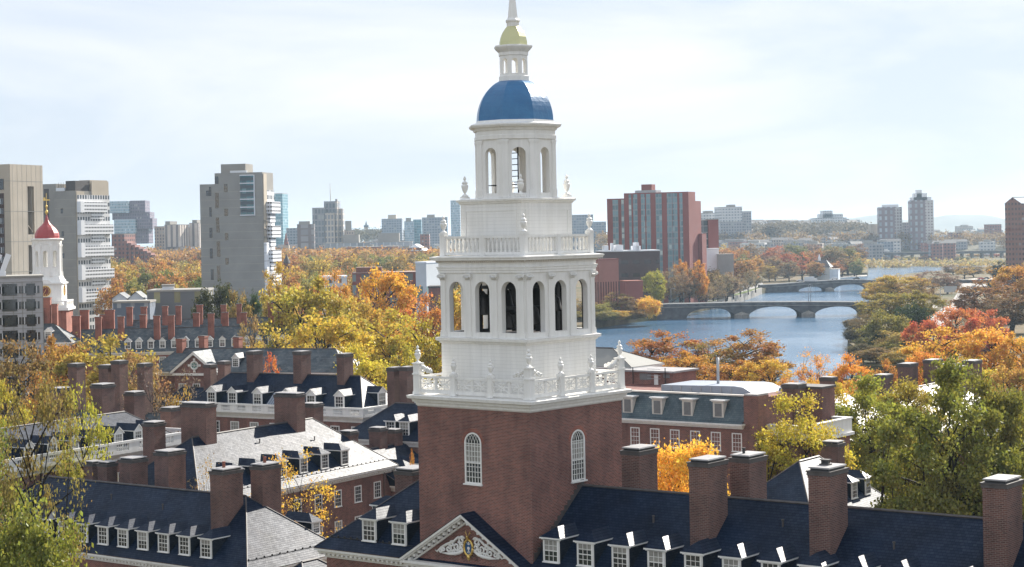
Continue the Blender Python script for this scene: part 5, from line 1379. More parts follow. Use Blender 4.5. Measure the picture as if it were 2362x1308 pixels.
wb = block('white_pavilion', 'pale grey box building beside the belfry', 'building', 958, 1016, 607, 548, fac('pale_panel', (0.55, 0.57, 0.58), (0.25, 0.36, 0.36), 6.0, 16.0, 0.42, 0.3, oz=-3), 14, -18, top=BALW)
block('brick_annexe', 'plain red brick annexe between the pale box and the belfry', 'building', 988, 1030, 664, 520, BRICK, 10, 0, top=CAPM)
block('brick_house', 'small brick house glimpsed between trees below the brick and glass building', 'house', 735, 800, 640, 600, fac('pale_house', (0.6, 0.6, 0.58), (0.12, 0.13, 0.14), 3, 3, 0.4, 0.5), 10, 8, top=BALW)

# ------------------------------------------------------------------ far city, left half
GL1 = fac('pale_blue_glass', (0.42, 0.5, 0.56), (0.24, 0.38, 0.48), 1.8, 3.6, 0.75, 0.7, lit=(0.6, 0.7, 0.75))
GL2 = fac('teal_glass', (0.2, 0.36, 0.42), (0.10, 0.28, 0.36), 3.2, 4.0, 0.85, 0.7, lit=(0.5, 0.65, 0.7))
PUR = fac('purple_panel', (0.18, 0.15, 0.20), (0.12, 0.11, 0.15), 2.2, 4.0, 0.5, 0.6)
TAN = fac('tan_slab', (0.44, 0.36, 0.30), (0.15, 0.14, 0.15), 3.2, 3.4, 0.5, 0.6)
FIN = fac('white_fins', (0.62, 0.56, 0.5), (0.2, 0.18, 0.18), 6.0, 400.0, 0.42, 0.99)
BRF = fac('brick_far', (0.27, 0.12, 0.10), (0.10, 0.09, 0.10), 3.6, 3.5, 0.5, 0.5)
GRY = fac('grey_slab', (0.30, 0.30, 0.32), (0.12, 0.14, 0.17), 3.4, 3.6, 0.55, 0.5)
BLU = fac('blue_grey_slab', (0.26, 0.30, 0.36), (0.13, 0.17, 0.22), 4.0, 3.8, 0.6, 0.5)
WHF = fac('white_slab', (0.58, 0.58, 0.58), (0.2, 0.24, 0.28), 4.0, 3.8, 0.6, 0.45)
DKC = fac('law_tower', (0.24, 0.24, 0.26), (0.12, 0.14, 0.16), 4.2, 7.4, 0.7, 0.72)
TANL = fac('law_tower_tan', (0.46, 0.40, 0.34), (0.16, 0.17, 0.19), 4.2, 7.4, 0.62, 0.72)
st = thing('stacked_office_tower', 'tower of glass boxes stacked out of line like books', 'tower', (at(300, 500, 2300).x, 2300, GZ))
def sbox(x0, x1, y0, y1, m, d0=0, d1=30):
    p, q = at(x0, y0, 2300), at(x1, y1, 2300); ox = st.location.x
    b = MB(); b.box(p.x - ox, q.x - ox, d0, d1, q.z - GZ, p.z - GZ, m); b.build('glass_box', st)
for args in ((251, 299, 465, 491, GL1, -6, 26), (299.5, 335, 463, 490, PUR, 0, 30), (258, 345, 490.5, 506, PUR, 2, 32), (266, 315, 506.5, 538, GL1, -8, 24), (315.5, 352, 504, 527, PUR, 0, 30), (300, 342, 527.5, 562, PUR, 4, 34), (262, 300, 538.5, 600, BRF, 4, 30)): sbox(*args)
block('brick_block', 'red brick block left of the stepped brick terraces', 'building', 256, 300, 541, 1500, BRF, 22, -12)
sp = thing('terraced_building', 'brick building stepping down in terraces', 'building', (at(280, 590, 1480).x, 1480, GZ))
b = MB()
for i in range(8):
    p, q = at(285 + i * 8.5, 556 + i * 4.6, 1480), at(285 + (i + 1) * 8.5, 600, 1480); b.box(p.x - sp.location.x, q.x - sp.location.x, 0.0 + 1.2 * i, 24, 0, p.z - GZ, BRF)
b.build('terraces', sp)
block('slab_block', 'tan slab with scaffold like grid right of the stacked boxes', 'building', 355, 396, 523, 1900, TAN, 20, -15)
block('finned_tower', 'pale tower with tall white vertical fins', 'tower', 378, 428, 519, 1860, FIN, 22, -14, plant=[(0.0, 0.3, 0.1, 0.9, 3.5)])
block('slab_block', 'tan block between the finned tower and the narrow brown tower', 'building', 424, 442, 526, 1900, TAN, 18, 0)
block('narrow_tower', 'narrow brown slab touching the broad grey residential tower', 'tower', 436, 465, 515, 1880, FIN, 18, -10, plant=[(0.2, 0.7, 0.2, 0.8, 3)])
block('glass_tower', 'teal glass tower peeking out right of the broad grey residential tower', 'tower', 624, 658, 447, 2600, GL2, 30, -8)
block('low_offices', 'blue grey offices at the foot of the teal glass tower', 'building', 655, 692, 527, 2400, BLU, 30, 6)
block('framed_building', 'brown framed concrete block beside the church spire', 'building', 681, 724, 518, 1900, fac('frame_conc', (0.2, 0.17, 0.17), (0.3, 0.3, 0.32), 11, 7, 0.7, 0.75), 26, 4, plant=[(0.1, 0.75, 0.2, 0.8, 3)])
lw = block('law_tower', 'dark stepped university tower with tan ribs and rooftop mast', 'tower', 720, 748, 480, 2300, DKC, 26, 0)
ox = lw.location.x
for x0, x1, yt, d0, d1, m in ((744, 778, 464, 3, 28, DKC), (750, 772, 491, -16, -6, TANL), (776, 788, 481, 0, 24, TANL), (773, 777.5, 459, -12, 0, TANL)):
    p, q = at(x0, yt, 2300), at(x1, yt, 2300); b = MB(); b.box(p.x - ox, q.x - ox, d0, d1, 0, p.z - GZ, m); b.build('tower_block', lw)
p0, p1 = at(758, 463, 2300), at(757, 421, 2300); b = MB(); b.tube([(p0.x - ox, 10, p0.z - GZ), (p1.x - ox, 10, p1.z - GZ)], [0.5, 0.25], CONC, 5); b.build('mast', lw)
block('slab_block', 'low tan and grey blocks at the right foot of the dark stepped tower', 'building', 790, 818, 532, 2300, TAN, 24, 8, plant=[(0.1, 0.7, 0.2, 0.8, 12)])
ws = thing('water_tower', 'slim stone water tower with green pointed cap on the far hill', 'tower', (at(845, 540, 3600).x, 3600, GZ))
zt = at(845, 524, 3600).z - GZ; b = MB(); b.lathe([(5, 0), (4.3, zt)], 10, CONC); b.build('shaft', ws); b = MB(); b.lathe([(5, zt), (5, zt + 4), (2.2, zt + 4.5), (0.2, zt + 13)], 10, SLATEG); b.build('cap', ws)
block('apartment_block', 'blue grey block with white rooftop storey on the horizon', 'building', 880, 927, 505, 2800, BLU, 36, 0, plant=[(0.3, 0.7, 0.2, 0.8, 6)], top=CONC)
block('glass_block', 'pale green glass block left of the long blue grey block', 'building', 930, 955, 511, 2700, GL1, 26, 6, plant=[(0.15, 0.7, 0.2, 0.8, 5)])
block('glass_block', 'narrow mint glass block wedged beside the long blue grey block', 'building', 953, 972, 507, 2720, GL2, 26, 0)
block('long_block', 'long blue grey block left of the narrow glass tower', 'building', 970, 1032, 502, 2600, BLU, 40, 4, plant=[(0.2, 0.5, 0.2, 0.8, 4)])
block('glass_tower', 'narrow pale glass tower seen beside the white square block of the bell tower', 'tower', 1039, 1066, 463, 2700, GL1, 26, -8)
block('industrial_hall', 'long white industrial shed in front of the horizon blocks', 'building', 746, 950, 560, 2050, fac('white_shed', (0.56, 0.58, 0.6), (0.3, 0.34, 0.38), 7.5, 30, 0.85, 0.75), 60, 2, plant=[(0.2, 0.38, 0.3, 0.7, 9), (0.6, 0.85, 0.3, 0.7, 10)])
block('brick_hall', 'dark brick university hall in front of the white shed', 'building', 790, 918, 570, 1850, BRF, 50, 3)
oc = block('victorian_building', 'ornate tan building with white gables in front of the long blue grey block', 'building', 938, 982, 572, 1700, BRF, 24, -10)
b = MB(); h_ = at(938, 572, 2250).z - GZ
b.poly([(-10, -12.4, h_ + 0.6), (10, -12.4, h_ + 0.6), (0, -8, h_ + 7)], BALW); b.poly([(-10, -12.4, h_ + 0.6), (0, -8, h_ + 7), (0, 8, h_ + 7), (-10, 12.4, h_ + 0.6)], BALW); b.poly([(10, -12.4, h_ + 0.6), (10, 12.4, h_ + 0.6), (0, 8, h_ + 7), (0, -8, h_ + 7)], BALW); b.build('roof', oc)
block('dark_block', 'small dark brick box right of the ornate tan building', 'building', 969, 990, 541, 2000, BRF, 18, 0)
ch = thing('church', 'church with slim tan spire beside the broad grey residential tower', 'church', (at(660, 560, 1750).x, 1750, GZ))
zt = at(660, 566, 1750).z - GZ; b = MB(); b.box(-3, 3, -3, 3, 0, zt, CONC); b.box(-2, 14, 2, 22, 0, zt * 0.55, CONC); b.build('tower', ch); b = MB(); b.lathe([(3.4, zt), (0.1, at(658, 536, 1750).z - GZ)], 4, BRF, rot=0.785); b.build('spire', ch)
cs = thing('turret', 'dark conical turret roof poking out of the orange wood', 'turret', (at(661, 600, 900).x, 900, GZ))
zt = at(661, 607, 900).z - GZ; b = MB(); b.lathe([(1.6, 0), (1.6, zt)], 10, BRICK); b.build('wall', cs); b = MB(); b.lathe([(1.9, zt), (0.05, at(661, 585, 900).z - GZ)], 10, CAPM); b.build('roof', cs)

# ------------------------------------------------------------------ far city, right half
block('office_block', 'blue grey block just right of the upper balustrade urn', 'building', 1318, 1368, 496, 2600, BLU, 36, 0)
block('office_block', 'lower blue block left of the striped red brick tower', 'building', 1366, 1398, 512, 2650, BLU, 36, 0)
RED = m_plain('red_tower_brick', (0.255, 0.095, 0.082), 0.85, 0.25, 0, 0.08, 0.1)
TGL = fac('tower_glazing', (0.26, 0.31, 0.33), (0.20, 0.31, 0.34), 1.6, 2.9, 0.78, 0.72, lit=(0.6, 0.66, 0.62))
frt = frame_at(1590, 560, 900.0, 68.0)
RT = frt.root('apartment_tower', 'broad red brick tower with vertical strips of teal glass by the river', 'tower')
def rspan(x0, x1): return frt.onb(x0, 560, 0)[0], frt.onb(x1, 560, 0)[0]
zt = ZL(frt.onb(1515, 444, 0)[1]); zlw = ZL(frt.onb(1420, 458, 0)[1])
aL, aM = frt.onb(1441, 560, 0)[0], frt.onb(1398, 560, 0)[0]
b = MB(); b.box(aL, 0, 0, 12, 0, zt, RED); b.box(aM, aL, 2.5, 14, 0, zlw, RED); b.box(-1.2, 0.0, 12, 22, 0, zt - 4.5, RED); b.box(0.2, 2.0, 16.0, 24, 0, zt - 21, RED)
b.build('body', RT)
for x0, x1 in ((1462, 1472), (1480, 1489), (1492, 1502), (1514, 1528), (1540, 1552), (1553, 1564), (1569, 1576)):
    a0, a1 = rspan(x0, x1); b = MB(); b.box(a0, a1, -0.06, 0.0, 0, zt - 0.6, TGL); b.build('window_strip', RT)
for x0, x1 in ((1411, 1424), (1431, 1439), (1452, 1458)):
    a0, a1 = rspan(x0, x1); yy = 2.44 if x1 < 1441 else -0.06; b = MB(); b.box(a0, a1, yy, yy + 0.05, 0, (zlw if yy > 0 else zt) - 0.6, TGL); b.build('window_strip', RT)
a0, a1 = rspan(1476, 1500); b = MB(); b.box(a0, a1, 4, 10, zt, zt + 4.3, RED); a0, a1 = rspan(1464, 1512); b.box(a0, a1, 2, 11, zt, zt + 1.3, GALV); b.build('penthouse', RT)
DB = fac('dark_brown_brick', (0.10, 0.065, 0.06), (0.06, 0.05, 0.05), 5.5, 6.0, 0.6, 0.3, wall2=(0.075, 0.05, 0.047))
ps = block('power_station', 'dark brown windowless power station with white roof plant in front of the striped red tower', 'building', 1380, 1522, 580, 850, DB, 26, 5, plant=[(0.05, 0.12, 0.2, 0.5, 2.4), (0.18, 0.21, 0.2, 0.4, 3.5), (0.25, 0.37, 0.1, 0.6, 2.6), (0.55, 0.68, 0.1, 0.4, 2.0), (0.6, 0.65, 0.1, 0.5, 3.6)], top=BALW)
BRP = fac('arcaded_brick', (0.34, 0.155, 0.12), (0.10, 0.045, 0.04), 1.5, 60, 0.45, 0.32, oz=-46)
cb_ = block('brick_warehouse', 'reddish brick warehouse with corbelled top at the left bank of the river', 'building', 1368, 1429, 600, 800, BRP, 16, -52, top=RED)
block('brick_outbuilding', 'low brick outbuilding between the warehouse and the riverside trees', 'building', 1432, 1483, 650, 790, RED, 9, 12, top=BRICKR)
GG = fac('black_grid_glass', (0.3, 0.3, 0.3), (0.10, 0.14, 0.15), 3.6, 3.6, 0.88, 0.86, lit=(0.35, 0.42, 0.42))
block('glass_block', 'gridded glass front right of the striped red tower', 'building', 1606, 1635, 509, 1010, GG, 12, 0)
block('brick_block', 'plain brick slab beside the gridded glass front', 'building', 1634, 1657, 507, 1006, RED, 14, 0)
block('white_block', 'plain white low block under the gridded glass front', 'building', 1620, 1658, 575, 990, BALW, 10, 0, top=BALW)
block('low_shed', 'flat grey shed right of the plain white low block', 'building', 1656, 1692, 588, 985, CONCG, 10, 0)
block('hospital_block', 'pale hospital wing on the hill left of the tall pale block', 'building', 1611, 1662, 492, 2450, WHF, 40, 0, plant=[(0.3, 0.7, 0.2, 0.8, 3)])
block('hospital_block', 'tall pale hospital block on the hill', 'building', 1655, 1712, 478, 2400, WHF, 40, 6, plant=[(0.5, 0.75, 0.2, 0.8, 3)])
block('hospital_block', 'grey concrete hospital front below the tall pale block', 'building', 1660, 1716, 512, 2300, GRY, 30, 0)
block('hospital_block', 'small dark block right of the tall pale hospital block', 'building', 1712, 1733, 488, 2420, GRY, 30, 0)
sb = block('stepped_offices', 'white stepped office building on the horizon above the trees', 'building', 1878, 1953, 503, 2900, WHF, 40, 0)
ox = sb.location.x
for x0, x1, yt in ((1893, 1946, 494), (1900, 1922, 486)):
    p, q = at(x0, yt, 2900), at(x1, yt, 2900); b = MB(); b.box(p.x - ox, q.x - ox, -14, 14, 0, p.z - GZ, WHF); b.build('upper_storeys', sb)
block('slab_block', 'small white slab right of the white stepped offices', 'building', 1956, 1983, 508, 2900, WHF, 30, 0)
block('concrete_laboratory', 'wide pale concrete laboratory left of the twin towers', 'building', 1937, 2010, 534, 2320, fac('lab', (0.42, 0.41, 0.39), (0.14, 0.16, 0.19), 9, 14, 0.5, 0.7), 26, 0)
block('slab_block', 'plain tan slab touching the left twin tower', 'building', 2008, 2030, 518, 2280, CONC, 16, 0)
TW1 = fac('twin_tower_brick', (0.20, 0.15, 0.16), (0.36, 0.40, 0.44), 6.6, 7.4, 0.42, 0.62, lit=(0.5, 0.55, 0.55))
TW2 = fac('twin_tower_light', (0.5, 0.47, 0.46), (0.28, 0.22, 0.23), 5.2, 3.7, 0.5, 0.5)
for lab, x0, xm, x1, yt, tops in (('shorter left one of the two brick and glass riverside towers', 2028, 2064, 2086, 478, ((2038, 2074, 472),)), ('taller right one of the two brick and glass riverside towers', 2100, 2134, 2159, 462, ((2103, 2150, 455), (2109, 2140, 446), (2116, 2128, 438)))):
    t_ = thing('residential_tower', lab, 'tower', (at(xm, 540, 2250).x, 2250, GZ)); ox = t_.location.x
    p, q, r_ = at(x0, yt, 2250), at(xm, yt, 2250), at(x1, yt, 2250)
    b = MB(); b.mesh([(p.x - ox, 3, 0), (q.x - ox, 0, 0), (r_.x - ox, 14, 0), (p.x - ox + 2, 24, 0), (p.x - ox, 3, p.z - GZ), (q.x - ox, 0, p.z - GZ), (r_.x - ox, 14, p.z - GZ), (p.x - ox + 2, 24, p.z - GZ)], [(0, 1, 5, 4), (2, 3, 7, 6), (3, 0, 4, 7), (4, 5, 6, 7)], TW1)
    b.poly([(q.x - ox, 0, 0), (r_.x - ox, 14, 0), (r_.x - ox, 14, p.z - GZ), (q.x - ox, 0, p.z - GZ)], TW2); b.build('body', t_)
    for a0, a1, yy in tops:
        u, v = at(a0, yy, 2250), at(a1, yy, 2250); b = MB(); b.box(u.x - ox, v.x - ox, 4, 12, p.z - GZ - 1, u.z - GZ, BALW); b.build('crown', t_)
block('link_block', 'grey link building between the twin towers', 'building', 2084, 2102, 514, 2280, GRY, 14, 0)
block('long_warehouse', 'long pale warehouse by the far bank left of the twin towers', 'building', 1897, 2022, 563, 2140, fac('warehouse', (0.36, 0.37, 0.37), (0.2, 0.22, 0.23), 12, 9, 0.6, 0.4), 24, 0)
block('sports_hall', 'pale low hall right of the twin towers', 'building', 2160, 2196, 543, 2350, WHF, 20, 0, top=BALW)
block('brick_hall', 'square brick hall right of the pale low hall', 'building', 2194, 2218, 537, 2330, BRF, 20, 0)
block('long_shed', 'long grey roofed shed behind the far bank at right', 'building', 2216, 2320, 549, 2400, GRY, 30, 0, top=BALW)
block('brick_building', 'dark brick block far off beside the big right edge tower', 'building', 2280, 2310, 518, 2500, BRF, 24, 0)
fbt = frame_at(2319, 540, 1120.0, 74.0)
BT = fbt.root('brick_tower', 'brown brick tower with green gabled roof at the right edge', 'tower')
zt = ZL(fbt.onb(2322, 470, 0)[1]); b = MB(); BTF = fac('brown_tower', (0.27, 0.14, 0.11), (0.10, 0.08, 0.08), 2.0, 3.1, 0.55, 0.5)
b.box(0, 30, 0, 24, 0, zt, BTF); b.box(-0.3, 30, -0.3, 24, zt - 16.0, zt - 15.6, RED); b.build('body', BT)
b = MB(); b.poly([(-0.3, -0.3, zt), (4.6, -0.3, zt + 4.0), (4.6, 24, zt + 4.0), (-0.3, 24, zt)], SLATEG); b.poly([(4.6, -0.3, zt + 4.0), (20, -0.3, zt + 4.0), (20, 24, zt + 4.0), (4.6, 24, zt + 4.0)], SLATEG); b.poly([(-0.3, -0.3, zt), (10, -0.3, zt), (4.6, -0.3, zt + 4.0)], BTF); b.build('roof', BT)
bh = thing('boathouse', 'pale boathouse with dark roof and veranda beyond the farther bridge', 'boathouse', (at(1890, 615, 1300).x, 1300, GZ), math.radians(-18))
b = MB(); b.box(-7, 7, 0, 14, 0, 9.5, CREAM); b.box(5.5, 13, 2, 12, 0, 7.5, BALW); b.build('wall', bh)
b = MB(); b.poly([(-8, -1, 9.3), (8, -1, 9.3), (4, 7, 14.5), (-4, 7, 14.5)], CAPM); b.poly([(8, -1, 9.3), (8, 15, 9.3), (4, 7, 14.5)], SLATEW); b.poly([(-8, 15, 9.3), (-8, -1, 9.3), (-4, 7, 14.5)], CAPM); b.poly([(8, 15, 9.3), (-8, 15, 9.3), (-4, 7, 14.5), (4, 7, 14.5)], CAPM); b.box(5.3, 13.3, 1.6, 12.4, 7.5, 7.9, CREAM); b.lathe([(1.0, 14.0), (1.0, 16.0), (0.05, 19.0)], 8, BALW); b.build('roof', bh)
b = MB()
for x in (6, 9.5, 13):
    for z in (0, 4): b.box(x - 0.15, x + 0.15, 1.5, 1.8, z, z + 3.6, BALW)
b.box(5.5, 13.2, 1.4, 1.9, 3.6, 4.0, BALW); b.build('veranda', bh)

# ------------------------------------------------------------------ ground, river, roads
GROUND, nt, b_ = base('ground', 0.95, 0.1)
tc = nt.nodes.new('ShaderNodeTexCoord')
f1 = noise(nt, tc.outputs['Object'], 0.02, 8, 0.6); f2 = noise(nt, tc.outputs['Object'], 0.25, 5)
c1 = ramp(nt, f1, [(0.35, (0.07, 0.075, 0.03)), (0.5, (0.12, 0.10, 0.055)), (0.65, (0.16, 0.12, 0.07))])
c2 = ramp(nt, f2, [(0.3, (0.7, 0.7, 0.7)), (0.7, (1.25, 1.2, 1.15))])
nt.links.new(mixc(nt, 1.0, c1, c2, 'MULTIPLY'), b_.inputs['Base Color'])
WATER, nt, b_ = base('river_water', 0.12, 0.5)
b_.inputs['Base Color'].default_value = (0.07, 0.155, 0.26, 1); b_.inputs['IOR'].default_value = 1.33
tc = nt.nodes.new('ShaderNodeTexCoord'); mp = nt.nodes.new('ShaderNodeMapping'); mp.inputs['Scale'].default_value = (0.25, 0.6, 1); mp.inputs['Rotation'].default_value = (0, 0, 0.3)
nt.links.new(tc.outputs['Object'], mp.inputs['Vector'])
w1_ = noise(nt, mp.outputs['Vector'], 1.2, 5, 0.6); w2_ = noise(nt, tc.outputs['Object'], 0.012, 3, 0.5)
amp = ramp(nt, w2_, [(0.40, (0.12, 0.12, 0.12)), (0.60, (1, 1, 1))])
bump(nt, b_, mathn(nt, 'MULTIPLY', w1_, amp), 0.8, 0.7)
ROAD = m_plain('road_asphalt', (0.22, 0.21, 0.2), 0.8, 0.3, 0, 0.1, 0.3)
PAVE = m_plain('pale_path', (0.36, 0.34, 0.31), 0.85, 0.2, 0, 0.1, 0.3)
GRASS = m_plain('verge_grass', (0.09, 0.12, 0.03), 0.95, 0.1, 0, 0.4, 0.2)
river = [Vector((-420, 470, 0)), Vector((-60, 455, 0)), Vector((90, 430, 0)), Vector((200, 400, 0)), Vector((420, 380, 0)), Vector((420, 470, 0)), Vector((120, 470, 0)), gp(1998, 868), gp(1980, 826), gp(1958, 812), gp(1955, 790), gp(1990, 745), gp(2010, 700), gp(2040, 665), gp(2090, 640), gp(2270, 622), Vector((760, 1850, 0)), Vector((760, 1990, 0)), gp(2300, 608), gp(2100, 611), gp(2003, 612), gp(2001, 637), gp(1930, 641), gp(1850, 655), gp(1756, 678), gp(1724, 691), gp(1650, 712), gp(1515, 738), gp(1440, 747), gp(1378, 757), gp(1300, 775), Vector((-60, 620, 0)), Vector((-420, 600, 0))]
outer = [Vector((-16000, -200, 0)), Vector((16000, -200, 0)), Vector((16000, 26000, 0)), Vector((-16000, 26000, 0))]
tri = tessellate_polygon([outer, river]); flat = outer + river
b = MB(); b.mesh([(p.x, p.y, GZ) for p in flat], [tuple(t) for t in tri], GROUND)
n = len(river)
b.mesh([(p.x, p.y, GZ) for p in river] + [(p.x, p.y, -1.0) for p in river], [(i, (i + 1) % n, n + (i + 1) % n, n + i) for i in range(n)], GROUND)
tag(b.build('ground'), kind='structure')
b = MB(); b.poly([(-430, 370, 0), (800, 370, 0), (800, 2100, 0), (-430, 2100, 0)], WATER); tag(b.build('river'), kind='structure')
def sheet(name, pts, m, z=0.004):
    b = MB(); P = [gp(x, y, GZ) for x, y in pts]
    t = tessellate_polygon([[Vector((p.x, p.y, 0)) for p in P]])
    b.mesh([(p.x, p.y, GZ + z) for p in P], [tuple(q) for q in t], m); return tag(b.build(name), kind='structure')
sheet('river_road', [(1440, 708), (1530, 700), (1640, 694), (1762, 659), (1756, 648), (1690, 666), (1620, 680), (1500, 692)], ROAD)
sheet('grass_verge', [(1560, 700), (1640, 699), (1700, 685), (1756, 664), (1755, 661), (1640, 694.5), (1560, 698)], GRASS, 0.008)
sheet('parkway_road', [(2090, 775), (2150, 728), (2196, 694), (2208, 676), (2213, 662), (2222, 650), (2285, 656), (2284, 668), (2262, 680), (2232, 694), (2206, 726), (2164, 775)], ROAD)
sheet('ramp_road', [(2124, 726), (2156, 703), (2164, 706), (2136, 730)], PAVE, 0.008)
sheet('cross_street', [(2186, 648), (2292, 638), (2296, 647), (2200, 656)], PAVE, 0.008)
sheet('dock_path', [(1915, 638), (2000, 634), (2000, 637), (1920, 642)], PAVE, 0.008)
# dashed lane paint on the parkway
LANE = m_plain('lane_paint', (0.7, 0.7, 0.68), 0.7, 0.3)
b = MB()
for i in range(12):
    p, q = gp(2128 + 8 * i, 772 - 8.6 * i, GZ), gp(2132 + 8 * i, 768 - 8.6 * i, GZ)
    d = (q - p).normalized(); s_ = Vector((-d.y, d.x, 0)) * 0.2
    b.poly([tuple(v + Vector((0, 0, 0.01))) for v in (p - s_, q - s_, q + s_, p + s_)], LANE)
tag(b.build('lane_markings'), kind='structure')
# river wall
b = MB(); P = [gp(1640, 714), gp(1724, 691), gp(1756, 678)]
for p, q in zip(P[:-1], P[1:]):
    d = (q - p).normalized(); s_ = Vector((d.y, -d.x, 0)) * 0.5
    b.mesh([tuple(v) for v in (p + s_ + Vector((0, 0, -1)), q + s_ + Vector((0, 0, -1)), q - s_ + Vector((0, 0, -1)), p - s_ + Vector((0, 0, -1)), p + s_ + Vector((0, 0, 3.9)), q + s_ + Vector((0, 0, 3.9)), q - s_ + Vector((0, 0, 3.9)), p - s_ + Vector((0, 0, 3.9)))],
           [(0, 1, 5, 4), (1, 2, 6, 5), (2, 3, 7, 6), (3, 0, 4, 7), (4, 5, 6, 7)], STONEL)
tag(b.build('river_wall'), 'granite river wall between the two bridges on the left bank', 'wall')
# far hills
b = MB(); HILL = m_plain('hill_woods', (0.10, 0.09, 0.06), 0.95, 0.1, 0, 0.3, 0.002)
rng = random.Random(3)
for Y, base_px, amp_ in ((9000, 0, 1), ):
    xs = list(range(1700, 2700, 20)); top = []
    for x in xs:
        y = 521 - 0.019 * (x - 2362) * 0 - max(0, 21 * math.exp(-((x - 2230) / 90.0) ** 2)) - max(0, 17 * math.exp(-((x - 2010) / 80.0) ** 2)) - 7 - 2 * math.sin(x * 0.05)
        top.append(at(x, y, Y))
    nn = len(xs)
    vs = [(p.x, Y, p.z) for p in top] + [(p.x * 1.0, Y - 900, 0) for p in top] + [(p.x, Y + 2500, 0) for p in top]
    b.mesh(vs, [(nn + i, nn + i + 1, i + 1, i) for i in range(nn - 1)] + [(i, i + 1, 2 * nn + i + 1, 2 * nn + i) for i in range(nn - 1)], HILL, True)
tag(b.build('hills'), kind='structure')
# low rise on the right: the hill with the hospital
b = MB(); vs = []; fs = []; nx, ny = 40, 14
for j in range(ny):
    for i in range(nx):
        x = 150 + i * 24; y = 2150 + j * 120
        h = 42 * math.exp(-((x - 470) / 300.0) ** 2) * math.sin(math.pi * j / (ny - 1)) + 4 * math.sin(i * 1.1) * math.sin(math.pi * j / (ny - 1))
        vs.append((x, y, GZ - 0.5 + max(0, h)))
for j in range(ny - 1):
    for i in range(nx - 1): fs.append((j * nx + i, j * nx + i + 1, (j + 1) * nx + i + 1, (j + 1) * nx + i))
b.mesh(vs, fs, HILL, True); tag(b.build('hill'), kind='structure')

# ------------------------------------------------------------------ stone bridges
def bridge(label, Y, x_l, x_r, deck, arches, wl, depth=16.0):
    """deck: (px, y) polyline of the parapet top; arches: (px0, px1, crown y); wl: waterline y function of px"""
    xl = at(x_l, 700, Y).x
    r = thing('stone_bridge', label, 'bridge', (xl, Y, 0))
    D = [(at(x, y, Y).x - xl, at(x, y, Y).z) for x, y in deck]
    out_ = [(D[-1][0], -1.5), (D[0][0], -1.5)][::-1] + [(D[-1][0], D[-1][1])] + D[::-1][1:]
    holes = []
    for x0, x1, yc in arches:
        a0, a1 = at(x0, 720, Y).x - xl, at(x1, 720, Y).x - xl; zc = at((x0 + x1) / 2, yc, Y).z; zs = 0.6; hw = (a1 - a0) / 2; c = (a0 + a1) / 2
        L = [(a0, -1.0), (a1, -1.0)]
        for i in range(17):
            t = math.pi * i / 16; L.append((c + hw * math.cos(t), zs + (zc - zs) * math.sin(t)))
        holes.append(L)
    b = MB(); b.panel((0, 0, 0), (1, 0, 0), (0, -1, 0), out_, holes, depth, STONE); b.build('arches', r)
    b = MB()
    for (xa, za), (xb, zb) in zip(D[:-1], D[1:]):
        b.mesh([(xa, -0.3, za - 1.3), (xb, -0.3, zb - 1.3), (xb, 0.4, zb - 1.3), (xa, 0.4, za - 1.3), (xa, -0.3, za + 0.12), (xb, -0.3, zb + 0.12), (xb, 0.4, zb + 0.12), (xa, 0.4, za + 0.12)], [(0, 1, 5, 4), (3, 2, 1, 0), (4, 5, 6, 7), (2, 3, 7, 6)], STONE)
        b.mesh([(xa, -0.55, za - 1.55), (xb, -0.55, zb - 1.55), (xb, -0.02, zb - 1.55), (xa, -0.02, za - 1.55), (xa, -0.55, za - 1.25), (xb, -0.55, zb - 1.25), (xb, -0.02, zb - 1.25), (xa, -0.02, za - 1.25)], [(0, 1, 5, 4), (3, 2, 1, 0), (4, 5, 6, 7)], STONEL)
    b.build('parapet', r)
    for (u0, u1, _), (v0, v1, _) in zip(arches[:-1], arches[1:]):
        b = MB(); a0, a1 = at(u1, 720, Y).x - xl, at(v0, 720, Y).x - xl; c = (a0 + a1) / 2; hw = (a1 - a0) / 2
        b.mesh([(a0 - 0.3, -0.02, -1), (c, -hw * 1.1, -1), (a1 + 0.3, -0.02, -1), (a0 - 0.3, -0.02, 1.7), (c, -hw * 1.1, 1.7), (a1 + 0.3, -0.02, 1.7), (c, -0.3, 3.0)], [(0, 1, 4, 3), (1, 2, 5, 4), (3, 4, 6), (4, 5, 6)], STONEL)
        b.build('cutwater', r)
    return r, xl, D
br1, x1l, D1 = bridge('nearer stone bridge with three low arches across the river', 822.0, 1512, 2050, [(1512, 704), (1540, 702), (1600, 701), (1710, 698), (1860, 697), (1960, 697.5), (2050, 699)], [(1583, 1695, 711), (1727, 1850, 707), (1879, 1992, 707)], None)
br2, x2l, D2 = bridge('farther humped stone bridge with two tall arches', 1150.0, 1756, 2060, [(1756, 658), (1800, 655.5), (1846, 652), (1900, 648), (1952, 645.5), (2019, 647), (2060, 651)], [(1843, 1906, 661.5), (1924, 2005, 656)], None)
def lamp(px, yb, yt, Y, label, arm=1.5, grp=None):
    p, q = at(px, yb, Y), at(px, yt, Y); o = thing('street_lamp', label, 'lamp post', (p.x, Y, p.z), 0, grp); h = q.z - p.z
    b = MB(); b.tube([(0, 0, -0.5), (0, 0, h * 0.92), (arm * 0.3, 0, h), (arm, 0, h)], [0.14, 0.1, 0.07, 0.05], GALV, 5); b.build('pole', o)
    b = MB(); b.box(arm - 0.35, arm + 0.35, -0.15, 0.15, h - 0.06, h + 0.1, GALV); b.build('lamp_head', o)
lamp(1548, 697, 665, 815, 'grey street lamp at the left end of the nearer bridge')
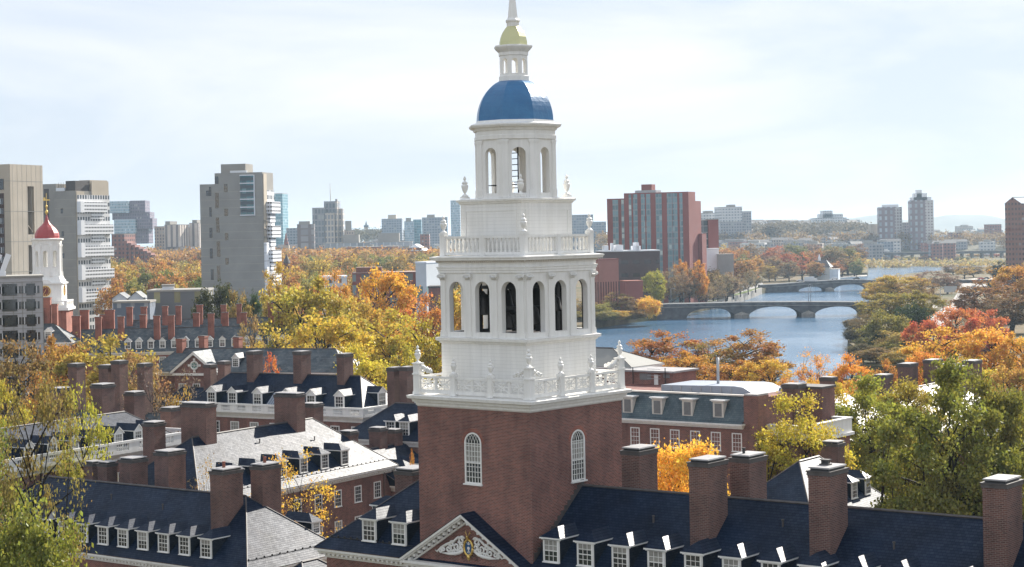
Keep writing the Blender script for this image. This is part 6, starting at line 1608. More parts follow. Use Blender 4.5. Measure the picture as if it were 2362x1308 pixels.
for px, yt, lab in ((1707, 680, 'left one lamp post of the pair over the first pier of the nearer bridge'), (1718, 680, 'right one lamp post of the pair over the first pier of the nearer bridge'), (1865, 657, 'left one pole of the tall pair over the second pier of the nearer bridge'), (1870, 658, 'right one pole of the tall pair over the second pier of the nearer bridge')):
    lamp(px, 698, yt, 826, lab, 0.9)
for px, yb, yt, Y, lab in ((2168, 705, 682, 880, 'gantry like lamp beside the ramp road on the right bank'), (2214, 700, 676, 880, 'lamp post on the left kerb of the parkway'), (2229, 694, 672, 900, 'lamp post on the right kerb of the parkway')): lamp(px, yb, yt, Y, lab)
sg = thing('road_sign', 'grey back of an overhead road sign on the right bank', 'sign', (gp(2190, 696, GZ).x, gp(2190, 696, GZ).y, GZ), 0)
b = MB(); b.box(-4.5, -4.2, 0, 0.3, 0, 7.5, GALV); b.box(-4.5, 4.0, 0, 0.25, 6.8, 7.1, GALV); b.build('frame', sg); b = MB(); b.box(-2.5, 3.8, -0.12, 0, 4.6, 7.6, GALV); b.build('panel', sg)
op = thing('overpass', 'dark low road bridge over the parkway on the right bank', 'bridge', (at(2213, 660, 1060).x, 1060, GZ), math.radians(-6)); W = at(2284, 660, 1060).x - at(2213, 660, 1060).x
b = MB(); b.box(-2, W + 8, 0, 14, 3.4, 4.7, STONE); b.box(-2, W + 8, -0.2, 0.1, 4.7, 5.4, STONE); b.build('deck', op)
b = MB(); b.box(-6, 0, 0.3, 13.5, 0, 3.4, STONE); b.box(W, W + 8, 0.3, 13.5, 0, 3.4, STONE); b.build('abutments', op)
vd = thing('viaduct', 'long dark road viaduct along the far bank in front of the twin towers', 'viaduct', (at(2005, 582, 2060).x, 2060, GZ)); W = at(2420, 582, 2060).x - at(2005, 582, 2060).x; zv = at(2150, 582, 2060).z - GZ
b = MB(); b.box(0, W, 0, 16, zv - 2.2, zv, STONE); b.box(0, W, -0.2, 0.1, zv, zv + 0.9, CONCG); b.build('deck', vd)
for i in range(18):
    b = MB(); b.box(4 + i * W / 18, 6 + i * W / 18, 3, 13, 0, zv - 2.2, CONCG); b.build('pier', vd)
# vehicles
def car_mesh(m, kind='car'):
    b = MB()
    if kind == 'car':
        P = [(-2.2, 0.35), (-2.15, 0.85), (-1.2, 0.95), (-0.6, 1.42), (0.9, 1.45), (1.6, 0.98), (2.15, 0.85), (2.2, 0.35)]
        nn = len(P)
        b.mesh([(x, -0.85 if z < 1 else -0.68, z) for x, z in P] + [(x, 0.85 if z < 1 else 0.68, z) for x, z in P], [tuple(range(nn)), tuple(range(2 * nn - 1, nn - 1, -1))] + [(i, nn + i, nn + (i + 1) % nn, (i + 1) % nn) for i in range(nn)], m)
        for s_ in (-1, 1): b.poly([(-0.95, s_ * 0.8, 1.0), (1.25, s_ * 0.8, 1.0), (0.8, s_ * 0.71, 1.36), (-0.6, s_ * 0.71, 1.36)], GLASS)
        b.poly([(-1.1, -0.66, 1.03), (-1.1, 0.66, 1.03), (-0.68, 0.6, 1.36), (-0.68, -0.6, 1.36)], GLASS)
        wx = (-1.35, 1.35); wr = 0.34
    else:
        b.box(-4.2, 2.2, -1.2, 1.2, 0.8, 3.6, m); b.box(2.4, 4.2, -1.1, 1.1, 0.6, 2.6, CARW, 0.2, 0.05); b.box(3.6, 4.12, -1.0, 1.0, 1.6, 2.3, GLASS); b.box(-4.2, 4.0, -0.9, 0.9, 0.5, 0.8, DARK)
        wx = (-3.0, 3.0); wr = 0.5
    for x in wx:
        for s_ in (-1, 1):
            vs = [(x + wr * math.cos(t), s_ * 0.88, wr + wr * math.sin(t)) for t in [2 * math.pi * i / 10 for i in range(10)]]
            b.mesh(vs + [(p[0], s_ * 0.65, p[2]) for p in vs], [tuple(range(10)), tuple(range(19, 9, -1))] + [(i, 10 + i, 10 + (i + 1) % 10, (i + 1) % 10) for i in range(10)], DARK)
    return mesh_of(b, 'car')
CM = {'w': car_mesh(CARW), 'd': car_mesh(CARD), 'r': car_mesh(CARR), 's': car_mesh(GALV)}; TRK = car_mesh(CARW, 'truck')
def car(px, py, c, rot, label, z=GZ, Y=None, name='car', me=None, cat='car'):
    p = gp(px, py, z) if Y is None else at(px, py, Y)
    tag(link(name, me or CM[c], None, (p.x, p.y, (z if Y is None else p.z) + 0.02), rot), label, cat)
for px, py, c, rot, lab in ((1510, 700, 'w', 0.2, 'white car at the left end of the nearer bridge'), (1524, 698, 's', 0.25, 'silver car right behind the white car at the left end of the nearer bridge'), (1558, 694, 'd', 0.3, 'dark car near the street lamp on the left river road'), (1588, 689, 'd', 0.35, 'dark car under the bare riverside trees, left of the orange red van'), (1640, 679, 'r', 0.45, 'orange red van on the left river road'), (1655, 677, 'd', 0.45, 'dark car just past the orange red van'), (1707, 664, 'w', 0.55, 'white car halfway along the left river road'), (1738, 653, 'd', 0.6, 'dark car at the far end of the left river road'), (1746, 651, 'w', 0.6, 'white car at the far end of the left river road'),
                        (2221, 668, 'd', 1.1, 'dark car just before the overpass, left lane'), (2238, 671, 'w', 1.1, 'white car just before the overpass'), (2246, 664, 's', 1.1, 'silver car emerging under the overpass'), (2234, 679, 'd', 1.05, 'dark car nearest on the parkway'), (2256, 672, 's', 1.1, 'silver car in the right lane by the overpass'), (2215, 650, 'w', 0.2, 'white car on the cross street beyond the overpass'), (2262, 645, 'r', 0.2, 'red car on the cross street'), (2275, 644, 'd', 0.2, 'dark car on the cross street'), (1402, 717, 'w', 0.3, 'white car parked among bushes at the left edge of the river')):
    car(px, py, c, rot, lab)
car(1870, 651.5, 'w', 0.05, 'white box truck crossing the farther bridge', 0, 1156, 'box_truck', TRK, 'truck')
for px, c, lab in ((1845, 's', 'silver car left of the box truck on the farther bridge'), (1925, 'w', 'white car right of the box truck on the farther bridge'), (1975, 'd', 'dark car near the hump of the farther bridge')):
    car(px, 650 if px < 1900 else 645, c, 0.05, lab, 0, 1156)
for px, c, k, lab in ((1995, 'w', 't', 'white trailer truck on the viaduct left of the twin towers'), (2043, 'r', 't', 'second truck on the viaduct at the foot of the twin towers'), (2185, 'w', 'c', 'white car on the viaduct right of the twin towers'), (2240, 'd', 'c', 'dark car on the viaduct towards the right edge'), (2290, 'w', 'c', 'white car on the viaduct near the right edge tower')):
    car(px, 582, c, 0.0, lab, 0, 2064, 'box_truck' if k == 't' else 'car', TRK if k == 't' else None, 'truck' if k == 't' else 'car')

# ------------------------------------------------------------------ trees
def leaf_mesh_arrays(rs, C, size, upbias=0.35):
    n = len(C)
    a = rs.normal(size=(n, 3)); a /= np.linalg.norm(a, axis=1, keepdims=True) + 1e-9
    t = rs.normal(size=(n, 3)); t[:, 2] += upbias
    b = np.cross(a, t); b /= np.linalg.norm(b, axis=1, keepdims=True) + 1e-9
    s = size * rs.uniform(0.6, 1.35, size=(n, 1))
    a = a * s * 0.62; b = b * s * 0.42
    V = np.empty((n, 4, 3)); V[:, 0] = C - a; V[:, 1] = C + b; V[:, 2] = C + a; V[:, 3] = C - b
    return V.reshape(-1, 3)
def arr_mesh(name, V, mats, base_v=(), base_f=()):
    """leaf quads V plus an optional trunk mesh in one mesh"""
    me = bpy.data.meshes.new(name); nv = len(V); nb = len(base_v); nq = nv // 4
    vs = np.vstack([V, np.array(base_v).reshape(-1, 3)]) if nb else V
    me.vertices.add(len(vs)); me.vertices.foreach_set('co', vs.astype(np.float32).ravel())
    lens = [4] * nq + [len(f) for f in base_f]
    loops = np.concatenate([np.arange(nv), np.array([i + nv for f in base_f for i in f], dtype=int)]) if nb else np.arange(nv)
    me.loops.add(len(loops)); me.loops.foreach_set('vertex_index', loops.astype(np.int32))
    me.polygons.add(len(lens)); st_ = np.concatenate([[0], np.cumsum(lens)[:-1]])
    me.polygons.foreach_set('loop_start', st_.astype(np.int32)); me.polygons.foreach_set('loop_total', np.array(lens, dtype=np.int32))
    for m in mats: me.materials.append(m)
    if nb: me.polygons.foreach_set('material_index', np.array([0] * nq + [1] * len(base_f), dtype=np.int32))
    me.update(); me.validate(); return me
def gen_tree(seed, nleaf, leaf, H=16.0, R=6.5, fork=0.3, spread=1.0, n1=5, n2=4, n3=4, clump=0.13, conifer=False, bare=0.0, tr=0.30, merge=False, upright=0.0, fill=0, fw=0.65):
    rs = np.random.RandomState(seed); mb = MB(); ends = []
    if conifer:
        mb.tube([(0, 0, 0), (0, 0, H * 0.97)], [tr, 0.03], BARK, 5)
        n = nleaf; h = rs.beta(1.1, 1.7, n); rr = R * (1 - h) ** 0.85 * np.sqrt(rs.uniform(0.2, 1, n)) * (0.75 + 0.35 * np.sin(h * 46 + 3 * rs.uniform(size=n)))
        an = rs.uniform(0, 6.283, n); C = np.c_[rr * np.cos(an), rr * np.sin(an), H * (0.06 + 0.94 * h)]
    else:
        z0 = H * fork; lean = rs.uniform(-0.04, 0.04, 2) * H
        top = np.array([lean[0], lean[1], z0])
        mb.tube([(0, 0, -0.3), (lean[0] * 0.4, lean[1] * 0.4, z0 * 0.5), tuple(top)], [tr * 1.25, tr, tr * 0.85], BARK, 7)
        cz = H * (fork + (1 - fork) * 0.5); hz = H - cz
        def grow(p, d, L, r, lev):
            q = p + d * L; bend = p + d * L * 0.5 + rs.normal(size=3) * L * 0.09
            mb.tube([tuple(p), tuple(bend), tuple(q)], [r, r * 0.75, r * 0.5], BARK, 5 if lev < 2 else 3)
            if lev == 3: ends.append(q); ends.append(bend); return
            k = (n2, n3, 3)[lev] if lev < 3 else 0
            for i in range(k):
                e = d + rs.normal(size=3) * (0.62 + 0.1 * lev); e[2] += 0.12 + upright * 0.4; e /= np.linalg.norm(e)
                grow(q if i < k - 1 else bend, e, L * rs.uniform(0.5, 0.78), r * 0.5, lev + 1)
        for i in range(n1):
            an = 6.283 * i / n1 + rs.uniform(-0.4, 0.4); el = rs.uniform(0.35, 1.15) if i else 1.4
            el = el * (1 - upright * 0.3) + upright * 0.4
            d = np.array([math.cos(an) * math.cos(el), math.sin(an) * math.cos(el), math.sin(el)])
            grow(top - np.array([0, 0, rs.uniform(0, 0.25) * z0]), d, hz * 0.62 * rs.uniform(0.8, 1.15), tr * 0.5, 1)
        E_ = np.array(ends)
        # squeeze the ends into the crown's ellipsoid, keep some unevenness
        c = np.array([0, 0, cz]); D = (E_ - c) / np.array([R, R, hz]); l = np.linalg.norm(D, axis=1, keepdims=True)
        lim = rs.uniform(0.80, 1.02, size=(len(E_), 1)); D2_ = np.where(l > lim, D / l * lim, D); E_ = c + D2_ * np.array([R, R, hz])
        keep = rs.uniform(size=len(E_)) > bare; E_ = E_[keep] if keep.sum() > 3 else E_
        if fill:
            # fill the shell of the crown, lower half too, each clump on its own twig
            g = np.arange(fill) + 0.5; ph = np.arccos(1 - 2 * g / fill); th_ = math.pi * (1 + 5 ** 0.5) * g
            Sx = np.c_[np.cos(th_) * np.sin(ph), np.sin(th_) * np.sin(ph), np.cos(ph)] * rs.uniform(0.62, 0.98, size=(fill, 1)) + rs.normal(size=(fill, 3)) * 0.08
            Sx = Sx[Sx[:, 2] > -0.93]; Ex = c + Sx * np.array([R, R, hz])
            for e in Ex:
                q = E_[np.argmin(np.linalg.norm(E_ - e, axis=1))] if rs.uniform() < 0.5 else np.array([lean[0], lean[1], max(z0 * 0.6, e[2] - 0.35 * R)])
                mb.tube([tuple(q), tuple((q + e) / 2 + np.array([0, 0, 0.05 * R])), tuple(e)], [tr * 0.22, tr * 0.16, tr * 0.06], BARK, 3)
            E_ = np.vstack([E_, Ex])
        nr = len(E_) - (len(Ex) if fill else 0)
        wgt = rs.gamma(2.5, 1.0, len(E_)); sg = rs.uniform(0.75, 1.3, len(E_))
        if fill and nr > 0:
            wgt[:nr] *= (1 - fw) / wgt[:nr].sum(); wgt[nr:] *= fw / wgt[nr:].sum(); sg[:nr] *= 0.8; sg[nr:] *= 1.25
        idx = rs.choice(len(E_), nleaf, p=wgt / wgt.sum())
        C = E_[idx] + rs.normal(size=(nleaf, 3)) * np.array([R, R, R * 0.72]) * clump * sg[idx][:, None]
    s_ = H / np.percentile(C[:, 2], 99.5); q_ = R / np.percentile(np.hypot(C[:, 0], C[:, 1]), 99)
    C = C * np.array([q_, q_, s_]); mb.v = [(x * q_, y * q_, z * s_) for x, y, z in mb.v]
    V = leaf_mesh_arrays(rs, C, leaf)
    if merge:
        return arr_mesh('autumn_tree', V, [LEAF, BARK], mb.v, mb.f), None
    cm = arr_mesh('crown', V, [LEAF]); tm = mesh_of(mb, 'trunk'); return cm, tm
HP, RP = 16.0, 6.5
NEAR = [gen_tree(11 + i, 34000, 0.25, H=22.0, R=7.0, clump=0.075, bare=0.4, fill=62, tr=0.5, fw=0.75) for i in range(3)]
NEARS = [gen_tree(31 + i, 15000, 0.19, H=22.0, clump=0.07, bare=0.3, fork=0.34, fill=40, tr=0.42, fw=0.6) for i in range(2)]     # sparse crown, limbs show
THIN = [gen_tree(35 + i, 3800, 0.19, H=18.0, clump=0.075, bare=0.2, fork=0.3, fill=34, tr=0.25) for i in range(2)]
DENSE = [gen_tree(41 + i, 46000, 0.23, H=18.0, clump=0.085, bare=0.4, fork=0.12, tr=0.3, fill=85, fw=0.85) for i in range(2)]
MID = [gen_tree(51 + i, 14000, 0.36, H=18.0, R=7.0, clump=0.075, bare=0.4, fork=0.22, fill=52, tr=0.6, fw=0.72) for i in range(4)]
MIDS = [gen_tree(61 + i, 6500, 0.30, H=18.0, clump=0.075, bare=0.2, fork=0.25, fill=50, tr=0.42) for i in range(3)]
BARE = [gen_tree(71 + i, 1300, 0.25, clump=0.09, n1=6, n2=4, n3=4, fill=40) for i in range(2)]
SHRUB = [gen_tree(111 + i, 12000, 0.42, H=12.0, clump=0.10, fork=0.06, tr=0.2, fill=80, fw=0.85) for i in range(3)]
CON = [gen_tree(81, 14000, 0.5, R=4.0, conifer=True)]
FAR = [gen_tree(91 + i, 4200, 0.62, H=18.0, clump=0.10, bare=0.2, fork=0.16, n2=3, n3=3, merge=True, fill=60, tr=0.4, fw=0.8) for i in range(5)]
FARS = [gen_tree(101 + i, 1800, 0.5, H=18.0, clump=0.085, fork=0.25, n2=3, n3=3, merge=True, fill=40, tr=0.4) for i in range(3)]
PH = dict(near=22.0, nears=22.0, thin=18.0, dense=20.0, mid=18.0, mids=18.0, bare=16.0, shrub=12.0, con=16.0, far=18.0, fars=18.0)
TREE_SETS = dict(near=NEAR, nears=NEARS, dense=DENSE, mid=MID, mids=MIDS, bare=BARE, con=CON, thin=THIN, shrub=SHRUB, far=FAR, fars=FARS)
YEL = (0.66, 0.40, 0.025); GOLD_ = (0.62, 0.36, 0.03); ORG = (0.52, 0.23, 0.03); RUST = (0.36, 0.10, 0.022); REDL = (0.50, 0.12, 0.045)
OLV = (0.25, 0.23, 0.035); YGR = (0.38, 0.34, 0.03); GRN = (0.13, 0.18, 0.028); DGR = (0.04, 0.065, 0.022); TANL_ = (0.33, 0.22, 0.085); BRN_ = (0.20, 0.115, 0.06); GRB_ = (0.17, 0.135, 0.11)
_rt = random.Random(9)
def tree(px, yt, Y, wpx, col, label, kind='mid', name='tree', group=None, idx=None, zg=GZ, jit=0.08):
    S_ = TREE_SETS[kind]; cm, tm = S_[_rt.randrange(len(S_)) if idx is None else idx % len(S_)]
    p = at(px, yt, Y); h = max(4.0, p.z - zg); r = wpx / 2 * Y / F * 1.14
    rp = 4.0 if kind == 'con' else 7.0 if kind in ('near', 'mid') else RP
    sc = (r / rp * _rt.uniform(0.95, 1.08), r / rp * _rt.uniform(0.95, 1.08), h / PH[kind]); rot = _rt.uniform(0, 6.28)
    c4 = tuple(max(0.0, v * _rt.uniform(1 - jit, 1 + jit)) for v in col) + (1.0,)
    if tm is None:
        o = link(name, cm, None, (p.x, Y, zg), rot); o.scale = sc; o.color = c4
        return tag(o, label, 'tree', group)
    t = thing(name, label, 'tree', (p.x, Y, zg), rot, group); t.scale = sc
    c = link('crown', cm, t); c.color = c4; link('trunk', tm, t)
    return t
# foreground
tree(82, 886, 112, 215, (0.22, 0.20, 0.05), 'tall sparse olive tree with a bare crooked trunk at the left edge', 'nears', 'elm_tree', idx=0)
tree(65, 1112, 106, 300, (0.22, 0.26, 0.035), 'dense yellow green tree filling the bottom left corner', 'dense', 'maple_tree', idx=0)
tree(-50, 1015, 118, 180, (0.22, 0.26, 0.035), 'yellow green tree cut by the left edge behind the crooked trunk', 'near', 'maple_tree')
tree(690, 1042, 168, 200, YEL, 'thin yellow tree in the courtyard before the three sunlit dormers', 'thin', 'locust_tree', idx=1)
tree(480, 1062, 172, 110, TANL_, 'almost bare yellow tinged tree left of the two courtyard chimneys', 'bare', 'locust_tree')
tree(610, 1075, 166, 100, YEL, 'small thin yellow tree between the two courtyard chimneys', 'thin', 'locust_tree', idx=0)
tree(950, 1045, 188, 26, ORG, 'small orange treetop touching the brick tower shaft', 'mids', 'maple_tree')
tree(1566, 975, 152, 250, (0.74, 0.47, 0.03), 'bright golden tree glowing between the chimneys right of the tower', 'dense', 'maple_tree', idx=1)
tree(1848, 918, 178, 225, (0.50, 0.38, 0.03), 'golden green tree in front of the triangular sunlit roof', 'near', 'oak_tree')
tree(1985, 872, 200, 235, (0.30, 0.28, 0.035), 'olive tree left of the big green oak at right', 'near', 'oak_tree')
tree(2172, 842, 150, 330, (0.185, 0.20, 0.03), 'big green oak with black limbs at the right', 'near', 'oak_tree', idx=1)
tree(2290, 875, 156, 230, (0.19, 0.205, 0.03), 'green tree at the right edge behind the last chimney', 'near', 'oak_tree')
tree(2115, 1000, 158, 150, (0.24, 0.21, 0.03), 'shaggy olive tree behind the long dark ridge', 'near', 'oak_tree', idx=2)
tree(2190, 1030, 150, 230, (0.21, 0.20, 0.03), 'lower green tree right above the long dark ridge, left of the last chimney', 'near', 'oak_tree', idx=0)
tree(1950, 985, 196, 130, (0.26, 0.26, 0.03), 'green and gold tree directly behind the third big chimney', 'near', 'oak_tree', idx=1)
tree(2080, 885, 205, 210, (0.32, 0.28, 0.035), 'olive gold tree rising between the olive tree and the big green oak', 'near', 'oak_tree', idx=2)
tree(1925, 900, 215, 120, (0.52, 0.36, 0.03), 'golden tree beside the triangular sunlit roof', 'mid', 'maple_tree')
tree(2345, 960, 170, 150, (0.22, 0.24, 0.035), 'green tree cut by the right edge', 'near', 'oak_tree', idx=1)
# left middle
tree(42, 795, 268, 170, (0.22, 0.16, 0.05), 'brown olive tree below the grey panel flats', 'mid', 'oak_tree')
tree(140, 782, 292, 140, (0.42, 0.22, 0.04), 'orange brown tree right of the grey panel flats', 'mid', 'maple_tree')
tree(245, 780, 285, 215, (0.40, 0.33, 0.05), 'rounded yellow olive tree in front of the red chimney range', 'mid', 'linden_tree', idx=2)
tree(315, 815, 262, 150, TANL_, 'tan half bare tree right of the rounded yellow olive tree', 'mids', 'elm_tree')
tree(335, 845, 236, 150, GRB_, 'bare spreading tree in front of the courtyard roofs', 'bare', 'elm_tree', idx=0)
tree(405, 850, 228, 130, GRB_, 'bare grey tree left of the blue roofed balustrade house', 'bare', 'elm_tree', idx=1)
tree(420, 900, 216, 90, (0.34, 0.2, 0.04), 'rusty thin tree behind the single tall chimney', 'mids', 'maple_tree')
tree(100, 868, 240, 120, (0.45, 0.2, 0.03), 'orange flecked tree above the white balustrade at left', 'mids', 'maple_tree')
tree(15, 895, 205, 120, YGR, 'yellow green tree at the left edge over the balustrade', 'mid', 'maple_tree')
tree(190, 905, 185, 130, YGR, 'yellow tipped tree in front of the left balustrade chimneys', 'mids', 'maple_tree')
# golden grove left of the tower
for px, yt, Y, wp, c, lab, k in (
    (705, 650, 360, 215, (0.42, 0.34, 0.05), 'tall olive gold tree just right of the broad grey residential tower', 'mid'),
    (640, 615, 470, 90, (0.50, 0.34, 0.05), 'golden tree hiding the foot of the broad grey residential tower', 'mid'),
    (640, 755, 300, 130, (0.50, 0.36, 0.05), 'thin golden tree at the right end of the red chimney range', 'mids'),
    (750, 735, 310, 210, (0.52, 0.41, 0.04), 'yellow tree with dark forked trunk behind the blue slate roof', 'mid'),
    (820, 690, 380, 130, (0.52, 0.36, 0.05), 'gold tree in front of the brick and glass building', 'mid'),
    (885, 628, 440, 130, (0.62, 0.33, 0.02), 'bright golden domed tree before the brick and glass building', 'mid'),
    (765, 632, 455, 95, (0.52, 0.29, 0.05), 'orange tree left of the brick and glass building', 'mid'),
    (885, 725, 330, 210, (0.46, 0.37, 0.04), 'yellow green tree with dark limbs left of the belfry base', 'mid'),
    (975, 685, 390, 110, (0.52, 0.20, 0.05), 'rosy orange tree beside the belfry arches', 'mid'),
    (965, 745, 320, 150, YGR, 'yellow green tree touching the lower balustrade urn', 'mid'),
    (580, 735, 330, 80, TANL_, 'thin tan tree over the right end of the red chimney range', 'mids'),
    (820, 800, 285, 150, (0.5, 0.40, 0.03), 'low yellow tree behind the blue slate ridge', 'mid'),
    (930, 810, 280, 120, (0.44, 0.36, 0.03), 'low yellow tree left of the lower balustrade', 'mid'),
    (625, 820, 275, 60, (0.6, 0.14, 0.02), 'small orange red tree beside the blue slate roof', 'mids')):
    tree(px, yt, Y, wp, c, lab, k, 'maple_tree')
tree(508, 662, 420, 105, (0.06, 0.065, 0.025), 'dark spreading tree at the foot of the broad grey residential tower', 'mid', 'oak_tree')
tree(545, 678, 410, 75, (0.26, 0.18, 0.05), 'bronze tree between two dark trees at the residential tower foot', 'mid', 'oak_tree')
tree(583, 682, 430, 50, (0.05, 0.08, 0.03), 'small green tree below the white balcony corner', 'mid', 'oak_tree')
# by the river, near shore
for px, yt, Y, wp, c, lab, k in (
    (1535, 768, 405, 165, (0.40, 0.17, 0.035), 'rust orange oak on the near river bank, left of the olive tree', 'mid'),
    (1635, 790, 395, 150, (0.30, 0.22, 0.07), 'olive grey tree between two orange trees by the river', 'mids'),
    (1715, 766, 400, 190, (0.36, 0.19, 0.05), 'tall tan orange oak on the near river bank', 'mid'),
    (1590, 815, 372, 120, ORG, 'low orange tree behind the metal roofed shed', 'mid'),
    (1690, 835, 360, 150, (0.48, 0.20, 0.03), 'deep orange tree behind the flue pipe', 'mid'),
    (1770, 832, 352, 120, GOLD_, 'golden orange tree at the right end of the riverside row', 'mid'),
    (1875, 815, 330, 110, (0.62, 0.32, 0.05), 'half bare yellow tree standing against the water', 'mids'),
    (1960, 822, 322, 105, (0.66, 0.30, 0.02), 'bright orange yellow tree standing against the water', 'mid'),
    (1905, 868, 300, 120, (0.6, 0.33, 0.03), 'low golden tree below the half bare yellow tree', 'mid'),
    (1815, 880, 290, 90, ORG, 'low orange tree beside the tall brown chimney', 'mid')):
    tree(px, yt, Y, wp, c, lab, k, 'oak_tree')
# right bank
for px, yt, Y, wp, c, lab, k in (
    (2065, 636, 830, 130, (0.48, 0.33, 0.04), 'yellow olive tree at the right end of the nearer bridge', 'mid'),
    (2020, 652, 850, 70, (0.5, 0.32, 0.06), 'pale yellow willow beside the farther bridge', 'mid'),
    (2035, 680, 640, 110, (0.30, 0.26, 0.05), 'olive tree on the right bank nearest the water', 'mid'),
    (2100, 672, 640, 130, (0.28, 0.23, 0.045), 'olive tree inland on the right bank', 'mid'),
    (2105, 705, 570, 90, DGR, 'dark evergreen clump on the right bank', 'mid'),
    (2000, 725, 600, 80, (0.20, 0.13, 0.06), 'brown shrubby tree leaning over the water', 'mids'),
    (2045, 720, 540, 110, (0.22, 0.20, 0.04), 'dark olive tree on the right bank slope', 'mid'),
    (1985, 770, 620, 70, (0.09, 0.08, 0.05), 'dark bush overhanging the river on the right bank', 'mid'),
    (2030, 765, 530, 70, DGR, 'dark green fir on the right bank slope', 'con'),
    (2072, 765, 525, 105, (0.36, 0.29, 0.07), 'rounded straw coloured tree on the right bank', 'mid'),
    (2098, 785, 520, 70, DGR, 'dark green shrub right of the straw coloured tree', 'mid'),
    (2150, 625, 1000, 100, (0.21, 0.13, 0.10), 'bare purplish tree near the overpass, left one', 'mids'),
    (2185, 632, 990, 70, (0.20, 0.13, 0.10), 'bare purplish tree near the overpass, right one', 'mids'),
    (2120, 645, 800, 90, (0.26, 0.17, 0.08), 'brown tree behind the olive trees of the right bank', 'mids'),
    (2175, 690, 800, 40, (0.3, 0.25, 0.06), 'small tree on the verge beside the ramp road', 'mids'),
    (2140, 740, 430, 90, REDL, 'scarlet tree left of the tall red orange tree', 'mid'),
    (2205, 712, 470, 110, (0.54, 0.18, 0.05), 'tall red orange tree on the right bank', 'mid'),
    (2280, 718, 460, 95, (0.52, 0.14, 0.06), 'salmon red tree before the brown grove', 'mid'),
    (2180, 762, 370, 170, YEL, 'wide golden yellow tree under the scarlet trees', 'mid'),
    (2285, 760, 370, 150, (0.66, 0.38, 0.04), 'yellow tree near the right edge under the salmon red tree', 'mid'),
    (2350, 770, 360, 110, GOLD_, 'golden tree cut by the right edge', 'mid'),
    (2130, 815, 330, 90, (0.60, 0.28, 0.03), 'orange tree behind the dark capped chimneys', 'mid'),
    (2235, 830, 310, 160, (0.52, 0.36, 0.03), 'yellow olive tree behind the dark capped chimneys', 'mid'),
    (2330, 850, 280, 130, (0.42, 0.26, 0.05), 'bronze tree at the right edge', 'mid'),
    (2040, 835, 330, 80, ORG, 'low orange tree at the near tip of the right bank', 'mid'),
    (2275, 650, 660, 150, (0.25, 0.13, 0.05), 'big brown grove tree left of the right edge', 'mid'),
    (2345, 615, 700, 130, (0.5, 0.24, 0.04), 'orange topped tree in front of the brown right edge tower', 'mid'),
    (2330, 680, 620, 140, (0.17, 0.11, 0.05), 'dark brown tree at the right edge', 'mid'),
    (2308, 605, 1020, 40, (0.03, 0.04, 0.03), 'dark round evergreen by the cross street', 'mid')):
    tree(px, yt, Y, wp, c, lab, 'shrub' if k == 'mid' and Y > 500 and yt > 690 else k, 'oak_tree')
for px, yt, Y, wp, c, lab in ((1975, 798, 590, 60, (0.10, 0.09, 0.05), 'dark thicket at the near left corner of the right bank'), (2010, 812, 548, 75, (0.13, 0.13, 0.04), 'dark olive thicket at the near tip of the right bank'), (2050, 812, 520, 80, (0.24, 0.22, 0.05), 'olive bush above the near tip of the right bank'), (2095, 812, 500, 80, (0.40, 0.28, 0.05), 'straw gold bush at the near end of the right bank'), (2022, 842, 495, 95, (0.24, 0.17, 0.06), 'brown bush at the foot of the right bank behind the orange yellow tree'), (1988, 832, 515, 70, (0.12, 0.11, 0.05), 'low dark bush at the water line of the right bank'), (2075, 838, 480, 90, (0.36, 0.24, 0.05), 'rusty gold bush at the foot of the right bank'), (1972, 745, 660, 50, (0.2, 0.15, 0.08), 'brown bush hanging over the water right of the nearer bridge')):
    tree(px, yt, Y, wp, c, lab, 'shrub', 'bush')
# left bank of the river
for px, yt, Y, wp, c, lab, k in (
    (1388, 700, 770, 50, (0.30, 0.26, 0.06), 'olive shrub tree on the left bank beside the belfry', 'mid'),
    (1425, 675, 785, 80, (0.32, 0.22, 0.07), 'tan tree in front of the brick warehouse', 'mids'),
    (1462, 690, 780, 60, (0.26, 0.15, 0.08), 'brown tree in front of the brick outbuilding', 'mids'),
    (1494, 686, 775, 55, (0.66, 0.42, 0.05), 'yellow tree at the left foot of the nearer bridge', 'mid'),
    (1430, 722, 765, 60, (0.55, 0.33, 0.05), 'low golden shrub at the water edge', 'mid'),
    (1400, 730, 760, 60, (0.28, 0.22, 0.07), 'low olive shrub at the water edge by the belfry', 'mid'),
    (1465, 722, 768, 60, (0.24, 0.16, 0.07), 'low brown shrub at the water edge by the bridge', 'mid'),
    (1510, 627, 835, 58, (0.38, 0.34, 0.05), 'rounded olive yellow tree left of the grey riverside row', 'mid'),
    (1612, 604, 870, 40, (0.66, 0.26, 0.02), 'narrow vivid orange tree at the foot of the striped red tower', 'mid'),
    (1572, 601, 880, 34, (0.56, 0.25, 0.03), 'orange treetop under the striped red tower windows', 'mid')):
    tree(px, yt, Y, wp, c, lab, 'shrub' if k == 'mid' and yt > 680 else k, 'riverside_tree')
for i, (px, yt) in enumerate(((1545, 622), (1566, 616), (1590, 618), (1610, 640), (1630, 652))):
    tree(px, yt, 850 + 8 * i, 52, (0.26, 0.19, 0.12), 'grey brown tree in the row behind the left end of the nearer bridge', 'mids', 'riverside_tree', 'grey riverside trees')
for i, (px, yt) in enumerate(((1655, 648), (1673, 634), (1692, 640), (1707, 642), (1725, 625), (1742, 626))):
    tree(px, yt, 905 + 34 * i, 40, (0.25, 0.19, 0.13), 'half bare street tree along the grass verge between the bridges', 'mids', 'street_tree', 'street trees along the verge')

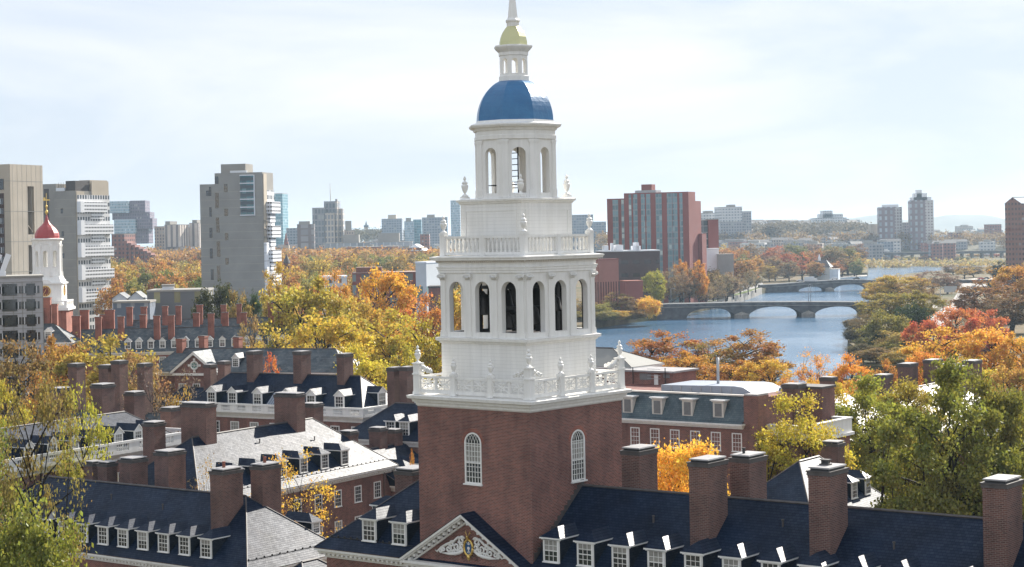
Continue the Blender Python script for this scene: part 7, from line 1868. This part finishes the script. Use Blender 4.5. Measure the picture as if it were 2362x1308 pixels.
# ------------------------------------------------------------------ woods beyond: single trees, near rows largest
def wood(group, label, rows, palette, seed, zg=GZ):
    rr = random.Random(seed)
    for x0, x1, yt, Y, sp, jy in rows:
        x = x0
        while x < x1:
            c, cn = rr.choice(palette)
            yy = yt + rr.uniform(-jy, jy)
            Yd = Y * rr.uniform(0.94, 1.06)
            tree(x + rr.uniform(-0.25, 0.25) * sp, yy, Yd, sp * rr.uniform(1.2, 1.6), c, label % cn, 'far' if rr.random() < 0.8 else 'fars', 'autumn_tree', (group % cn), zg=zg)
            x += sp * rr.uniform(0.8, 1.15)
P1_ = [((0.46, 0.23, 0.05), 'orange'), ((0.46, 0.29, 0.06), 'amber'), ((0.33, 0.26, 0.08), 'olive tan'), ((0.44, 0.31, 0.07), 'golden'), ((0.38, 0.17, 0.06), 'rust red'), ((0.27, 0.20, 0.09), 'brown'), ((0.14, 0.17, 0.05), 'green'), ((0.26, 0.26, 0.07), 'olive'), ((0.42, 0.31, 0.07), 'golden'), ((0.32, 0.26, 0.08), 'olive tan')]
wood('%s trees between the two residential towers', '%s tree in the wood between the two concrete residential towers', [(255, 475, 596, 1250, 34, 6), (255, 475, 606, 1080, 38, 6), (258, 470, 622, 920, 42, 7), (262, 470, 640, 760, 46, 8), (262, 470, 662, 640, 46, 6)], P1_, 1)
wood('%s trees of the wood left of the bell tower', '%s tree in the wood between the broad grey tower and the bell tower', [(632, 1030, 586, 1450, 34, 6), (634, 1030, 592, 1200, 38, 6), (636, 1025, 606, 1000, 44, 7), (640, 960, 626, 820, 50, 8), (660, 820, 640, 640, 52, 8)], P1_, 2)
P2_ = [((0.40, 0.19, 0.06), 'orange'), ((0.31, 0.12, 0.06), 'russet'), ((0.26, 0.18, 0.11), 'grey brown'), ((0.40, 0.25, 0.07), 'amber'), ((0.22, 0.13, 0.10), 'purple brown'), ((0.18, 0.18, 0.07), 'green'), ((0.38, 0.11, 0.05), 'crimson'), ((0.25, 0.18, 0.12), 'grey brown')]
wood('%s trees of the left bank wood', '%s tree in the wood along the left bank beyond the striped red tower', [(1660, 2000, 566, 1750, 34, 5), (1640, 1990, 576, 1480, 36, 6), (1640, 1980, 588, 1330, 38, 6), (1640, 1750, 602, 1180, 40, 7), (1640, 1715, 618, 1040, 40, 7), (1645, 1690, 632, 980, 34, 6), (1780, 1900, 606, 1290, 34, 5), (1920, 1990, 600, 1400, 30, 5)], P2_, 3)
wood('%s trees of the far right bank', '%s tree on the far shore below the viaduct at right', [(2010, 2330, 594, 2010, 26, 4), (2190, 2320, 612, 1330, 34, 4)], P2_, 4)
wood('%s trees behind the bell tower', '%s tree of the wood glimpsed through the belfry arches', [(1040, 1340, 590, 1500, 40, 5), (1040, 1330, 600, 1200, 42, 6), (1040, 1320, 618, 980, 46, 6), (1040, 1310, 640, 830, 50, 7), (1040, 1230, 668, 700, 56, 7)], P1_, 6)
tree(1055, 672, 400, 130, (0.52, 0.36, 0.05), 'golden tree seen through the left belfry arch', 'mid', 'maple_tree')
tree(1120, 700, 390, 120, (0.50, 0.28, 0.05), 'amber tree seen through the second belfry arch from the left', 'mid', 'maple_tree')
tree(1340, 690, 775, 70, (0.30, 0.22, 0.07), 'tan tree seen through the right belfry arch', 'mids', 'riverside_tree')
tree(1345, 722, 762, 70, (0.28, 0.23, 0.06), 'olive shrub seen through the right belfry arch', 'shrub', 'bush')
# distant tree belts that read as one mass
def belt(name, label, x0, x1, yt, Y, n, seed, col, jy=3.0):
    rs = np.random.RandomState(seed); xs = rs.uniform(x0, x1, n); C = []
    for x in xs:
        p = at(x, yt + rs.uniform(-jy, jy), Y * rs.uniform(0.9, 1.15)); h = max(3.0, p.z - GZ)
        k = 130; q = rs.normal(size=(k, 3)) * np.array([5.0, 5.0, 2.6]) + np.array([p.x, p.y, p.z - 5.0]); q2 = rs.normal(size=(60, 3)) * np.array([6.0, 6.0, 3.0]) + np.array([p.x, p.y, p.z - 11.0]); C += [q, q2]
    V = leaf_mesh_arrays(rs, np.vstack(C), 2.2)
    o = link(name, arr_mesh(name, V, [LEAF])); o.color = col + (1.0,)
    tag(o, label, 'wood', None, 'stuff')
belt('distant_wood', 'hazy wood along the horizon behind the right hand city', 1390, 2360, 541, 2500, 420, 5, (0.22, 0.15, 0.09), 8)
belt('distant_wood', 'hazy wood below the left horizon buildings', 250, 1060, 578, 1700, 240, 6, (0.34, 0.18, 0.06), 5)
belt('hill_wood', 'dark wood over the distant hill with the hospital', 1600, 2000, 520, 2700, 300, 7, (0.13, 0.11, 0.09), 9)
belt('hill_wood', 'dark wood on the far hill around the stone water tower', 780, 1000, 533, 3300, 120, 8, (0.10, 0.09, 0.06), 6)
belt('bank_scrub', 'yellow brown scrub along the far shore under the viaduct', 2000, 2340, 602, 1990, 200, 9, (0.32, 0.24, 0.10), 3)
rs_ = random.Random(77)
# many small far roofs
def roofs(group, label, x0, x1, y0, y1, Y0, Y1, n, seed):
    rr = random.Random(seed)
    for i in range(n):
        px = rr.uniform(x0, x1); t = rr.random(); Y = Y0 + (Y1 - Y0) * t; yt = y0 + (y1 - y0) * t + rr.uniform(-3, 3)
        p = at(px, yt, Y); w_ = rr.uniform(9, 30); d = rr.uniform(9, 20); h = max(4, p.z - GZ)
        m = rr.choice([WHF, BRF, GRY, TAN, BLU, WHF]); key = 'roofhouse'
        b = MB(); b.box(-w_ / 2, w_ / 2, -d / 2, d / 2, 0, h, m)
        if rr.random() < 0.5: b.mesh([(-w_ / 2 - 0.5, -d / 2 - 0.5, h), (w_ / 2 + 0.5, -d / 2 - 0.5, h), (w_ / 2 + 0.5, d / 2 + 0.5, h), (-w_ / 2 - 0.5, d / 2 + 0.5, h), (-w_ / 2, 0, h + 3), (w_ / 2, 0, h + 3)], [(0, 1, 5, 4), (2, 3, 4, 5), (3, 0, 4), (1, 2, 5)], CAPM)
        else: b.box(-w_ * 0.2, w_ * 0.25, -d * 0.2, d * 0.2, h, h + 2.5, CONCG)
        o = b.build('town_building', None, (p.x, Y, GZ), rr.uniform(-0.3, 0.3)); tag(o, label, 'building', group)
roofs('small town buildings at right', 'small hazy town building scattered among far trees at right', 1620, 2310, 564, 524, 1950, 3600, 100, 21)
roofs('small hill buildings', 'small pale building on the wooded hill between the striped tower and the twin towers', 1650, 2010, 560, 508, 2200, 3000, 130, 31)
roofs('small town buildings at left', 'small hazy town building among the far trees at left', 640, 1060, 572, 545, 1900, 3400, 34, 22)
roofs('small town buildings behind the wood', 'small hazy town building between the two residential towers', 350, 465, 582, 568, 1700, 2300, 8, 23)

# ------------------------------------------------------------------ haze
HZ = bpy.data.materials.new('haze'); HZ.use_nodes = True; nt = HZ.node_tree; nt.nodes.clear()
out = nt.nodes.new('ShaderNodeOutputMaterial'); pv = nt.nodes.new('ShaderNodeVolumePrincipled')
pv.inputs['Color'].default_value = (0.62, 0.81, 1.0, 1)
pv.inputs['Density'].default_value = 0.000055
pv.inputs['Anisotropy'].default_value = 0.3
nt.links.new(pv.outputs[0], out.inputs['Volume'])
b = MB(); b.box(-15990, 15990, -190, 25990, -2.5, 112.0, HZ); tag(b.build('haze'), kind='stuff')
